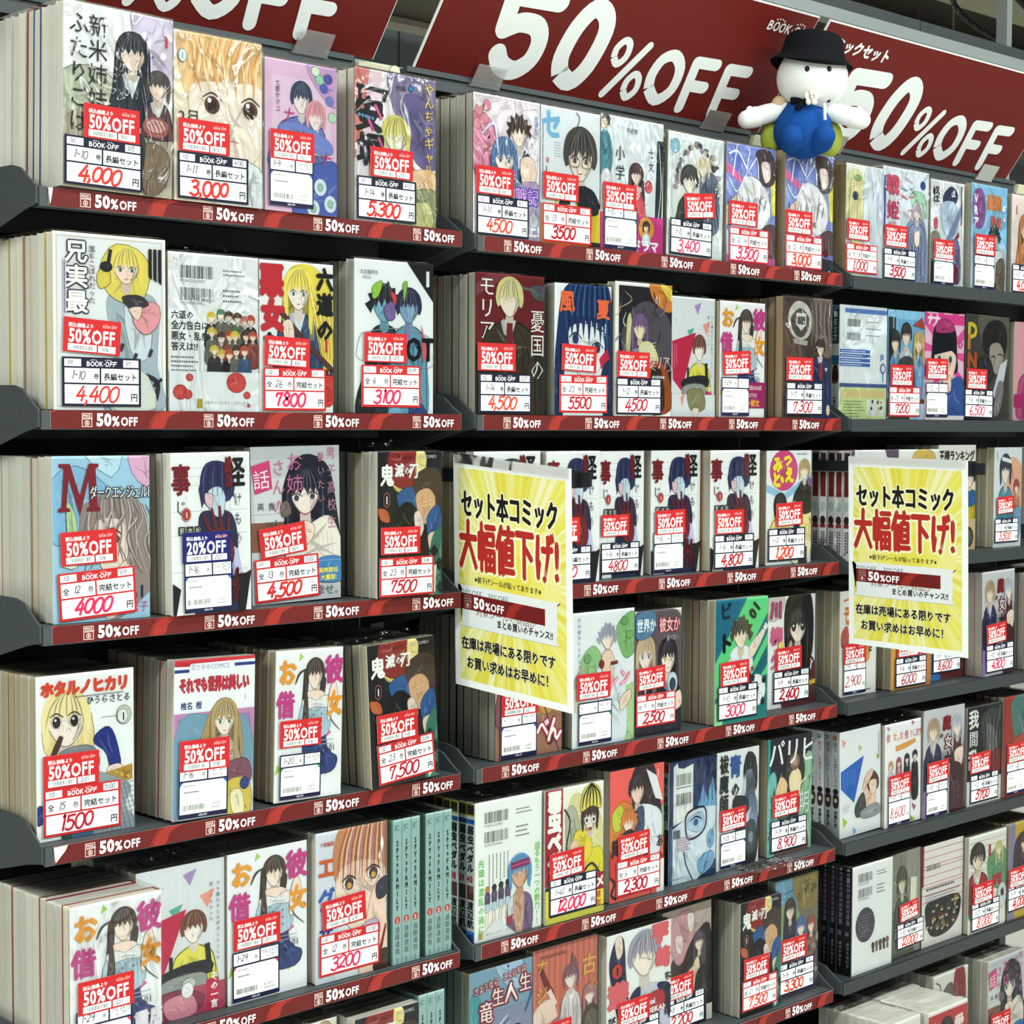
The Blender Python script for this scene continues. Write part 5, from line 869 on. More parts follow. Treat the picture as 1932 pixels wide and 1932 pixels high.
def N2(a):
    a.r(0, 0, 100, 150, '79B4DC'); a.r(0, 0, 100, 12, '9AD0F0'); a.r(2, 10, 22, 90, '2E3A44'); a.t('1', 12, 26, 24, 'E6EEF4', sx=.6)
    fig(a, 50, 34, 13, '38302E', 'F4E0C8', 'C6CED6', 'short', yb=130, sh=1.6, collar='E6EAEE'); fig(a, 20, 44, 12, '2E2A2C', 'F4E0C8', '6A9AC4', 'bob', yb=110, sh=1.3); fig(a, 84, 44, 12, 'DDB874', 'F4E0C8', '7FB0D8', 'long', yb=120, sh=1.3); a.p([(66, 20), (92, 8), (100, 24)], 'B84A44')
    a.b([(30, 70), (66, 66), (70, 110), (30, 112)], '4A4E54'); a.r(0, 122, 100, 150, '4A4444'); a.r(60, 128, 100, 150, 'A9CBE6')
def N3(a):
    a.r(0, 0, 100, 150, 'F0C6DC'); r = random.Random(4)
    for i in range(10): t = i * .63; a.p([(50, 55), (50 + 90 * math.cos(t), 55 + 90 * math.sin(t)), (50 + 90 * math.cos(t + .25), 55 + 90 * math.sin(t + .25))], 'E85AA4')
    a.r(0, 2, 100, 16, 'E4489A'); a.t('ナナ', 6, 16, 16, 'F8ECF2', bold=.08)
    a.b([(18, 50), (24, 20), (50, 8), (76, 20), (82, 60), (80, 84), (22, 84)], '22252E'); a.b([(24, 60), (50, 50), (78, 58), (76, 80), (60, 100), (36, 92)], 'F5DCCF'); a.p([(20, 30), (80, 30), (80, 56), (68, 52), (22, 60)], '1C1F28'); a.b([(28, 16), (50, 8), (72, 16), (70, 26), (30, 28)], 'B8407C')
    for x in (36, 64): a.e(x, 65, 6, 5.4, 'FFFFFF'); a.e(x, 65, 4, 4.6, '4A4450')
    a.b([(34, 110), (60, 96), (96, 92), (104, 155), (10, 155)], '3F5EA4'); a.b([(46, 92), (64, 88), (66, 108), (50, 112)], 'F1D6C8'); a.t('O', 84, 48, 14, 'E4489A', bold=.04); a.r(0, 144, 100, 150, 'EDE6EA'); a.b([(0, 118), (12, 116), (14, 150), (0, 150)], 'F3D8CE')
def N4(a):
    a.r(0, 0, 100, 150, '4A4742'); a.b([(30, 0), (100, 0), (100, 70), (50, 60)], '6A665C'); a.b([(40, 26), (56, 8), (84, 8), (96, 30), (88, 60), (60, 60), (42, 50)], '2A2C2A'); a.b([(56, 44), (76, 38), (88, 52), (84, 72), (72, 84), (58, 70)], 'A89C92'); a.b([(30, 64), (54, 60), (66, 86), (46, 100), (34, 90)], '35363A'); a.p([(80, 70), (97, 60), (90, 92), (70, 120), (64, 112)], 'CDD3DC'); a.b([(76, 96), (90, 100), (80, 140), (66, 140)], '8A8488')
    for x, y in ((64, 60), (80, 56)): a.l([(x - 6, y), (x, y - 2), (x + 6, y + 1)], 1.8, '2A2422', .3)
    for s, y, c in (('D', 34, 'D2C24A'), ('I', 50, 'C98A3A'), ('N', 76, 'B85A34'), ('O', 104, 'A84A34')): a.t(s, 30, y - 28 if False else y, 34, c, bold=.06, rot=0, sx=.8) if False else a.t(s, 4, y, 30, c, bold=.06, sx=.95)
def N5(a): a.r(0, 0, 100, 150, 'E0A9B0'); fig(a, 50, 50, 18, '6A4A5A', SK, 'C05A8A', 'bob', yb=140); a.r(0, 110, 100, 130, 'B0306C')
def O1(a): backcover(a, 'E6E4E8', '4A4A50'); a.p([(70, 0), (100, 0), (100, 60)], '6A566E'); a.r(0, 0, 6, 60, '6A566E')
def O2(a): a.r(0, 0, 100, 150, 'E9E9E4'); a.b([(30, 30), (40, 4), (70, 0), (92, 10), (96, 50), (40, 60)], 'D8B96A'); fig(a, 62, 34, 16, 'D8B96A', SK, 'D8C24A', 'bob', yb=150); a.t('あ', 6, 30, 20, '6A9AC8', bold=.04)
def O3(a):
    a.r(0, 0, 100, 150, 'E4E2DC'); a.t('王様ランキング', 2, 22, 17, '3A2A26', bold=.05, sx=.8); a.b([(60, 40), (92, 36), (100, 70), (70, 80)], 'EDE2D0'); fig(a, 84, 46, 13, '26262A', 'F3DDC8', 'D9C23E', 'short', yb=110, sh=1.6); a.b([(70, 70), (100, 66), (100, 84), (72, 88)], '3C6AA4'); a.r(60, 106, 100, 150, 'D0B890'); a.e(80, 132, 15, 15, '3A3630'); a.e(80, 132, 12, 12, '6A6452')
def O4(a):
    a.r(0, 0, 100, 150, 'DDE4E8'); a.t('1', 6, 18, 16, 'E06A5A', bold=.04); a.b([(50, 20), (100, 30), (100, 110), (60, 100)], 'E9B49A'); fig(a, 40, 34, 18, '3A4050', 'F3E2D6', '5C9CB4', 'bob', yb=110, sh=1.5); a.r(26, 16, 60, 22, 'E9ECEE', rot=8); fig(a, 80, 60, 9, 'B05A54', 'F3E0D4', 'C98A6A', 'short', yb=130, sh=1.3); a.b([(70, 96), (96, 92), (94, 130), (74, 130)], '7FA6C8')
def P1(a): a.r(0, 0, 100, 150, 'ECEBE8'); a.l([(10, 14), (40, 12), (16, 40), (50, 60)], 3, 'E07A4A', 0); a.b([(4, 60), (20, 50), (24, 74), (6, 80)], 'C86A5A'); a.b([(60, 70), (80, 66), (80, 100), (64, 100)], 'E9A052'); a.t('は', 78, 90, 10, '2A2A2E', bold=.04); a.t('ラ', 8, 46, 30, 'E07A4A', bold=.04); lines(a, 66, 143, 26, 1, 1, 1.6, '6A6A70')
def P2(a): a.r(0, 0, 100, 150, 'E6A84A'); a.r(16, 20, 100, 110, 'B07AA8'); a.b([(20, 30), (60, 20), (90, 60), (40, 90)], 'E9D0DC'); a.r(80, 100, 100, 150, 'D98A4A'); a.t('D', 86, 130, 12, 'C86A2A')
def P3(a): a.r(0, 0, 100, 150, '3E7EC0'); a.b([(0, 60), (40, 50), (60, 100), (0, 110)], '8ABF5A'); a.b([(40, 80), (100, 70), (104, 155), (30, 155)], '6A2A2E'); fig(a, 60, 44, 24, '1F2026', 'F3E6DC', None, 'long'); a.b([(66, 90), (84, 84), (88, 104), (76, 116), (70, 130)], 'F3E2D8')
def P4(a):
    a.r(0, 0, 100, 150, 'CFD0D4'); a.b([(0, 70), (30, 60), (50, 100), (0, 130)], '4A4466'); fig(a, 24, 30, 13, 'BFA288', 'F1DECF', '36385A', 'bob', yb=104, sh=1.5, collar='D8D4E0'); fig(a, 82, 30, 12, 'C9CEDC', 'F0E2DA', '5A3236', 'long', yb=150, sh=1.3); a.b([(74, 66), (96, 60), (94, 84), (84, 96)], 'F0DDCF'); a.b([(66, 84), (96, 90), (92, 150), (70, 150)], '4E2A30'); a.r(0, 112, 8, 150, '9A7AB8')
    for i in range(8): a.l([(40 + i * 3, 60), (52 + i, 84), (44 + i * 4, 110)], 1.2, ('5A4A5A', 'A8A0B0')[i % 2], .5)
    a.t('魔', 46, 30, 21, '8C2630', bold=.07, sx=.9); a.t('女', 50, 56, 20, '7A2A34', bold=.12, sx=.9); a.t('女', 50, 56, 20, 'F0ECEC', bold=.02, sx=.9); a.t('大', 50, 80, 20, '3A2630', bold=.06, sx=.9); a.t('の', 38, 42, 9, '2A2A30', bold=.04)
Q3 = P4
def P5(a): a.r(0, 0, 100, 150, 'E6D0D0')
def Q1(a):
    a.r(0, 0, 100, 150, 'E8EAEC')
    for (x, y, c, q) in ((8, 16, 'E8A49A', 7), (48, 28, 'A9C07A', 6), (92, 46, 'A9C44A', 5), (10, 128, 'A9C44A', 8), (56, 124, 'E0A0A8', 5), (34, 144, '7AAAD8', 6)): a.p([(x - q * .6, y - q), (x + q, y), (x - q * .2, y + q)], c)
    a.p([(2, 56), (58, 40), (34, 104), (2, 80)], '2468C0'); lines(a, 8, 56, 28, 8, 4.5, .9, '6A9ADC', vert=True) if False else lines(a, 36, 56, 26, 7, 4.8, .9, '7AA6E0', vert=True)
    a.b([(58, 90), (80, 86), (88, 106), (76, 120), (60, 116)], 'F0D2B8'); a.b([(66, 74), (80, 64), (94, 76), (92, 92), (70, 92)], '5A3E36'); a.b([(70, 80), (88, 78), (88, 94), (76, 98)], 'F3DAC4'); a.b([(54, 88), (62, 70), (78, 62), (80, 68), (66, 82)], 'F0D2B8'); a.b([(36, 110), (56, 92), (62, 120), (40, 126)], '4A4E50'); a.b([(50, 118), (90, 112), (96, 128), (56, 130)], '9A9EA0')
    lines(a, 6, 104, 18, 4, 3, .8, 'B0B4B8'); lines(a, 94, 10, 50, 1, 1, 1.6, '8A8CB0', vert=True)
def Q2(a):
    a.r(0, 0, 100, 150, 'F1F2F3')
    for s, x, c in (('彼', 4, 'D2608C'), ('女', 22, 'E0A03A'), ('、', 34, '5A6A8A'), ('お', 40, 'E07A4A'), ('借', 54, 'C8508C'), ('り', 68, 'E0A03A'), ('し', 76, '5A9AC0'), ('ま', 84, 'D2608C'), ('す', 92, 'E07A4A')): a.t(s, x, 25, 13, c, sx=.8, bold=.03)
    a.p([(28, 34), (84, 28), (86, 34), (56, 40), (30, 42)], 'E0A25A')
    for i, (h, c) in enumerate((('C9A074', 'D8D4E0'), ('B0566A', 'D490A8'), ('3A3034', '2E2A30'), ('2E3048', '232428'))): fig(a, 16 + i * 22, 62 - i * 3, 6, h, SK, c, ('bob', 'long', 'long', 'short')[i], yb=90 + i * 6, sh=1.4, strands=4)
    for (x, y, c, q) in ((8, 6, 'D890B8', 4), (76, 4, 'D070A0', 4), (80, 128, 'C8608C', 6), (76, 146, 'A9C44A', 6), (14, 146, 'C8608C', 4)): a.p([(x - q, y - q), (x + q, y), (x, y + q)], c)
def Q4(a):
    a.r(0, 0, 100, 150, '2C2D2E'); a.b([(40, 20), (90, 10), (96, 80), (60, 90)], '4A4C4E'); a.b([(56, 30), (80, 40), (88, 70), (64, 76)], '8A8C8C'); a.b([(70, 76), (96, 70), (98, 104), (76, 106)], '8C3438'); a.r(0, 112, 100, 150, 'DDDCD8')
    for i in range(14): a.l([(44 + i * 4, 20), (50 + i * 3, 50), (44 + i * 4, 88)], 1.2, ('6A6C6C', '1A1A1C', 'A0A2A2')[i % 3], .5)
    a.t('我', 2, 30, 30, 'EEEEEA', bold=.03); a.t('間', 4, 58, 26, 'EEEEEA', bold=.02); a.t('乱', 2, 92, 32, 'EEEEEA', bold=.04); lines(a, 92, 4, 30, 1, 1, 2, 'B0B0AC', vert=True); lines(a, 86, 116, 26, 3, 4, 1.6, '5A5A5C', vert=True)
def Q5(a): a.r(0, 0, 100, 150, 'A8423A'); a.b([(20, 10), (60, 0), (104, 20), (104, 90), (60, 80), (30, 60)], '5E8480'); a.b([(30, 66), (80, 60), (100, 100), (40, 104)], 'C0564A')
def R1(a):
    backcover(a, 'E9EBEA', '4A4A4C'); a.e(32, 84, 24, 24, '4A4650'); lines(a, 14, 70, 34, 8, 4, 1.3, '7E7A84')
    for i in range(5): a.e(52 + i * 9, 116 - i * .5, 3.6, 4.4, ('3A2E2A', '8A6A4A', '5A3A34', '2E2E32', '9A5A4A')[i]); a.r(50 + i * 9, 119, 55 + i * 9, 126, ('4A3A38', '7A7468', '3A3A40')[i % 3])
def R2(a):
    a.r(0, 0, 100, 150, '6E6C60'); a.b([(0, 10), (50, 0), (60, 60), (0, 80)], '8A8778'); a.b([(50, 0), (100, 0), (100, 150), (70, 130)], '98968C'); fig(a, 34, 42, 16, '55503E', 'DAD2B8', '5A5C5A', 'bob', yb=120, sh=1.6); a.r(62, 40, 84, 86, 'DEDCCB', rot=4); a.t('古', 6, 120, 18, 'D9D8D0')
def R3(a):
    a.r(0, 0, 100, 150, 'E6E1DE')
    for i in range(9): a.r(0, 8 + i * 9 + (i % 3) * 2, 100, 8.9 + i * 9 + (i % 3) * 2, 'B8444A')
    a.r(0, 0, 4, 60, '9A2A34'); barcode(a, 10, 30, 34, 8, '6A6460', 3); lines(a, 10, 64, 70, 1, 1, 3.4, '4A4448'); lines(a, 8, 74, 84, 3, 4, 1.5, '6A6468')
    r = random.Random(17); a.b([(8, 90), (40, 84), (92, 86), (90, 120), (60, 138), (20, 134)], '26282A')
    for i in range(26): x = r.uniform(12, 88); y = r.uniform(88, 130); a.e(x, y, 3.2, 3.6, r.choice(('E6CFB4', 'D8C4A4'))); a.e(x, y - 2.4, 3.6, 2.6, r.choice(('2A2624', '6A4430', '8A7A3A', '3A3A40', '7A2A2A')))
def R4(a):
    a.r(0, 0, 100, 150, 'E6E6DE')
    for i in range(6): a.r(0, 10 + i * 9, 100, 10.8 + i * 9, 'D8868A')
    a.b([(50, 40), (96, 30), (104, 90), (60, 84)], '6EA070'); a.b([(0, 70), (16, 60), (18, 120), (0, 124)], '4E8E58'); fig(a, 80, 30, 9, 'D6CF8A', 'EFE4C8', '7EA88A', 'long', yb=80, sh=1.5)
    fig(a, 22, 34, 17, '33302C', 'F1DEC4', 'A82E34', 'short', yb=110, sh=1.8, eyes='4A3A2A', collar='E6E6E2'); a.t('1', 48, 36, 24, 'B8303A', bold=.05); a.t('VS', 64, 84, 22, 'B8303A', bold=.08, sx=.9); a.e(88, 104, 13, 20, 'D8DAD8'); a.p([(84, 96), (92, 92), (94, 104), (86, 106)], '3A3A40')
def R5(a): a.r(0, 0, 100, 150, 'CBA93C'); a.r(0, 0, 20, 150, '8C86A8'); a.b([(20, 30), (60, 20), (70, 90), (20, 96)], '4A3A44'); fig(a, 44, 34, 8, '5A3A2E', SK, '4E2E38', 'short', yb=96, sh=1.8)
def S1(a): a.r(0, 0, 100, 150, 'E6E4DA')
def S2(a):
    a.r(0, 0, 100, 150, 'E9E4E0'); a.r(0, 6, 100, 60, 'C23A42'); a.t('恋', 4, 40, 26, 'F0E8E6', bold=.04); a.t('愛', 66, 40, 26, 'F0E8E6', bold=.04); fig(a, 46, 34, 15, '2A2426', SK, '3A3A44', 'bob', yb=130)
def S3(a): a.r(0, 0, 100, 150, 'DAD8D0'); a.b([(60, 6), (90, 4), (92, 80), (60, 100)], '8C2E34'); a.b([(26, 30), (56, 20), (60, 80), (24, 90)], '6E6A62'); a.l([(6, 10), (20, 20), (10, 50)], 2, '4A4A4C', .2)
def S4(a): C3(a)
# ---------------------------------------------------------------- the shelving units
SHZ = {(1, 1): .2331, (1, 2): .0070, (1, 3): -.2146, (1, 4): -.4431, (1, 5): -.6694, (1, 6): -.8944, (1, 7): -1.12,
       (2, 1): .2306, (2, 2): .0068, (2, 3): -.2165, (2, 4): -.4411, (2, 5): -.6687, (2, 6): -.8944, (2, 7): -1.12,
       (3, 1): .2302, (3, 2): .0062, (3, 3): -.2192, (3, 4): -.4423, (3, 5): -.6665, (3, 6): -.8914, (3, 7): -1.118}
BAYX = {1: (.9015, 1.4773), 2: (1.505, 2.2754), 3: (2.3033, 3.074)}
DEP = .178; HS = .0189
UN = {1: 'left', 2: 'middle', 3: 'right'}
RN = {1: 'top', 2: 'second', 3: 'third', 4: 'fourth', 5: 'fifth', 6: 'sixth', 7: 'lowest'}
floor_z = -1.5
b = MB(); b.box(-6, 14, -7, 10, floor_z - .1, floor_z); tag(b.build('floor', M['floor']), kind='structure')
b = MB(); b.box(-6, 14, -7, 10, 2.3, 2.4); tag(b.build('ceiling', M['ceil']), kind='structure')
b = MB(); b.box(-6, 14, 10, 10.1, floor_z, 2.3); tag(b.build('wall_back', M['concrete']), kind='structure')
b = MB(); b.box(-6.1, -6, -7, 10, floor_z, 2.3); tag(b.build('wall_left', M['wall']), kind='structure')
b = MB(); b.box(14, 14.1, -7, 10, floor_z, 2.3); tag(b.build('wall_right', M['wall']), kind='structure')
b = MB(); b.box(-6, 14, -7.1, -7, floor_z, 2.3); tag(b.build('wall_front', M['wall']), kind='structure')

def rail_strip(bay, z, x0, x1, first):
    """red price-rail strip with the repeated mark; printed on a card that slips into the shelf lip"""
    wmm = (x1 - x0) * 1000; a = Art(wmm, 18.9, '651E1D'); p = 150.0
    for k in range(-1, int(wmm / p) + 2):
        x = first + k * p
        a.b([(x + 81, 19), (x + 84, 12), (x + 91, 5), (x + 100, 0), (x + 122, 0), (x + 106, 6), (x + 99, 19)], '9C2E26', n=3)  # highlight streak put into the strip's red, repeated with the mark
        a.p([(x + 79, 19.5), (x + 83, 10), (x + 91, 0), (x + 95, 0), (x + 88, 8), (x + 84, 19.5)], '842824')
        a.r(x + 1, 2.8, x + 13, 17.0, 'E6CFC6'); a.r(x + 1.7, 3.5, x + 12.3, 16.3, '7A2422')
        a.t('PRICE', x + 2.4, 6.5, 3.0, 'F3E9E4', bold=.03, sx=1.05); a.t('DOWN', x + 2.4, 9.3, 3.0, 'F3E9E4', bold=.03, sx=1.05)
        a.e(x + 7, 12.9, 2.8, 2.8, 'F3E9E4'); a.e(x + 7, 12.9, 2.2, 2.2, '7A2422'); a.p([(x + 6.5, 11.2), (x + 7.5, 11.2), (x + 7.5, 12.9), (x + 8.5, 12.9), (x + 7, 14.6), (x + 5.5, 12.9), (x + 6.5, 12.9)], 'F3E9E4')
        a.t('50', x + 18, 15.6, 17.6, 'FFFFFF', bold=.045, sx=.95); a.t('%', x + 36.6, 15.8, 14, 'FFFFFF', bold=.03, sx=.92); a.t('OFF', x + 47, 15.6, 12.6, 'FFFFFF', bold=.03, sx=.86)
    return a.mesh('sale_strip', x1 - x0, .0189, (x0, -.0006, z), (1, 0, 0), (0, 0, -1), (0, -1, 0), BOARD, back=.0004)

def side_bracket(x, z, mt, parent):
    pts = [(.002, z - .017), (.002, z + .001), (.008, z + .004), (.020, z + .012), (.034, z + .022), (.052, z + .026), (DEP, z + .028), (DEP, z - .055), (.10, z - .040), (.03, z - .022)]
    m = MB(); m.prism(pts, 'x', x - .0012, x + .0012)
    return m.build('side_bracket', mt, parent)

for bay in (1, 2, 3):
    x0, x1 = BAYX[bay]
    unit = empty('bookshelf_unit', ((x0 + x1) / 2, .1, floor_z))
    tag(unit, {1: 'charcoal metal shelving unit at the left with red sale strips on its shelves', 2: 'charcoal metal shelving unit in the middle with red sale strips on its shelves',
               3: 'charcoal metal shelving unit at the right with plain grey shelf fronts'}[bay], 'shelf')
    off = unit.location
    def U(o): o.parent = unit; o.matrix_parent_inverse = Matrix.Translation(-off); return o
    def add(m, name, mt, par=None):
        o = m.build(name, mt);
        if par is None: return U(o)
        o.parent = par; return o
    m = MB(); m.box(x0 - .0005, x1 + .0005, .2, .206, floor_z, .44); add(m, 'back_panel', M['steel_black'])
    for ux in ((x0 - .0125,) if bay == 1 else ()) + ((x1 + .0125,)):
        m = MB(); m.box(ux - .0115, ux + .0115, DEP, .2, floor_z, .437)
        for k in range(40): m.box(ux - .003, ux + .003, DEP - .0006, DEP, -1.3 + k * .042, -1.3 + k * .042 + .022)
        add(m, 'upright', M['steel_dark'])
    m = MB(); m.box(x0, x1, -.10, .2, floor_z, -1.14); add(m, 'base', M['steel_dark'])
    for row in range(1, 8):
        z = SHZ[(bay, row)]; y0 = -.12 if row == 7 else 0.0
        m = MB(); m.box(x0 + .002, x1 - .002, y0 + .001, DEP, z - .003, z); m.box(x0, x1, y0, y0 + .003, z - HS - .001, z)
        m.box(x0 + .002, x1 - .002, y0 + .003, y0 + .018, z - HS - .001, z - HS + .001); m.box(x0 + .002, x1 - .002, DEP - .02, DEP, z - .03, z - .003)
        sh = add(m, 'shelf', M['steel_grey'] if bay == 3 else M['steel_dark'])
        if row < 7:
            for bx in (x0 - .0018, x1 + .0018): side_bracket(bx, z, M['steel_dark'], sh)
            if bay < 3:
                first = (34.7 if bay == 1 else 33.6)
                xs, xe = x0 + .010, x1 - .0005
                o = link('sale_strip', rail_strip(bay, z, xs, xe, first), sh)
                if bay == 1 and row in (1, 4):
                    mm = MB(); s_ = .004 if row == 1 else .015; mm.prism([(xs - .001, z - .001), (xs + s_, z - .0005), (xs + s_ * .8, z - .006), (xs + .001, z - .017)], 'y', -.0022, -.0012); c = mm.build('curled_corner', M['paper'], sh)
    # narrow top rail on which the banners stand
    m = MB(); m.box(x0, x1 - .055 if bay == 1 else x1 - .06, .14, .2, .435, .457); m.box(x0, x1 - .06, .136, .14, .452, .459)
    add(m, 'top_rail', M['steel_dark'])
    m = MB(); xb = x1 + .005; m.box(xb - .045, xb + .007, .142, .165, .425, .456)
    m.prism([(.132, .452), (.15, .452), (.15, .43), (.14, .43)], 'x', xb - .06, xb + .007); m.tube((xb - .004, .142, .446), (xb - .004, .128, .446), .008, 12); m.tube((xb - .004, .13, .446), (xb - .004, .127, .446), .004, 8)
    add(m, 'rail_bracket', M['beige'])

# ---------------------------------------------------------------- sale banners, leaning out over the top rail
ang = math.radians(36); BU = Vector((0, -math.sin(ang), math.cos(ang))); BN = Vector((0, -math.cos(ang), -math.sin(ang)))
def rstroke(a, pts, w, c, n=6): a.l(pts, w, c, 0, n=n, cap=True)
def banner(x0, x1, kind, label):
    wmm = (x1 - x0) * 1000; a = Art(wmm, 200, 'F2F3F2'); a.r(2.2, 2.2, wmm - 1, 200, '6B1C19')
    L = lambda v: 200 - v * 1000
    def letters(c, w1, w2, dx, dy):
        X = lambda v: v * 1000 + dx
        Y = lambda v: L(v) + dy
        a.k += 1
        def st(pts, w, n=6): a.l([(X(p[0]), Y(p[1])) for p in pts], w, c, 0, n=n, same=True, cap=True)
        st([(.113, .124), (.197, .128)], w1, 2); st([(.113, .124), (.119, .078)], w1, 2)
        st([(.121, .076), (.132, .083), (.148, .090), (.175, .088), (.190, .069), (.188, .040), (.167, .022), (.142, .026), (.127, .041)], w1, 4)
        st([(.252, .031), (.278, .022), (.297, .049), (.301, .100), (.287, .126), (.263, .131), (.245, .100), (.241, .056), (.252, .031)], w1, 4)
        st([(.338, .070), (.350, .061), (.361, .074), (.358, .092), (.346, .097), (.336, .084), (.338, .070)], w2 * .62, 4)
        st([(.386, .025), (.398, .015), (.410, .028), (.407, .045), (.395, .052), (.385, .040), (.386, .025)], w2 * .62, 4)
        st([(.349, .014), (.397, .097)], w2 * .68, 2)
        st([(.434, .036), (.460, .020), (.482, .040), (.479, .073), (.457, .091), (.435, .082), (.428, .057), (.434, .036)], w2, 4)
        for q in (.507, .581):
            st([(q, .089), (q + .009, .016)], w2, 2); st([(q, .089), (q + .044, .091)], w2, 2); st([(q + .006, .052), (q + .040, .053)], w2, 2)
    sh_ = 16 if kind == 'right' else 0
    letters('5E1616', 32, 21.5, 0.8 + sh_, 0.8); letters('F2F4F4', 29, 19, sh_, 0)
    if kind != 'right': logo(a, wmm - 104, L(.176), 13, 'F1F2F1', 98)
    if kind == 'right': a.t('コミックセット', 14, L(.157), 25, 'F1F2F1', bold=.05)
    t = link('sale_banner', a.mesh('sale_banner', x1 - x0, .200, Vector((x0, .14, .4605)) + BU * .200, (1, 0, 0), -BU, BN, BOARD, dz=.00004, back=.003, base=.003)); tag(t, label, 'banner', 'red sale banners'); return t
banner(.735, 1.449, 'left', 'red sale banner at upper left, cut by the frame, white lettering')
banner(1.517, 2.236, 'mid', 'red sale banner in the centre with big white 50%OFF lettering')
banner(2.263, 2.98, 'right', 'red sale banner at right reading 50%OFF below white Japanese lettering')
def clip_at(x, lab):
    t = empty('sign_clip', (x, .13, .46)); tag(t, lab, 'clip', 'clear acrylic clips along the banner foot')
    off = Matrix.Translation(-t.location)
    m = MB(); o = Vector((x, .14, .458)); P = lambda u, l, n: tuple(o + Vector((u, 0, 0)) + BU * l + BN * n)
    def slab(u0, u1, l0, l1, n0, n1):
        k = len(m.v); m.v += [P(u0, l0, n0), P(u1, l0, n0), P(u1, l0, n1), P(u0, l0, n1), P(u0, l1, n0), P(u1, l1, n0), P(u1, l1, n1), P(u0, l1, n1)]
        for q in ((0, 3, 2, 1), (4, 5, 6, 7), (0, 1, 5, 4), (1, 2, 6, 5), (2, 3, 7, 6), (3, 0, 4, 7)): m.f.append(tuple(k + i for i in q)); m.m.append(0)
    slab(0, .052, -.004, .026, .0062, .0080)
    o1 = m.build('clear_plate', M['acrylic'], t); o1.matrix_parent_inverse = off
    m = MB(); o = Vector((x, .14, .458)); slab(-.002, .054, -.006, -.004, -.004, .0080); o2 = m.build('clip_lip', M['acrylic'], t); o2.matrix_parent_inverse = off
clip_at(1.322, 'clear clip on the red banner at upper left')
clip_at(1.617, 'clear clip at the left foot of the centre banner, above its numeral five')
clip_at(2.095, 'clear clip on the centre banner beside the plush doll')
clip_at(2.402, 'clear clip on the right banner just right of the plush doll')
clip_at(2.875, 'clear clip at the right foot of the right banner')

# ---------------------------------------------------------------- comic sets
def unit_book(pm, cm):
    """one paperback, unit size: jacket boards and spine around a slightly recessed page block (x across, y thickness, z height)"""
    m = MB(); m.cur = 0; m.box(.008, .99, .07, .93, .004, .996); m.cur = 1
    m.box(0, 1, 0, .07, 0, 1); m.box(0, 1, .93, 1, 0, 1); m.box(.985, 1, .07, .93, 0, 1)
    return m.mesh('paperback', [PAGES[pm], COVM[cm]])
_B = {}
def book_mesh(pm, cm, flip=False):
    k = (pm, cm)
    if k not in _B: _B[k] = unit_book(pm, cm)
    return _B[k]
def film_box(W, D, H, rough, rnd):
    """shrink film round the bundle: four sides and a top, gently uneven"""
    m = MB(); g = .0012; nx = 8; nz = 12
    def sheet(fn, nu, nv):
        n = len(m.v)
        for j in range(nv + 1):
            for i in range(nu + 1): m.v.append(fn(i / nu, j / nv))
        for j in range(nv):
            for i in range(nu): m.f.append((n + j * (nu + 1) + i, n + j * (nu + 1) + i + 1, n + (j + 1) * (nu + 1) + i + 1, n + (j + 1) * (nu + 1) + i)); m.m.append(0)
    J = lambda k: rnd.uniform(0, k)
    sheet(lambda u, v: (-g + u * (W + 2 * g), -.0018 - (J(.0006) if 0 < u < 1 and 0 < v < 1 else 0), v * H), nx, nz); nf = len(m.f)
    sheet(lambda u, v: (-g - J(.0004), -.0018 + (1 - u) * (D + .0025), v * H), nx, nz)
    sheet(lambda u, v: (-g + u * (W + 2 * g), -.0018 + v * (D + .0025), H + g + J(.0008)), nx, 4)
    m.m = [0 if k < nf else 1 for k in range(len(m.f))]
    return m.mesh('shrink_film', [FILMC if rough else FILM, FILM], smooth=True)
def flap(W, h, rnd, n=22):
    """loose crumpled film standing above a bundle"""
    m = MB()
    for j in range(5):
        for i in range(n + 1):
            t = j / 4; u = i / n; m.v.append((W * u + rnd.uniform(-.002, .002) * t, .002 + .03 * t + rnd.uniform(-.006, .006) * t, h * t * (.5 + .5 * math.sin(math.pi * min(1, u * 1.1)) + rnd.uniform(-.25, .25))))
    for j in range(4):
        for i in range(n): m.f.append((j * (n + 1) + i, j * (n + 1) + i + 1, (j + 1) * (n + 1) + i + 1, (j + 1) * (n + 1) + i)); m.m.append(0)
    return m.mesh('loose_film', FLAPM)

T = .0152
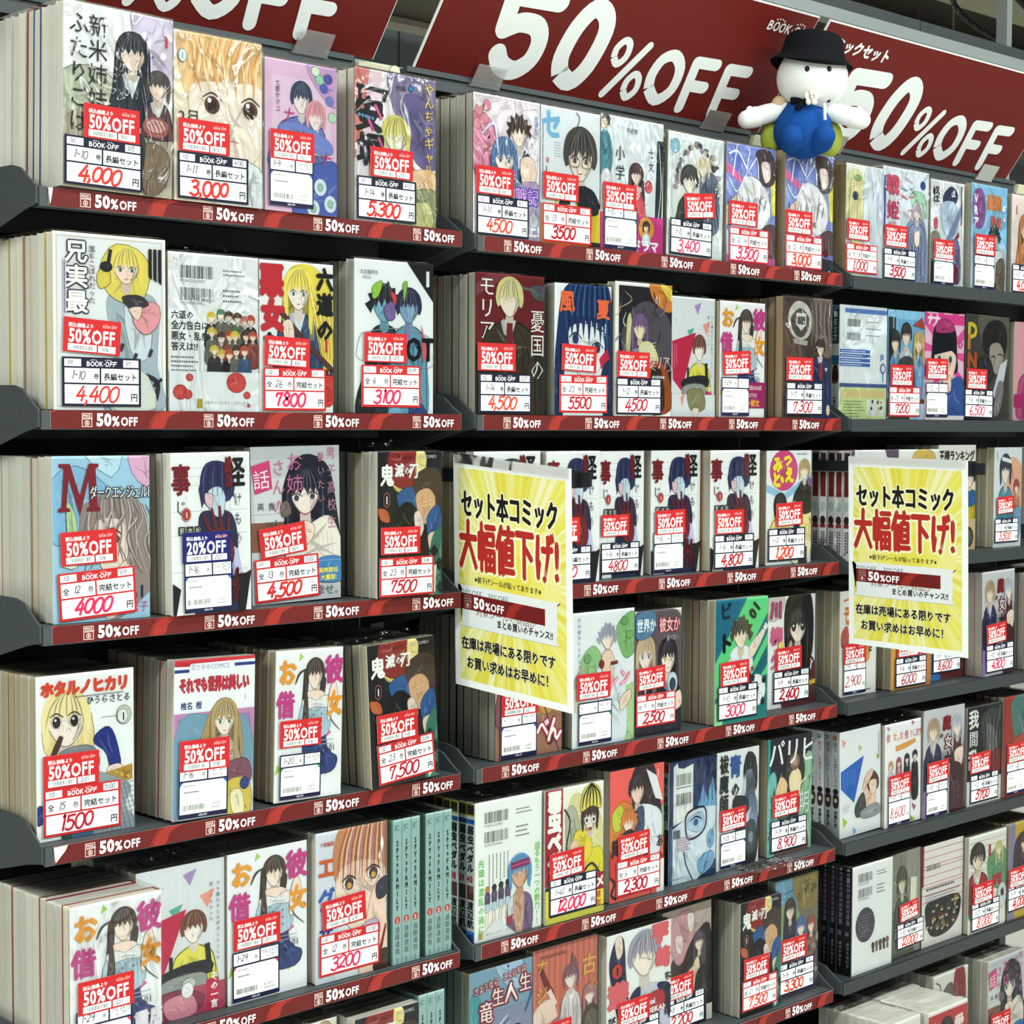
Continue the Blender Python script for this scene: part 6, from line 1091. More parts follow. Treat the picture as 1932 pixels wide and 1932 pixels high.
# sets: id | unit | row | x | y | width | height | roll
GEO = {}
for ln in '''A1|1|1|0.9253|-0.0040|0.1299|0.1885|1.12
A2|1|1|1.0588|-0.0040|0.1143|0.1806|0.47
A3|1|1|1.1786|-0.0023|0.1013|0.1693|0.34
A4|1|1|1.3105|0.0028|0.1260|0.1777|0.46
B1|1|2|0.9187|0.0060|0.1346|0.1829|0.41
B2|1|2|1.0566|0.0060|0.1183|0.1720|0.30
B3|1|2|1.1764|0.0060|0.1045|0.1712|-0.17
B4|1|2|1.3130|0.0060|0.1231|0.1821|-0.14
C1|1|3|0.9182|0.0093|0.1158|0.1739|0.19
C2|1|3|1.0528|-0.0060|0.1029|0.1762|-0.91
C3|1|3|1.1831|0.0297|0.1282|0.1816|-1.17
C4|1|3|1.3383|-0.0060|0.1010|0.1759|0.79
D1|1|4|0.9046|0.0221|0.1162|0.1738|0.51
D2|1|4|1.0559|0.0019|0.1065|0.1765|1.67
D3|1|4|1.1936|0.0047|0.0972|0.1749|1.74
D4|1|4|1.3307|-0.0060|0.1052|0.1737|-2.88
E1|1|5|0.9085|-0.0350|0.1088|0.1691|-0.35
E2|1|5|1.0252|0.0267|0.1155|0.1722|-0.24
E3|1|5|1.1421|0.0225|0.1122|0.1742|0.41
E4|1|5|1.2614|0.0144|0.1087|0.1810|-0.26
Y1|1|5|1.3774|0.0114|0.0438|0.1798|0.15
Y2|1|5|1.4323|0.0135|0.0439|0.1795|0.15
G1|2|1|1.5060|0.0105|0.1172|0.1783|-0.68
G2|2|1|1.6247|0.0105|0.1119|0.1776|-0.05
G3|2|1|1.7381|0.0105|0.1266|0.1804|0.41
G4|2|1|1.8729|0.0105|0.1211|0.1723|1.22
G5|2|1|2.0026|0.0105|0.1143|0.1727|-0.25
G6|2|1|2.1410|0.0105|0.1203|0.1782|0.38
H1|2|2|1.5072|0.0060|0.1209|0.1787|0.07
H2|2|2|1.6472|0.0060|0.1093|0.1733|-0.15
H3|2|2|1.7580|0.0000|0.1159|0.1815|0.23
H4|2|2|1.8891|0.0140|0.0955|0.1696|0.21
H5|2|2|1.9861|0.0060|0.1040|0.1678|-0.21
H6|2|2|2.1336|0.0060|0.1235|0.1827|-0.17
I2|2|3|1.6325|0.0042|0.1012|0.1760|-0.21
I3|2|3|1.7614|0.0299|0.0898|0.1749|-0.39
I4|2|3|1.8625|0.0260|0.1068|0.1752|0.69
I5|2|3|1.9708|0.0086|0.1138|0.1750|-0.13
I6|2|3|2.1202|0.0231|0.1119|0.1734|-0.38
J1|2|4|1.5546|0.0177|0.1221|0.1835|-0.22
J2|2|4|1.6908|0.0119|0.1231|0.1831|-0.10
J3|2|4|1.8193|0.0148|0.0981|0.1761|-0.39
J4|2|4|1.9747|-0.0007|0.1217|0.1825|0.16
J5|2|4|2.1483|0.0387|0.1194|0.1724|-0.11
K1|2|5|1.5125|0.0093|0.1197|0.1803|-0.19
K2|2|5|1.6337|0.0048|0.1125|0.1795|-0.07
K3|2|5|1.7741|0.0186|0.1124|0.1846|0.08
K4|2|5|1.9081|0.0260|0.1036|0.1785|-0.25
K5|2|5|2.0213|0.0319|0.0996|0.1776|0.09
K6|2|5|2.1433|0.0326|0.1115|0.1825|-0.27
L1|2|6|1.5245|0.0324|0.1138|0.1780|-0.19
L2|2|6|1.6398|0.0315|0.1241|0.1839|-0.24
L3|2|6|1.7722|0.0206|0.1349|0.1799|-0.40
L4|2|6|1.9174|0.0438|0.1103|0.1805|-1.12
L5|2|6|2.0575|0.0138|0.0992|0.1736|0.18
L6|2|6|2.1582|0.0260|0.1082|0.1865|-0.73
M1|3|1|2.3060|0.0180|0.0994|0.1763|1.79
M2|3|1|2.4069|0.0180|0.1307|0.1823|-0.55
M3|3|1|2.5456|0.0180|0.1006|0.1748|0.61
M4|3|1|2.6687|0.0180|0.1160|0.1809|-0.69
N1|3|2|2.3077|0.0270|0.1288|0.1800|0.53
N2|3|2|2.4391|0.0270|0.1062|0.1789|0.78
N3|3|2|2.5469|0.0270|0.1207|0.1803|0.29
N4|3|2|2.6690|0.0270|0.1422|0.1816|0.99
O3|3|3|2.6081|0.0358|0.1174|0.1823|0.50
O4|3|3|2.7744|0.0278|0.0925|0.1775|0.02
P1|3|4|2.3369|0.0407|0.1017|0.1715|0.47
P2|3|4|2.4655|0.0286|0.1156|0.1771|-0.56
P3|3|4|2.6102|0.0450|0.1034|0.1798|-0.79
P4|3|4|2.7151|0.0102|0.1072|0.1838|-2.17
Q1|3|5|2.3213|0.0238|0.1124|0.1721|-3.11
Q2|3|5|2.4352|0.0167|0.1045|0.1718|-1.01
Q3|3|5|2.5411|0.0134|0.1255|0.1837|-0.63
Q4|3|5|2.6787|0.0145|0.1117|0.1736|-0.75
R1|3|6|2.3406|0.0115|0.1118|0.1779|-0.78
R2|3|6|2.4668|0.0195|0.0816|0.1758|-2.31
R3|3|6|2.5546|0.0206|0.1266|0.1742|-0.54
R4|3|6|2.6828|0.0093|0.1224|0.1717|-0.23
I1|2|3|1.5085|0.0100|0.1180|0.1765|0.0
M5|3|1|2.8010|0.0180|0.1150|0.1740|0.0
N5|3|2|2.8330|0.0270|0.1150|0.1760|0.0
P5|3|4|2.8560|0.0100|0.1150|0.1760|0.0
Q5|3|5|2.7930|0.0100|0.1120|0.1810|0.0
R5|3|6|2.8110|0.0080|0.1120|0.1750|0.0
O1|3|3|2.3140|0.0060|0.1300|0.1760|0.0
O2|3|3|2.4480|0.0100|0.1200|0.1760|0.0
F2|1|6|1.1400|0.0280|0.1180|0.1750|0.0
F3|1|6|1.2640|0.0290|0.0400|0.1750|0.0
F4|1|6|1.3090|0.0000|0.1010|0.1760|0.0
S1|3|7|2.3150|-0.0800|0.0850|0.1760|0.0
S2|3|7|2.4080|-0.0900|0.1140|0.1760|0.0
S3|3|7|2.5750|0.0080|0.1080|0.1760|0.0
S4|3|7|2.7200|-0.0100|0.1200|0.1760|0.0'''.strip().split('\n'):
    q = ln.split('|'); GEO[q[0]] = (int(q[1]), int(q[2])) + tuple(float(v) for v in q[3:])
D_ = lambda u, v, d, rot=0, pct='50': ('D', u, v, d, rot, pct)
P_ = lambda u, v, k, code, date, vol, price, pc='r', rot=0: ('P', u, v, k, code, date, vol, price, pc, rot)
S_ = lambda u, v, vol, price, acc='2A5AB0', circ=False, rot=0: ('S', u, v, vol, price, acc, circ, rot, False)
H_ = lambda u, v, vol, price, circ=True: ('S', u, v, vol, price, 'F4F4F2', circ, 0, True)
# id: (pages, volumes, film, jackets, stickers, description)
INFO = {
'A1': ('cream', 10, 'c', 'wwwbrw', [D_(.17, .54, '9/1'), P_(0, .735, 'k', '111', '3/5', '1~10', '4,000')], 'beige, black-haired girl, priced 4000 yen'),
'A2': ('cream', 11, 'c', 'www', [D_(.03, .515, '8/31'), P_(.02, .715, 'k', '113', '4/30', '1~11', '3,000')], 'huge orange-haired face on cover, priced 3000 yen'),
'A3': ('cream', 9, 't', 'wwp', [D_(.05, .465, '1/2'), S_(.04, .645, '1~9', '3,970', circ=True)], 'pink cover with hugging couple in blue'),
'A4': ('cream', 10, 'c', 'wwn', [D_(.17, .505, '2/3'), P_(.01, .715, 'k', '111', '4/13', '1~14', '5,300')], 'purple cover with laughing blond youth, priced 5300 yen'),
'B1': ('cream', 10, 't', 'wwwtwy', [D_(.08, .475, '11/4', 3), P_(.06, .70, 'k', '111', '1/1', '1~10', '4,400')], 'white cover, blond elf in pale coat, priced 4400 yen'),
'B2': ('grey', 10, 'c', 'wbw', [], 'white back cover, crowd of small figures and red blots'),
'B3': ('cream', 10, 't', 'w', [D_(.05, .495, '8/6', 2), P_(.03, .715, 'r', '112', '1/1', '26', '7800', 'k')], 'blonde in blue sailor uniform, priced 7800 yen'),
'B4': ('grey', 7, 't', 'kwnw', [D_(.1, .475, '3/05'), P_(.07, .685, 'r', '111', '9/19', '6', '3100', 'k')], 'two blue-faced figures and black corner, priced 3100 yen'),
'C1': ('cream', 10, 't', 'wwtww', [D_(.06, .455, '11/6', -2), P_(.03, .71, 'r', '113', '1/11', '12', '4000', 'k', -3)], 'sky-blue cover with wavy-haired woman, priced 4000 yen'),
'C2': ('cream', 9, 't', 'wnw', [D_(.11, .49, '2/21', 0, '20'), S_(.13, .69, '1~16', '2,720', circ=True)], 'blue-haired figure with navy 20%OFF sticker'),
'C3': ('cream', 9, 't', 'wwn', [D_(.06, .52, '10/1', -6), P_(.01, .735, 'r', '111', '5/22', '13', '4,500', 'r', -2)], 'grey cover, long black-haired woman, priced 4500 yen'),
'C4': ('grey', 8, 'f', 'wwybnw', [D_(.03, .515, '6/1'), P_(.01, .725, 'r', '112', '3/16', '23', '7500', 'd')], 'black cover with red disc, upright, priced 7500 yen'),
'D1': ('tan', 10, 't', 'wwwtw', [D_(.05, .48, '2/21'), P_(.05, .685, 'r', '113', '5/20', '15', '1500', 'd')], 'white cover, blonde in blue gloves, priced 1500 yen'),
'D2': ('grey', 9, 't', 'wrw', [D_(.06, .50, '7/10'), S_(.05, .685, '1~16', '1,435')], 'white and violet cover with red title'),
'D3': ('tan', 9, 't', 'ww', [D_(.05, .46, '3/16'), S_(.06, .685, '1~20', '6,030', '2A9A5A', True)], 'white cover, brown-haired girl, volumes 1-20'),
'D4': ('tan', 9, 'f', 'wbkw', [D_(.08, .49, '1/18'), P_(.07, .70, 'r', '112', '5/24', '23', '7,500', 'd', -2)], 'tilted black cover with red disc, priced 7500 yen'),
'E1': ('cream', 10, 'c', 'wwwr', [D_(.07, .465, '12/1'), S_(.05, .665, '1~29', '8,700', 'C03A3A', True)], 'front-most white cover, brown-haired girl, wrapped'),
'E2': ('cream', 10, 'f', 'ww', [], 'grey back cover with crimson shape and boy in yellow'),
'E3': ('cream', 10, 't', 'ww', [D_(.05, .44, '12/1'), S_(.04, .65, '1~29', '8,720', 'C03A3A', True)], 'white cover, brown-haired girl, priced 8720 yen'),
'E4': ('cream', 9, 't', 'w', [D_(.06, .455, '6/10', -3), P_(.03, .675, 'r', '112', '11/30', '12', '3200', 'k')], 'close-up auburn-haired face, priced 3200 yen'),
'G1': ('grey', 11, 'c', 'kwnwk', [D_(.02, .505, '8/6'), P_(.03, .715, 'k', '113', '4/1', '1~11', '4500', 'o')], 'blue-haired girl before boy, priced 4500 yen'),
'G2': ('grey', 10, 't', 'w', [D_(.02, .48, '11/5'), P_(.01, .715, 'r', '113', '3/2', '13', '3500', 'd')], 'boy with glasses and yellow band, priced 3500 yen'),
'G3': ('grey', 9, 'c', 'wn', [D_(.02, .50, '1/2'), S_(.04, .70, '1~10', '3,350', '2A9A5A')], 'white cover with small girl in pink'),
'G4': ('tan', 9, 'c', 'ww', [D_(.26, .49, '6/2', -6), P_(.03, .70, 'k', '112', '6/26', '1~10', '3,400', 'k')], 'white framed cover crowded with grey figures, priced 3400 yen'),
'G5': ('tan', 8, 'c', 'wp', [D_(.03, .48, '5/20'), P_(.04, .705, 'r', '113', '0/2', '12', '3,500', 'k')], 'violet cover left beneath the plush doll'),
'G6': ('tan', 8, 'c', 'wkny', [D_(-.01, .505, '5/20'), P_(-.01, .715, 'r', '113', '7/6', '12', '3,000', 'o')], 'violet cover, last on the row'),
'H1': ('grey', 11, 't', 'kwkwrwk', [D_(.01, .495, '7/2'), P_(.03, .725, 'k', '112', '5/27', '1~14', '4,500', 'o')], 'dark red cover, blond man in suit, priced 4500 yen'),
'H2': ('grey', 9, 't', 'nwn', [D_(.11, .455, '6/12', 2), P_(.07, .69, 'r', '112', '6/9', '20', '5500', 'd')], 'blue-haired girl with orange title, priced 5500 yen'),
'H3': ('grey', 9, 't', 'w', [D_(.01, .515, '11/6', 1), P_(.0, .73, 'k', '111', '12/1', '1~12', '4500', 'd')], 'dark cover of metallic figures marked 01'),
'H4': ('grey', 6, 'f', 'wn', [], 'grey back cover, crimson shape, boy holding bag'),
'H5': ('tan', 8, 't', 'wt', [D_(.03, .44, '3/1', -3), S_(.02, .675, '1~29', '8,720', 'C03A3A')], 'white cover, brown-haired girl, purple band at foot'),
'H6': ('tan', 9, 'c', 'tkwkt', [D_(.05, .50, '8/5'), P_(.05, .705, 'k', '111', '12/24', '1~17', '7,300', 'd')], 'brown cover, man in navy suit, priced 7300 yen'),
'I1': ('grey', 9, 't', 'w', [D_(.02, .50, '1/5'), P_(.0, .715, 'k', '112', '1/19', '1~16', '4800', 'd')], 'blue-haired figure cover, mostly behind yellow poster'),
'I2': ('grey', 9, 't', 'w', [D_(-.02, .50, '1/5'), P_(-.03, .715, 'k', '112', '1/19', '1~16', '4800', 'd')], 'blue-haired figure cover, touching the poster edge'),
'I3': ('grey', 9, 't', 'w', [D_(0, .50, '1/5'), P_(0, .72, 'k', '112', '1/19', '1~16', '4800', 'd')], 'blue-haired figure, second right of poster'),
'I4': ('grey', 9, 't', 'w', [D_(.05, .485, '10/5', -1), S_(.03, .695, '1~16', '4,250', '2A9A5A', True)], 'blue-haired figure with white printed label'),
'I5': ('grey', 9, 't', 'wt', [D_(.07, .495, '10/5'), P_(.06, .70, 'k', '112', '1/9', '1~16', '4,800', 'd')], 'blue-haired figure, rightmost of its kind'),
'I6': ('grey', 9, 't', 'w', [D_(.18, .465, '6/19', -2), P_(.02, .68, 'k', '112', '4/24', '1~12', '1,200', 'o')], 'magenta oval with yellow title, priced 1200 yen'),
'J1': ('grey', 11, 't', 'kwnwk', [D_(.07, .50, '1/2'), S_(.06, .685, '~', '4,200')], 'brown cover half hidden under the yellow poster'),
'J2': ('grey', 9, 't', 'wn', [D_(.05, .455, '10/6'), S_(.08, .665, '~', '5,970', '2A9A5A')], 'pale cover, man in white shirt and trees'),
'J3': ('grey', 9, 't', 'w', [D_(0, .455, '7/3', -2), P_(0, .665, 'r', '111', '7/3', '9', '2,500', 'd')], 'blonde and black-haired girls, priced 2500 yen'),
'J4': ('tan', 10, 't', 'wwrww', [D_(.07, .50, '8/1', -1), P_(.03, .69, 'k', '112', '7/31', '1~10', '3000', 'k')], 'green cover, footballer with ball, priced 3000 yen'),
'J5': ('tan', 9, 't', 'w', [D_(.13, .46, '9/15', -1), P_(.09, .665, 'k', '112', '10/22', '1~9', '2,400', 'd')], 'long black-haired schoolgirl in maroon, priced 2400 yen'),
'K1': ('grey', 9, 'f', 'w', [], 'white back cover, blue-haired figure, green title columns'),
'K2': ('grey', 9, 't', 'w', [D_(.05, .475, '9/19', -2), P_(.05, .665, 'k', '112', '', '1~40', '12,000', 'k')], 'yellow cyclist in striped helmet, priced 12000 yen'),
'K3': ('grey', 9, 't', 'wn', [D_(.12, .50, '6/2', -2), P_(.1, .69, 'r', '111', '9/28', '6', '2,300', 'd')], 'salmon-red cover, priced 2300 yen'),
'K4': ('grey', 8, 'c', 'b', [], 'navy back cover with blue face in glasses'),
'K5': ('grey', 8, 't', 'w', [D_(.05, .49, '10/6', -1), S_(.06, .685, '1~28', '5,720')], 'black and white cover with large blue character'),
'K6': ('tan', 9, 't', 'wn', [D_(.08, .48, '7/17', -1), P_(.05, .695, 'k', '111', '12/10', '1~19', '8,900', 'd')], 'dark cover with big white title, priced 8900 yen'),
'L1': ('grey', 8, 't', 'wwbw', [], 'silver-blue cover with red-edged white title'),
'L2': ('grey', 8, 't', 'w', [D_(.04, .56, '7/2')], 'coral striped cover with mauve figures'),
'L3': ('cream', 8, 't', 'w', [D_(.15, .545, '9/13', -1), P_(.12, .74, 'k', '112', '11/12', '1~8', '2,400', 'd')], 'white cover, grey-haired girl, big pink title'),
'L4': ('grey', 6, 't', 'k', [D_(0, .54, '9/12'), P_(0, .725, 'k', '112', '10/30', '1~8', '2,200', 'r')], 'dark brown cover behind the grey-haired girl set'),
'L5': ('grey', 8, 'f', 'wwbw', [D_(.06, .49, '10/1'), P_(.03, .685, 'r', '113', '4/12', '21', '7,500', 'o')], 'black cover with red disc, priced 7500 yen'),
'L6': ('grey', 7, 't', 'w', [D_(.1, .50, '8/9'), P_(.05, .70, 'k', '112', '7/6', '1~14', '3,300', 'o')], 'painted crowd under blue sky, priced 3300 yen'),
'M1': ('tan', 9, 'c', 'twt', [D_(.0, .49, '1/27'), P_(-.01, .705, 'r', '113', '10/2', '10', '1,000', 'd')], 'pale washed-out cover, priced 1000 yen'),
'M2': ('grey', 9, 'c', 'w', [D_(.01, .51, '10/6'), P_(0, .73, 'k', '112', '7/6', '1~9', '3500', 'd')], 'white cover with pink title strokes, priced 3500 yen'),
'M3': ('grey', 8, 'c', 'kw', [D_(.06, .56, '5/6'), S_(.06, .745, '1~16', '4,250', '2A9A5A')], 'white cover with slanting dark shapes'),
'M4': ('grey', 9, 'c', 'nn', [D_(.07, .475, '8/16'), S_(.07, .68, '1~9', '3,500')], 'light blue cover with orange title'),
'M5': ('grey', 9, 't', 'w', [P_(0, .74, 'k', '112', '5/6', '1~12', '4,000', 'r')], 'last set, cut by the right frame edge'),
'N1': ('grey', 9, 'c', 'w', [], 'white back cover with blue bands and green panel'),
'N2': ('grey', 8, 'c', 'b', [D_(.05, .50, '8/16'), P_(.02, .70, 'r', '112', '4/27', '25', '7200', 'd')], 'blue cover with three students, priced 7200 yen'),
'N3': ('grey', 8, 't', 'w', [D_(.01, .43, '7/2'), S_(.02, .655, '1~12', '3,520')], 'pink rayed cover with black fringe'),
'N4': ('grey', 9, 't', 'k', [D_(.02, .52, '5/6'), P_(-.01, .73, 'k', '111', '1/28', '1~16', '6,500', 'k')], 'dark cover with vertical orange letters, priced 6500 yen'),
'N5': ('grey', 9, 't', 'rw', [], 'rosy cover cut by the right frame edge'),
'O1': ('grey', 9, 'c', 'r', [], 'back cover behind second yellow poster, spines at left'),
'O2': ('grey', 8, 't', 'w', [], 'yellow-haired cover behind the second yellow poster'),
'O3': ('grey', 7, 't', 'w', [], 'light cover with brown title, beside second yellow poster'),
'O4': ('tan', 9, 't', 'w', [D_(.05, .50, '7/2', -3), P_(.0, .71, 'k', '112', '5/6', '1~13', '3,500', 'o')], 'girl with hairband in teal, priced 3500 yen'),
'P1': ('tan', 10, 't', 'ww', [D_(.07, .50, '2/1'), H_(.08, .66, '1~10', '2,900')], 'white cover under second yellow poster, priced 2900 yen'),
'P2': ('tan', 8, 't', 'w', [D_(.1, .50, '7/2'), P_(.07, .70, 'k', '112', '2/14', '1~16', '6000', 'd')], 'orange cover under second yellow poster, priced 6000 yen'),
'P3': ('grey', 7, 'f', 'w', [P_(0, .665, 'k', '112', '1/2', '1~19', '8,600', 'd')], 'black-haired girl on blue, priced 8600 yen'),
'P4': ('grey', 8, 't', 'p', [D_(.09, .51, '8/6', -3), P_(.09, .70, 'k', '112', '7/6', '1~10', '4300', 'k')], 'two girls and a red-black title, priced 4300 yen'),
'P5': ('grey', 8, 't', 'g', [], 'set with grey page edges at the right frame edge'),
'Q1': ('grey', 7, 'f', 'w', [], 'white back cover with blue pentagon, spines at left'),
'Q2': ('grey', 9, 't', 'w', [D_(.07, .50, '8/6', -1), H_(.06, .685, '1~28', '8,600')], 'colourful title over orange ribbon, priced 8600 yen'),
'Q3': ('grey', 8, 't', 'p', [D_(.06, .49, '7/2', -2), S_(.05, .70, '1~10', '3,950')], 'two girls and a red-black title, printed price label'),
'Q4': ('grey', 8, 't', 'w', [D_(.05, .47, '6/5', -1), P_(.07, .685, 'k', '112', '10/6', '1~12', '5700', 'd')], 'black cover with white brush title, priced 5700 yen'),
'Q5': ('grey', 8, 't', 'r', [D_(.06, .47, '8/6', -1), S_(.05, .655, '1~15', '3,900')], 'red and teal cover at the right frame edge'),
'R1': ('grey', 7, 't', 'k', [], 'white back cover with dark disc, black spines at left'),
'R2': ('grey', 8, 't', 'n', [D_(.2, .50, '10/6', -4), P_(.12, .68, 'k', '112', '5/6', '1~30', '12,000', 'o')], 'olive-grey narrow cover, priced 12000 yen'),
'R3': ('grey', 8, 't', 'r', [], 'red-ruled back cover with black group picture'),
'R4': ('grey', 8, 't', 'w', [D_(.08, .50, '10/6', -1), P_(.05, .685, 'k', '112', '9/18', '1~27', '8,000', 'o')], 'football boy in red, priced 8000 yen'),
'R5': ('grey', 8, 't', 'y', [D_(-.02, .46, '10/6'), P_(-.04, .62, 'k', '112', '9/8', '1~19', '4,000', 'r')], 'yellow cover with tall dark figures'),
'F2': ('cream', 10, 't', 'w', [], 'plain white cover at the bottom edge, leftmost'),
'F3': ('cream', 9, 't', 'w', [], 'cream paper tops at the bottom edge of the photo'),
'F4': ('cream', 9, 't', 'ww', [], 'black cover with red disc at the bottom edge'),
'S1': ('cream', 9, 't', 'w', [], 'jutting stack with pale page tops'),
'S2': ('cream', 10, 't', 'w', [], 'jutting red and white cover with wrapped page tops'),
'S3': ('grey', 9, 't', 'w', [], 'grey and red cover set back beside the jutting stacks'),
'S4': ('grey', 9, 't', 'w', [D_(.05, .55, '5/6')], 'grey cover, black-haired woman, pink title box'),
}
_SM = {}
def make_set(i):
    bay, row, x, y, w, h, roll = GEO[i]; pages, n, film, jk, stick, desc = INFO[i]
    z = SHZ[(bay, row)]; seed = sum(map(ord, i)) * 7; rnd = random.Random(seed)
    n = min(n, int((DEP - .006 - y) / T))
    t = empty('comic_set', (x, y, z + .0004)); t.rotation_euler = (0, 0, 0)
    tag(t, ('comic set, ' if len(desc.split()) > 6 else 'shrink-wrapped comic set, ') + desc + ', ' + UN[bay] + ' unit ' + RN[row] + ' shelf', 'comic books')
    if i == 'D4': t.rotation_euler = (0, math.radians(-2.9), 0)
    elif abs(roll) > .8 and bay * 10 + row not in (22, 12, 31): t.rotation_euler = (0, max(-.022, min(.026, math.radians(roll) * .8)), 0)
    if t.rotation_euler.y > 0: t.location.z += 0.0
    if t.rotation_euler.y < 0: pass
    if t.rotation_euler.y > 0: t.location.z += w * math.sin(t.rotation_euler.y)
    for k in range(n):
        cv = jk[k % len(jk)] if k else jk[-1]
        o = link('paperback', book_mesh(pages, cv), t); tt = T - .00015 - (rnd.random() ** 3 * .0010)
        o.location = ((0 if k == 0 else rnd.uniform(-.0008, .0012)), k * T + .0001, 0); o.scale = (w - (0 if k == 0 else .0012), tt, h - (0 if k == 0 else rnd.uniform(0, .0022)))
        if k == 0:
            a = Art(100, 150, 'F0F0F0'); a.ink = True; globals()[i](a)
            c = link('cover_print', a.mesh('cover_print', w, h, (0, 0, h), (1, 0, 0), (0, 0, -1), (0, -1, 0), PRINT, dz=min(.00002, .0015 / max(1, a.k)), base=.00012), o)
            c.matrix_parent_inverse = Matrix.Diagonal((1 / o.scale.x, 1 / o.scale.y, 1 / o.scale.z, 1))
            front = o
    if film:
        o = link('shrink_film', film_box(w, n * T, h, film == 'c', rnd), t)
        if film == 'f' or i in ('B2', 'H4', 'H6', 'Q2', 'N3', 'R1', 'R3'):
            o = link('loose_film', flap(w, .012, rnd), t); o.location = (0, 0, h + .001)
    for s in stick:
        if s[0] == 'D':
            _, u, v, d, rot, pct = s; o = link('discount_sticker', discount_mesh(pct, d), t); sw, shh = .066, .035; off = .0032
        elif s[0] == 'P':
            _, u, v, kd, code, date, vol, price, pc, rot = s; o = link('price_sticker', price_mesh(kd, code, date, vol, price, pc, seed + 3), t); sw, shh = .092, .050; off = .0028
        else:
            _, u, v, vol, price, acc, circ, rot, hand = s; o = link('price_sticker', small_mesh(vol, price, acc, seed + 5, circ, hand), t); sw, shh = .066, .058; off = .0028
        k = 1.0
        if w < .108: k = max(.86, w / .108)
        if row == 2 and bay == 1 and i == 'B1': k = 1.02
        o.scale = (k, 1, k); vz = h * (1 - v); vz = max(vz, shh * k + .002)
        o.location = (u * w, -off, vz); o.rotation_euler = (0, math.radians(rot), 0)
    return t
for i in INFO: make_set(i)

# bundles seen with their spines out, and spines printed on sets whose back cover faces the aisle
def spine_art(style, num):
    a = Art(14, 176, {'spy': '9CBDBA', 'ped': 'E6E8E6', 'kan': 'DDE2E2', 'blk': '1B1B20', 'red': 'E4E2E0', 'jb': 'DCE6E6', 'exo': '25304A'}[style])
    if style == 'spy':
        a.r(0, 0, 14, 1, 'C9DEDA'); a.t('JC', 2.5, 13, 9, '4E7472', sx=.85, bold=.02); a.t('SPY×FAMILY', 7, 24, 9.2, '14201F', vert=True, bold=.05, sp=.95, sx=.62); a.e(7, 122, 4.6, 4.6, 'C8483C'); a.t(str(num), 5.2, 125, 7, 'F6ECE8', bold=.03); a.t('遠藤達哉', 7, 130, 8, '2A3A3A', vert=True, sp=1.08); a.t('集英社', 7, 168, 3, '3A4A4A', vert=True, sx=.8)
    elif style == 'ped':
        a.r(0, 0, 14, 16, 'C9B02E'); a.r(1, 2, 13, 14, '3A3626'); a.r(0, 20, 14, 26, '2A62B0'); a.t('弱虫ペダル', 7, 28, 12, '1E1E22', vert=True, bold=.06, sx=.95); a.t(str(num), 1, 100, 12, 'C2303A', sx=.75, bold=.05); a.r(1, 104, 13, 122, '6A4A44'); a.t('渡辺航', 7, 124, 11.5, '1E1E22', vert=True, bold=.04); a.r(0, 162, 14, 176, '2A62B0')
    elif style == 'kan':
        a.t(str(num), 2, 12, 9, ('C8443E', '3E8A4A', '2A6AA0', '2A5A9A')[num % 4], sx=.7, bold=.05); a.t('彼女、お借りします', 7, 16, 8.6, ('8A6AA0', '4A8AA8', 'C0607A', '5A7AB0')[num % 4], vert=True, bold=.02, sx=.85); a.e(7, 98, 5, 5, '2A2426'); a.b([(2, 106), (8, 102), (13, 108), (11, 124), (3, 124)], '4A3A38'); a.e(7, 113, 3, 3.6, SK); a.t('宮島礼吏', 7, 130, 7, '2A2A2E', vert=True, bold=.03)
    elif style == 'blk':
        lines(a, 4, 10, 86, 1, 1, 6, '7A6E86', vert=True); a.t(str(num), 1.6, 112, 10, 'C9CCD4', sx=.7); a.t('オクトセヒト', 7, 122, 7, 'B8BCC8', vert=True, bold=.02); a.e(7, 5, 3, 2.4, 'B0B4B8')
    elif style == 'red':
        a.r(2, 4, 12, 20, '4A3440'); a.r(2, 34, 12, 74, '7A2A22'); a.e(7, 90, 5, 8, 'B9CCC8'); a.e(7, 112, 5, 7, '3A1C22'); a.r(2, 118, 12, 124, '8C2A34'); lines(a, 4, 130, 40, 2, -4, 3, '5A5660', vert=True)
    elif style == 'jb':
        a.r(0, 0, 14, 60, '3E5A60'); a.t('BEST', 7, 8, 12, 'C9E0E0', vert=True, bold=.03); a.r(0, 78, 14, 92, '2E7AAE'); a.b([(3, 96), (11, 94), (13, 118), (2, 120)], '3A2A30'); lines(a, 4, 126, 40, 1, 1, 5, '6A7A7C', vert=True)
    else:
        a.r(0, 0, 14, 14, 'A83A36'); a.r(0, 14, 14, 96, 'E4E8EA'); a.t('青の祓魔師', 7, 20, 13, '3A5A90', vert=True, bold=.03, sx=.8); a.t('27', 1, 94, 9, '2A3A5A', sx=.8); a.r(2, 98, 12, 124, '6A5048'); a.t('加藤和恵', 7, 128, 9, '1E1E22', vert=True, bold=.02)
    return a
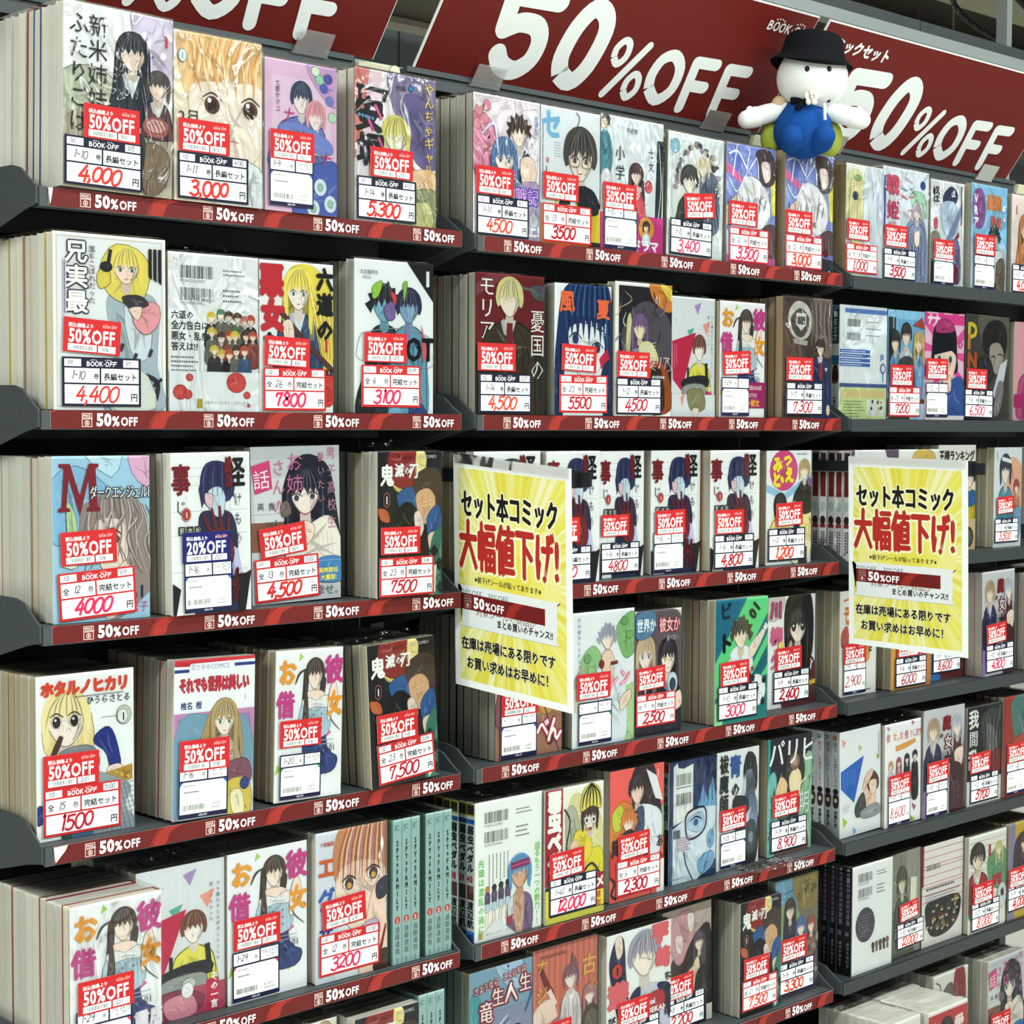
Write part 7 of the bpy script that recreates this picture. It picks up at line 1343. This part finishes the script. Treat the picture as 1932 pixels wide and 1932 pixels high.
def left_spines(i, style, nums, thick=.0152):
    """printed spines on the left side of each volume of a set turned back to front"""
    bay, row, x, y, w, h, roll = GEO[i]
    t = [o for o in bpy.data.objects if o.name.startswith('comic_set') and abs(o.location.x - x) < 1e-4 and abs(o.location.y - y) < 1e-4 and abs(o.location.z - SHZ[(bay, row)]) < .006][0]
    books = sorted([c for c in t.children if c.name.startswith('paperback')], key=lambda c: c.location.y)
    for k, bk in enumerate(books):
        a = spine_art(style, nums[0] - k)
        c = link('spine_print', a.mesh('spine_print', T - .0007, h - .001, (-.0012, .0003 + T - .0007, h - .0008), (0, -1, 0), (0, 0, -1), (-1, 0, 0), PRINT, back=.0008, base=.0), bk)
        c.matrix_parent_inverse = Matrix.Diagonal((1 / bk.scale.x, 1 / bk.scale.y, 1 / bk.scale.z, 1))
left_spines('K1', 'ped', [40]); left_spines('Q1', 'kan', [28]); left_spines('R1', 'blk', [34]); left_spines('N1', 'jb', [9]); left_spines('O1', 'red', [12]); left_spines('K4', 'exo', [27])

def spine_bundle(x, y, w, h, bay, row, nums, lab):
    z = SHZ[(bay, row)]; t = empty('comic_set', (x, y, z + .0004)); tag(t, lab, 'comic books', 'grey-green spine-out volumes')
    n = len(nums); tw = w / n
    for k in range(n):
        m = _B.get('spine')
        if m is None:
            q = MB(); q.cur = 0; q.box(.07, .93, .02, .992, .004, .996); q.cur = 1; q.box(0, .07, 0, 1, 0, 1); q.box(.93, 1, 0, 1, 0, 1); q.box(.07, .93, 0, .02, 0, 1); m = _B['spine'] = q.mesh('spine_out_paperback', [PAGES['grey'], COVM['g']])
        o = link('paperback', m, t); o.location = (k * tw, 0, 0); o.scale = (tw - .0005, .113, h)
        a = spine_art('spy', nums[k]); c = link('spine_print', a.mesh('spine_print', tw - .0008, h, (.0002, 0, h), (1, 0, 0), (0, 0, -1), (0, -1, 0), PRINT, dz=min(.00002, .0015 / max(1, a.k)), base=.00012), o)
        c.matrix_parent_inverse = Matrix.Diagonal((1 / o.scale.x, 1 / o.scale.y, 1 / o.scale.z, 1))
    m = MB(); m.box(-.0008, -.0003, .012, .113, h * .1, h * .62); sd = m.build('dark_picture_panel', COVM['k'], t); sd.location = (0, 0, 0)
    link('shrink_film', film_box(w, .114, h, False, random.Random(4)), t)
for i, lab in (('Y1', 'bundle of three grey-green spines, left of the pair, left unit fifth shelf'), ('Y2', 'bundle of three grey-green spines, right of the pair, left unit fifth shelf')):
    bay, row, x, y, w, h, _ = GEO[i]; spine_bundle(x, y, w, h, bay, row, (1, 2, 3), lab)
spine_bundle(1.4195, .012, .0435, .178, 1, 6, (1, 2, 3), 'bundle of three grey-green spines at the bottom edge, left unit sixth shelf')

# empty clear bag lying on the middle unit's fifth shelf
rnd = random.Random(12); m = MB(); nx, ny = 16, 8
for j in range(ny + 1):
    for i in range(nx + 1):
        u = i / nx; v = j / ny; e = math.sin(math.pi * v) * math.sin(math.pi * min(1, u * 1.05))
        m.v.append((2.055 + .125 * u, -.022 + .048 * v * (1 - .3 * u), SHZ[(2, 5)] + .0015 + .010 * e * rnd.uniform(.5, 1.2)))
for j in range(ny):
    for i in range(nx): m.f.append((j * (nx + 1) + i, j * (nx + 1) + i + 1, (j + 1) * (nx + 1) + i + 1, (j + 1) * (nx + 1) + i)); m.m.append(0)
tag(m.build('plastic_bag', FLAPM, smooth=True), 'crumpled empty clear bag lying over the middle unit fifth shelf front', 'plastic bag')

# ---------------------------------------------------------------- yellow posters standing out from the shelves
def poster(x, y0, y1, ztop0, ztop1, zb0, zb1, label, arm_label):
    a = Art(210, 297, 'F2F4F2'); a.r(9, 16, 200, 288, 'E6DF74'); cx, cy = 104, 150; r = random.Random(5)
    k = 0; t = 0
    while t < 2 * math.pi:
        dt = r.uniform(.02, .075); c = r.choice(('EAE59A', 'E3D95A', 'EDE9B4', 'DFD24A', 'E8E18A')); R = 260
        q = clip_poly([(cx, cy), (cx + R * math.cos(t), cy + R * math.sin(t)), (cx + R * math.cos(t + dt), cy + R * math.sin(t + dt))], 9, 16, 200, 288); a.add(q, c); a.k = 3; t += dt + r.uniform(0, .05)
    a.k = 5
    for rr, c in ((88, 'EBE48E'), (60, 'E9DF6C'), (36, 'E6D950')): a.e(cx, cy - 6, rr, rr * .8, c, n=28)
    def tx(s, x0, x1, y, size, c, bold, halo=.05):
        w = textw(s, bold) * size; sx = (x1 - x0) / w
        if halo: a.t(s, x0, y, size, 'F7F4C8', sx=sx, bold=bold + halo)
        a.t(s, x0, y, size, c, sx=sx, bold=bold)
    tx('セット本コミック', 14, 188, 75, 38, '17161B', .035); tx('大幅値下げ!', 10, 190, 139, 68, 'B22A24', .03)
    tx('※値下げシールが貼ってあります※', 38, 158, 160, 9, '1C1B1E', .02, 0)
    a.b([(14, 171), (19, 166), (178, 166), (184, 171), (184, 214), (178, 219), (19, 219), (14, 214)], 'E4E7E7', n=4)
    a.t('20%OFF  30%OFF', 14, 179, 11, '3F6E86', sx=.95); a.t('対象シールの商品が', 40, 202, 11, '6A2A2A', sx=1.1); a.r(14, 176.5, 164, 197, '6E1A1A'); a.p([(94, 197), (100, 184), (111, 176.5), (128, 176.5), (114, 186), (110, 197)], '9A2A22')
    a.r(19, 178.8, 31, 195, 'B98680'); a.r(20, 179.8, 30, 194, '641B1A'); a.t('PRICE', 20.6, 184, 3.3, 'D9BFBA'); a.t('DOWN', 20.6, 187.4, 3.2, 'D9BFBA'); a.e(25, 191, 2.5, 2.5, 'D9BFBA')
    a.t('50', 36, 193.4, 19, 'FFFFFF', bold=.045); a.t('%OFF', 58, 193.4, 14, 'FFFFFF', bold=.03, sx=.92)
    tx('まとめ買いのチャンス!!', 78, 178, 212, 11.5, '1C1B1E', .025, 0); tx('在庫は売場にある限りです', 13, 182, 246.5, 17, '17161B', .035, .03); tx('お買い求めはお早めに！', 22, 178, 271, 17, '17161B', .035, .03)
    O = Vector((x, y0, ztop0)); U_ = Vector((0, y1 - y0, ztop1 - ztop0)); V_ = Vector((0, (zb0 - ztop0) * 0 - .006, zb0 - ztop0)); W_ = U_.length; H_l = V_.length
    N_ = U_.normalized().cross(V_.normalized()); N_ = -N_ if N_.x > 0 else N_
    t = empty('sale_poster', (x, (y0 + y1) / 2, zb0)); off = Matrix.Translation(-t.location); tag(t, label, 'poster', 'yellow sale posters')
    # slight outward curl at the inner edge, as the sheet hangs
    me = a.mesh('poster_sheet', W_, H_l, O, U_.normalized(), V_.normalized(), N_, BOARD, dz=.00002, back=.0006, base=0)
    o = link('poster_sheet', me, t); o.matrix_parent_inverse = off
    m = MB(); m.prism([(y0 - .004, ztop0 + .002), (y1 + .002, ztop1 + .002), (y1 + .002, ztop1 - .012), (y0 - .004, ztop0 - .010)], 'x', x - .0022, x - .0016); o = m.build('clear_hanger', FILM, t); o.matrix_parent_inverse = off
    m = MB(); m.box(x + .008, x + .0125, y1 - .022, .178, ztop1 - .021, ztop1 - .004); m.box(x + .0012, x + .016, y1 - .004, y1 + .030, ztop1 - .023, ztop1 - .001)
    a2 = m.build('sign_arm', M['black_plastic'], t); a2.matrix_parent_inverse = off
poster(1.488, .026, -.181, -.043, -.057, -.3325, -.351, 'yellow sale poster jutting out between the left and middle units', 'black arm holding the yellow poster near the middle of the photo')
poster(2.2895, -.005, -.217, -.052, -.055, -.3445, -.356, 'yellow sale poster jutting out between the middle and right units', 'black arm holding the right-hand yellow poster')

# ---------------------------------------------------------------- plush doll on the top row of books
def make_doll():
    t = empty('plush_doll', (2.185, .02, .405)); tag(t, 'seated plush doll with white head, black hat and blue clothes before the banners', 'plush doll')
    off = Matrix.Translation(-t.location)
    def part(m, name, mt, smooth=True): o = m.build(name, mt, None, smooth); o.parent = t; o.matrix_parent_inverse = off; return o
    c = Vector((2.170, .000, .403)); q = Vector((.72, -.69, 0)); f = Vector((-.69, -.72, 0))       # sits turned towards the aisle; q = its left hand side, f = forward
    P = lambda a, b_, h: tuple(c + q * a + f * b_ + Vector((0, 0, h)))
    head = P(.012, .004, .113)
    m = MB(); m.ball(head, .0515, .0515, .0500, 28, 18, lambda p: (p[0] * (1 + .03 * (1 - p[2])), p[1] * (1 + .03 * (1 - p[2])), p[2])); part(m, 'head', M['plush_white'])
    for s in (-1, 1):
        m = MB(); e = P(.012 + s * .016, .0530, .116); m.ball(e, .0040, .0040, .0046, 12, 8); part(m, 'eye', M['eye'])
    # body: pear-shaped, continuous
    m = MB(); m.ball(P(.0, .0, .040), .047, .042, .047, 26, 16, lambda p: (p[0] * (1 - .18 * p[2]), p[1] * (1 - .18 * p[2]), p[2])); part(m, 'body', M['plush_blue'])
    for s in (-1, 1):
        m = MB()
        pts = [(s * .020, .014, .014, .017), (s * .022, .030, .014, .018), (s * .024, .042, .020, .017)]
        for k in range(9):
            u = k / 8; i = min(1, int(u * 2)); w = u * 2 - i; A = pts[i]; B = pts[i + 1]; v = [A[j] + (B[j] - A[j]) * w for j in range(4)]
            m.ball(P(v[0], v[1], v[2]), v[3], v[3], v[3] * .95, 14, 10)
        part(m, 'leg', M['plush_blue'])
        m = MB(); w0 = (.032, .004, .066); w1 = (.086, .006, .050)
        for k in range(22):
            u = k / 21; r_ = .0115 + .003 * math.sin(u * 3) + (.002 if u > .75 else 0)
            m.ball(P(s * (w0[0] + (w1[0] - w0[0]) * u), w0[1] + (w1[1] - w0[1]) * u, w0[2] + (w1[2] - w0[2]) * u), r_, r_, r_, 14, 10)
        m.ball(P(s * .082, .008, .061), .007, .006, .009, 10, 8)
        part(m, 'arm', M['plush_white'])
        m = MB(); m.tube(P(s * .034, .006, .078), P(s * .036, -.012, .040), .007, 10); m.ball(P(s * .036, .002, .071), .0155, .012, .0155, 12, 8); part(m, 'shoulder_strap', M['plush_tan'])
        m = MB(); m.ball(P(s * .044, -.016, .026), .020, .017, .028, 14, 10); part(m, 'rucksack_side', M['plush_green'])
    # hat: crown, band and drooping brim
    n = 28; hc = Vector(head) + Vector((0, 0, .030)); tilt = Matrix.Rotation(math.radians(-7), 3, Vector(f))
    m = MB()
    prof = [(.050, -.004), (.062, -.016), (.060, -.014), (.049, .000), (.047, .006), (.043, .026), (.037, .033), (.022, .037), (.0, .0375)]
    for (r_, hz) in prof:
        for k in range(n):
            a_ = 2 * math.pi * k / n; d = Vector((r_ * math.cos(a_), r_ * math.sin(a_), hz + (.006 * math.cos(2 * (a_ + .8)) if r_ > .053 else 0))); m.v.append(tuple(hc + tilt @ d))
    for j in range(len(prof) - 1):
        for k in range(n): m.f.append((j * n + k, j * n + (k + 1) % n, (j + 1) * n + (k + 1) % n, (j + 1) * n + k)); m.m.append(0)
    part(m, 'hat', M['plush_black'])
    m = MB(); m.tube(P(-.024, .030, .074), P(.034, .028, .077), .005, 10); m.tube(P(-.004, .036, .073), P(-.018, .046, .060), .004, 8); part(m, 'neck_band', M['plush_black'])
    m = MB()
    for k in range(5):
        a_ = 2 * math.pi * k / 5 + .3; m.ball(P(.004 + .0075 * math.cos(a_), .047, .076 + .0075 * math.sin(a_)), .0055, .0035, .0055, 10, 6)
    m.ball(P(.004, .0495, .076), .003, .002, .003, 8, 6); part(m, 'felt_flower', M['flower'])
    m = MB(); o_ = Vector(P(.024, .0405, .050)); 
    for k in range(6): m.ball(P(.0245, .0405 + .001 * k, .066 - k * .0042), .0032, .0026, .0024, 8, 6)
    part(m, 'white_tab', M['plush_white'])
make_doll()

# ---------------------------------------------------------------- behind and above the shelving
m = MB(); m.box(.4, 4.4, .30, .33, .730, .752); tag(m.build('trim_1', M['steel_light']), kind='structure')
m = MB(); m.box(.4, 4.4, .31, .35, .7525, .776)
for k in range(9): m.box(.7 + k * .45, .703 + k * .45, .3085, .31, .7525, .776)
tag(m.build('trim_2', M['steel_dark']), kind='structure')
for k, x in enumerate((1.10, 2.30, 3.36)):
    m = MB(); m.box(x - .010, x + .010, .36, .385, -1.5, 1.02 if k == 2 else .79); tag(m.build('trim_%d' % (3 + k), M['steel_light']), kind='structure')
m = MB(); m.box(.2, 5, .62, .66, .58, .64)
for k in range(10): m.box(.3 + k * .4, .306 + k * .4, .617, .62, .58, .64)
tag(m.build('trim_6', M['steel_grey']), kind='structure')
m = MB(); m.box(1.2, 2.2, .44, .47, .50, .535); tag(m.build('trim_7', M['steel_light']), kind='structure')
for k in range(7):
    y = 1.6 + k * 1.25; m = MB(); m.box(-5, 13.5, y, y + .22, 2.06, 2.3); m.box(-5, 13.5, y - .05, y + .27, 2.03, 2.06); tag(m.build('trim_%d' % (8 + k), M['beam']), kind='structure')
def duct(p0, p1, r, lab, nm='pipe', mt=None):
    m = MB(); m.tube(p0, p1, r, 14); d = (Vector(p1) - Vector(p0)); L = d.length
    for k in range(1, int(L / 1.2)):
        c = Vector(p0) + d * (k * 1.2 / L); m.tube(tuple(c - d.normalized() * .02), tuple(c + d.normalized() * .02), r * 1.12, 14); m.tube(tuple(c), (c.x, c.y, 2.3), .006, 6)
    tag(m.build(nm, mt or M['pipe']), lab, 'pipe')
duct((-1, 2.1, 1.80), (12, 2.1, 1.80), .05, 'grey pipe hung under the ceiling, nearest the shelves')
duct((0, 3.9, 1.90), (13, 3.9, 1.90), .11, 'wide round duct hung under the ceiling at upper right', 'duct')
for k, (x, y) in enumerate(((7.3, 3.3), (9.2, 2.2))):
    t = empty('ceiling_light', (x, y, 1.9)); tag(t, ('small lit tube light under the dark ceiling at upper right', 'lit tube light at the extreme upper right corner')[k], 'light')
    off = Matrix.Translation(-t.location)
    m = MB(); m.box(x - .6, x + .6, y - .05, y + .05, 1.90, 1.95)
    for s in (-.5, .5): m.tube((x + s, y, 1.95), (x + s, y, 2.3), .006, 6)
    o = m.build('housing', M['beam'], t); o.matrix_parent_inverse = off
    m = MB(); m.tube((x - .58, y, 1.88), (x + .58, y, 1.88), .018, 10); o = m.build('tube', M['lamp'], t); o.matrix_parent_inverse = off

def cable(pts, r, lab, mt):
    q = []
    for i in range(len(pts) - 1):
        for j in range(6):
            t_ = j / 6; q.append([pts[i][a_] + (pts[i + 1][a_] - pts[i][a_]) * t_ for a_ in range(3)])
    q.append(list(pts[-1]))
    for _ in range(6): q = [q[0]] + [[(q[i - 1][a_] + 2 * q[i][a_] + q[i + 1][a_]) / 4 for a_ in range(3)] for i in range(1, len(q) - 1)] + [q[-1]]
    m = MB()
    for i in range(len(q) - 1): m.tube(q[i], q[i + 1], r, 8)
    tag(m.build('cable', mt, smooth=True), lab, 'cable')
cable([(5.2, 1.7, 2.03), (5.15, 1.7, 1.55), (5.35, 1.72, 1.62), (5.5, 1.75, 1.9), (5.7, 1.8, 1.6), (6.1, 1.8, 1.48)], .012, 'black cable looping down from the ceiling beam at upper right', M['black_plastic'])
cable([(5.6, 1.9, 2.03), (5.5, 1.9, 1.5), (5.9, 1.9, 1.42), (6.6, 1.9, 1.40)], .010, 'thin black cable hanging behind the looping one', M['black_plastic'])
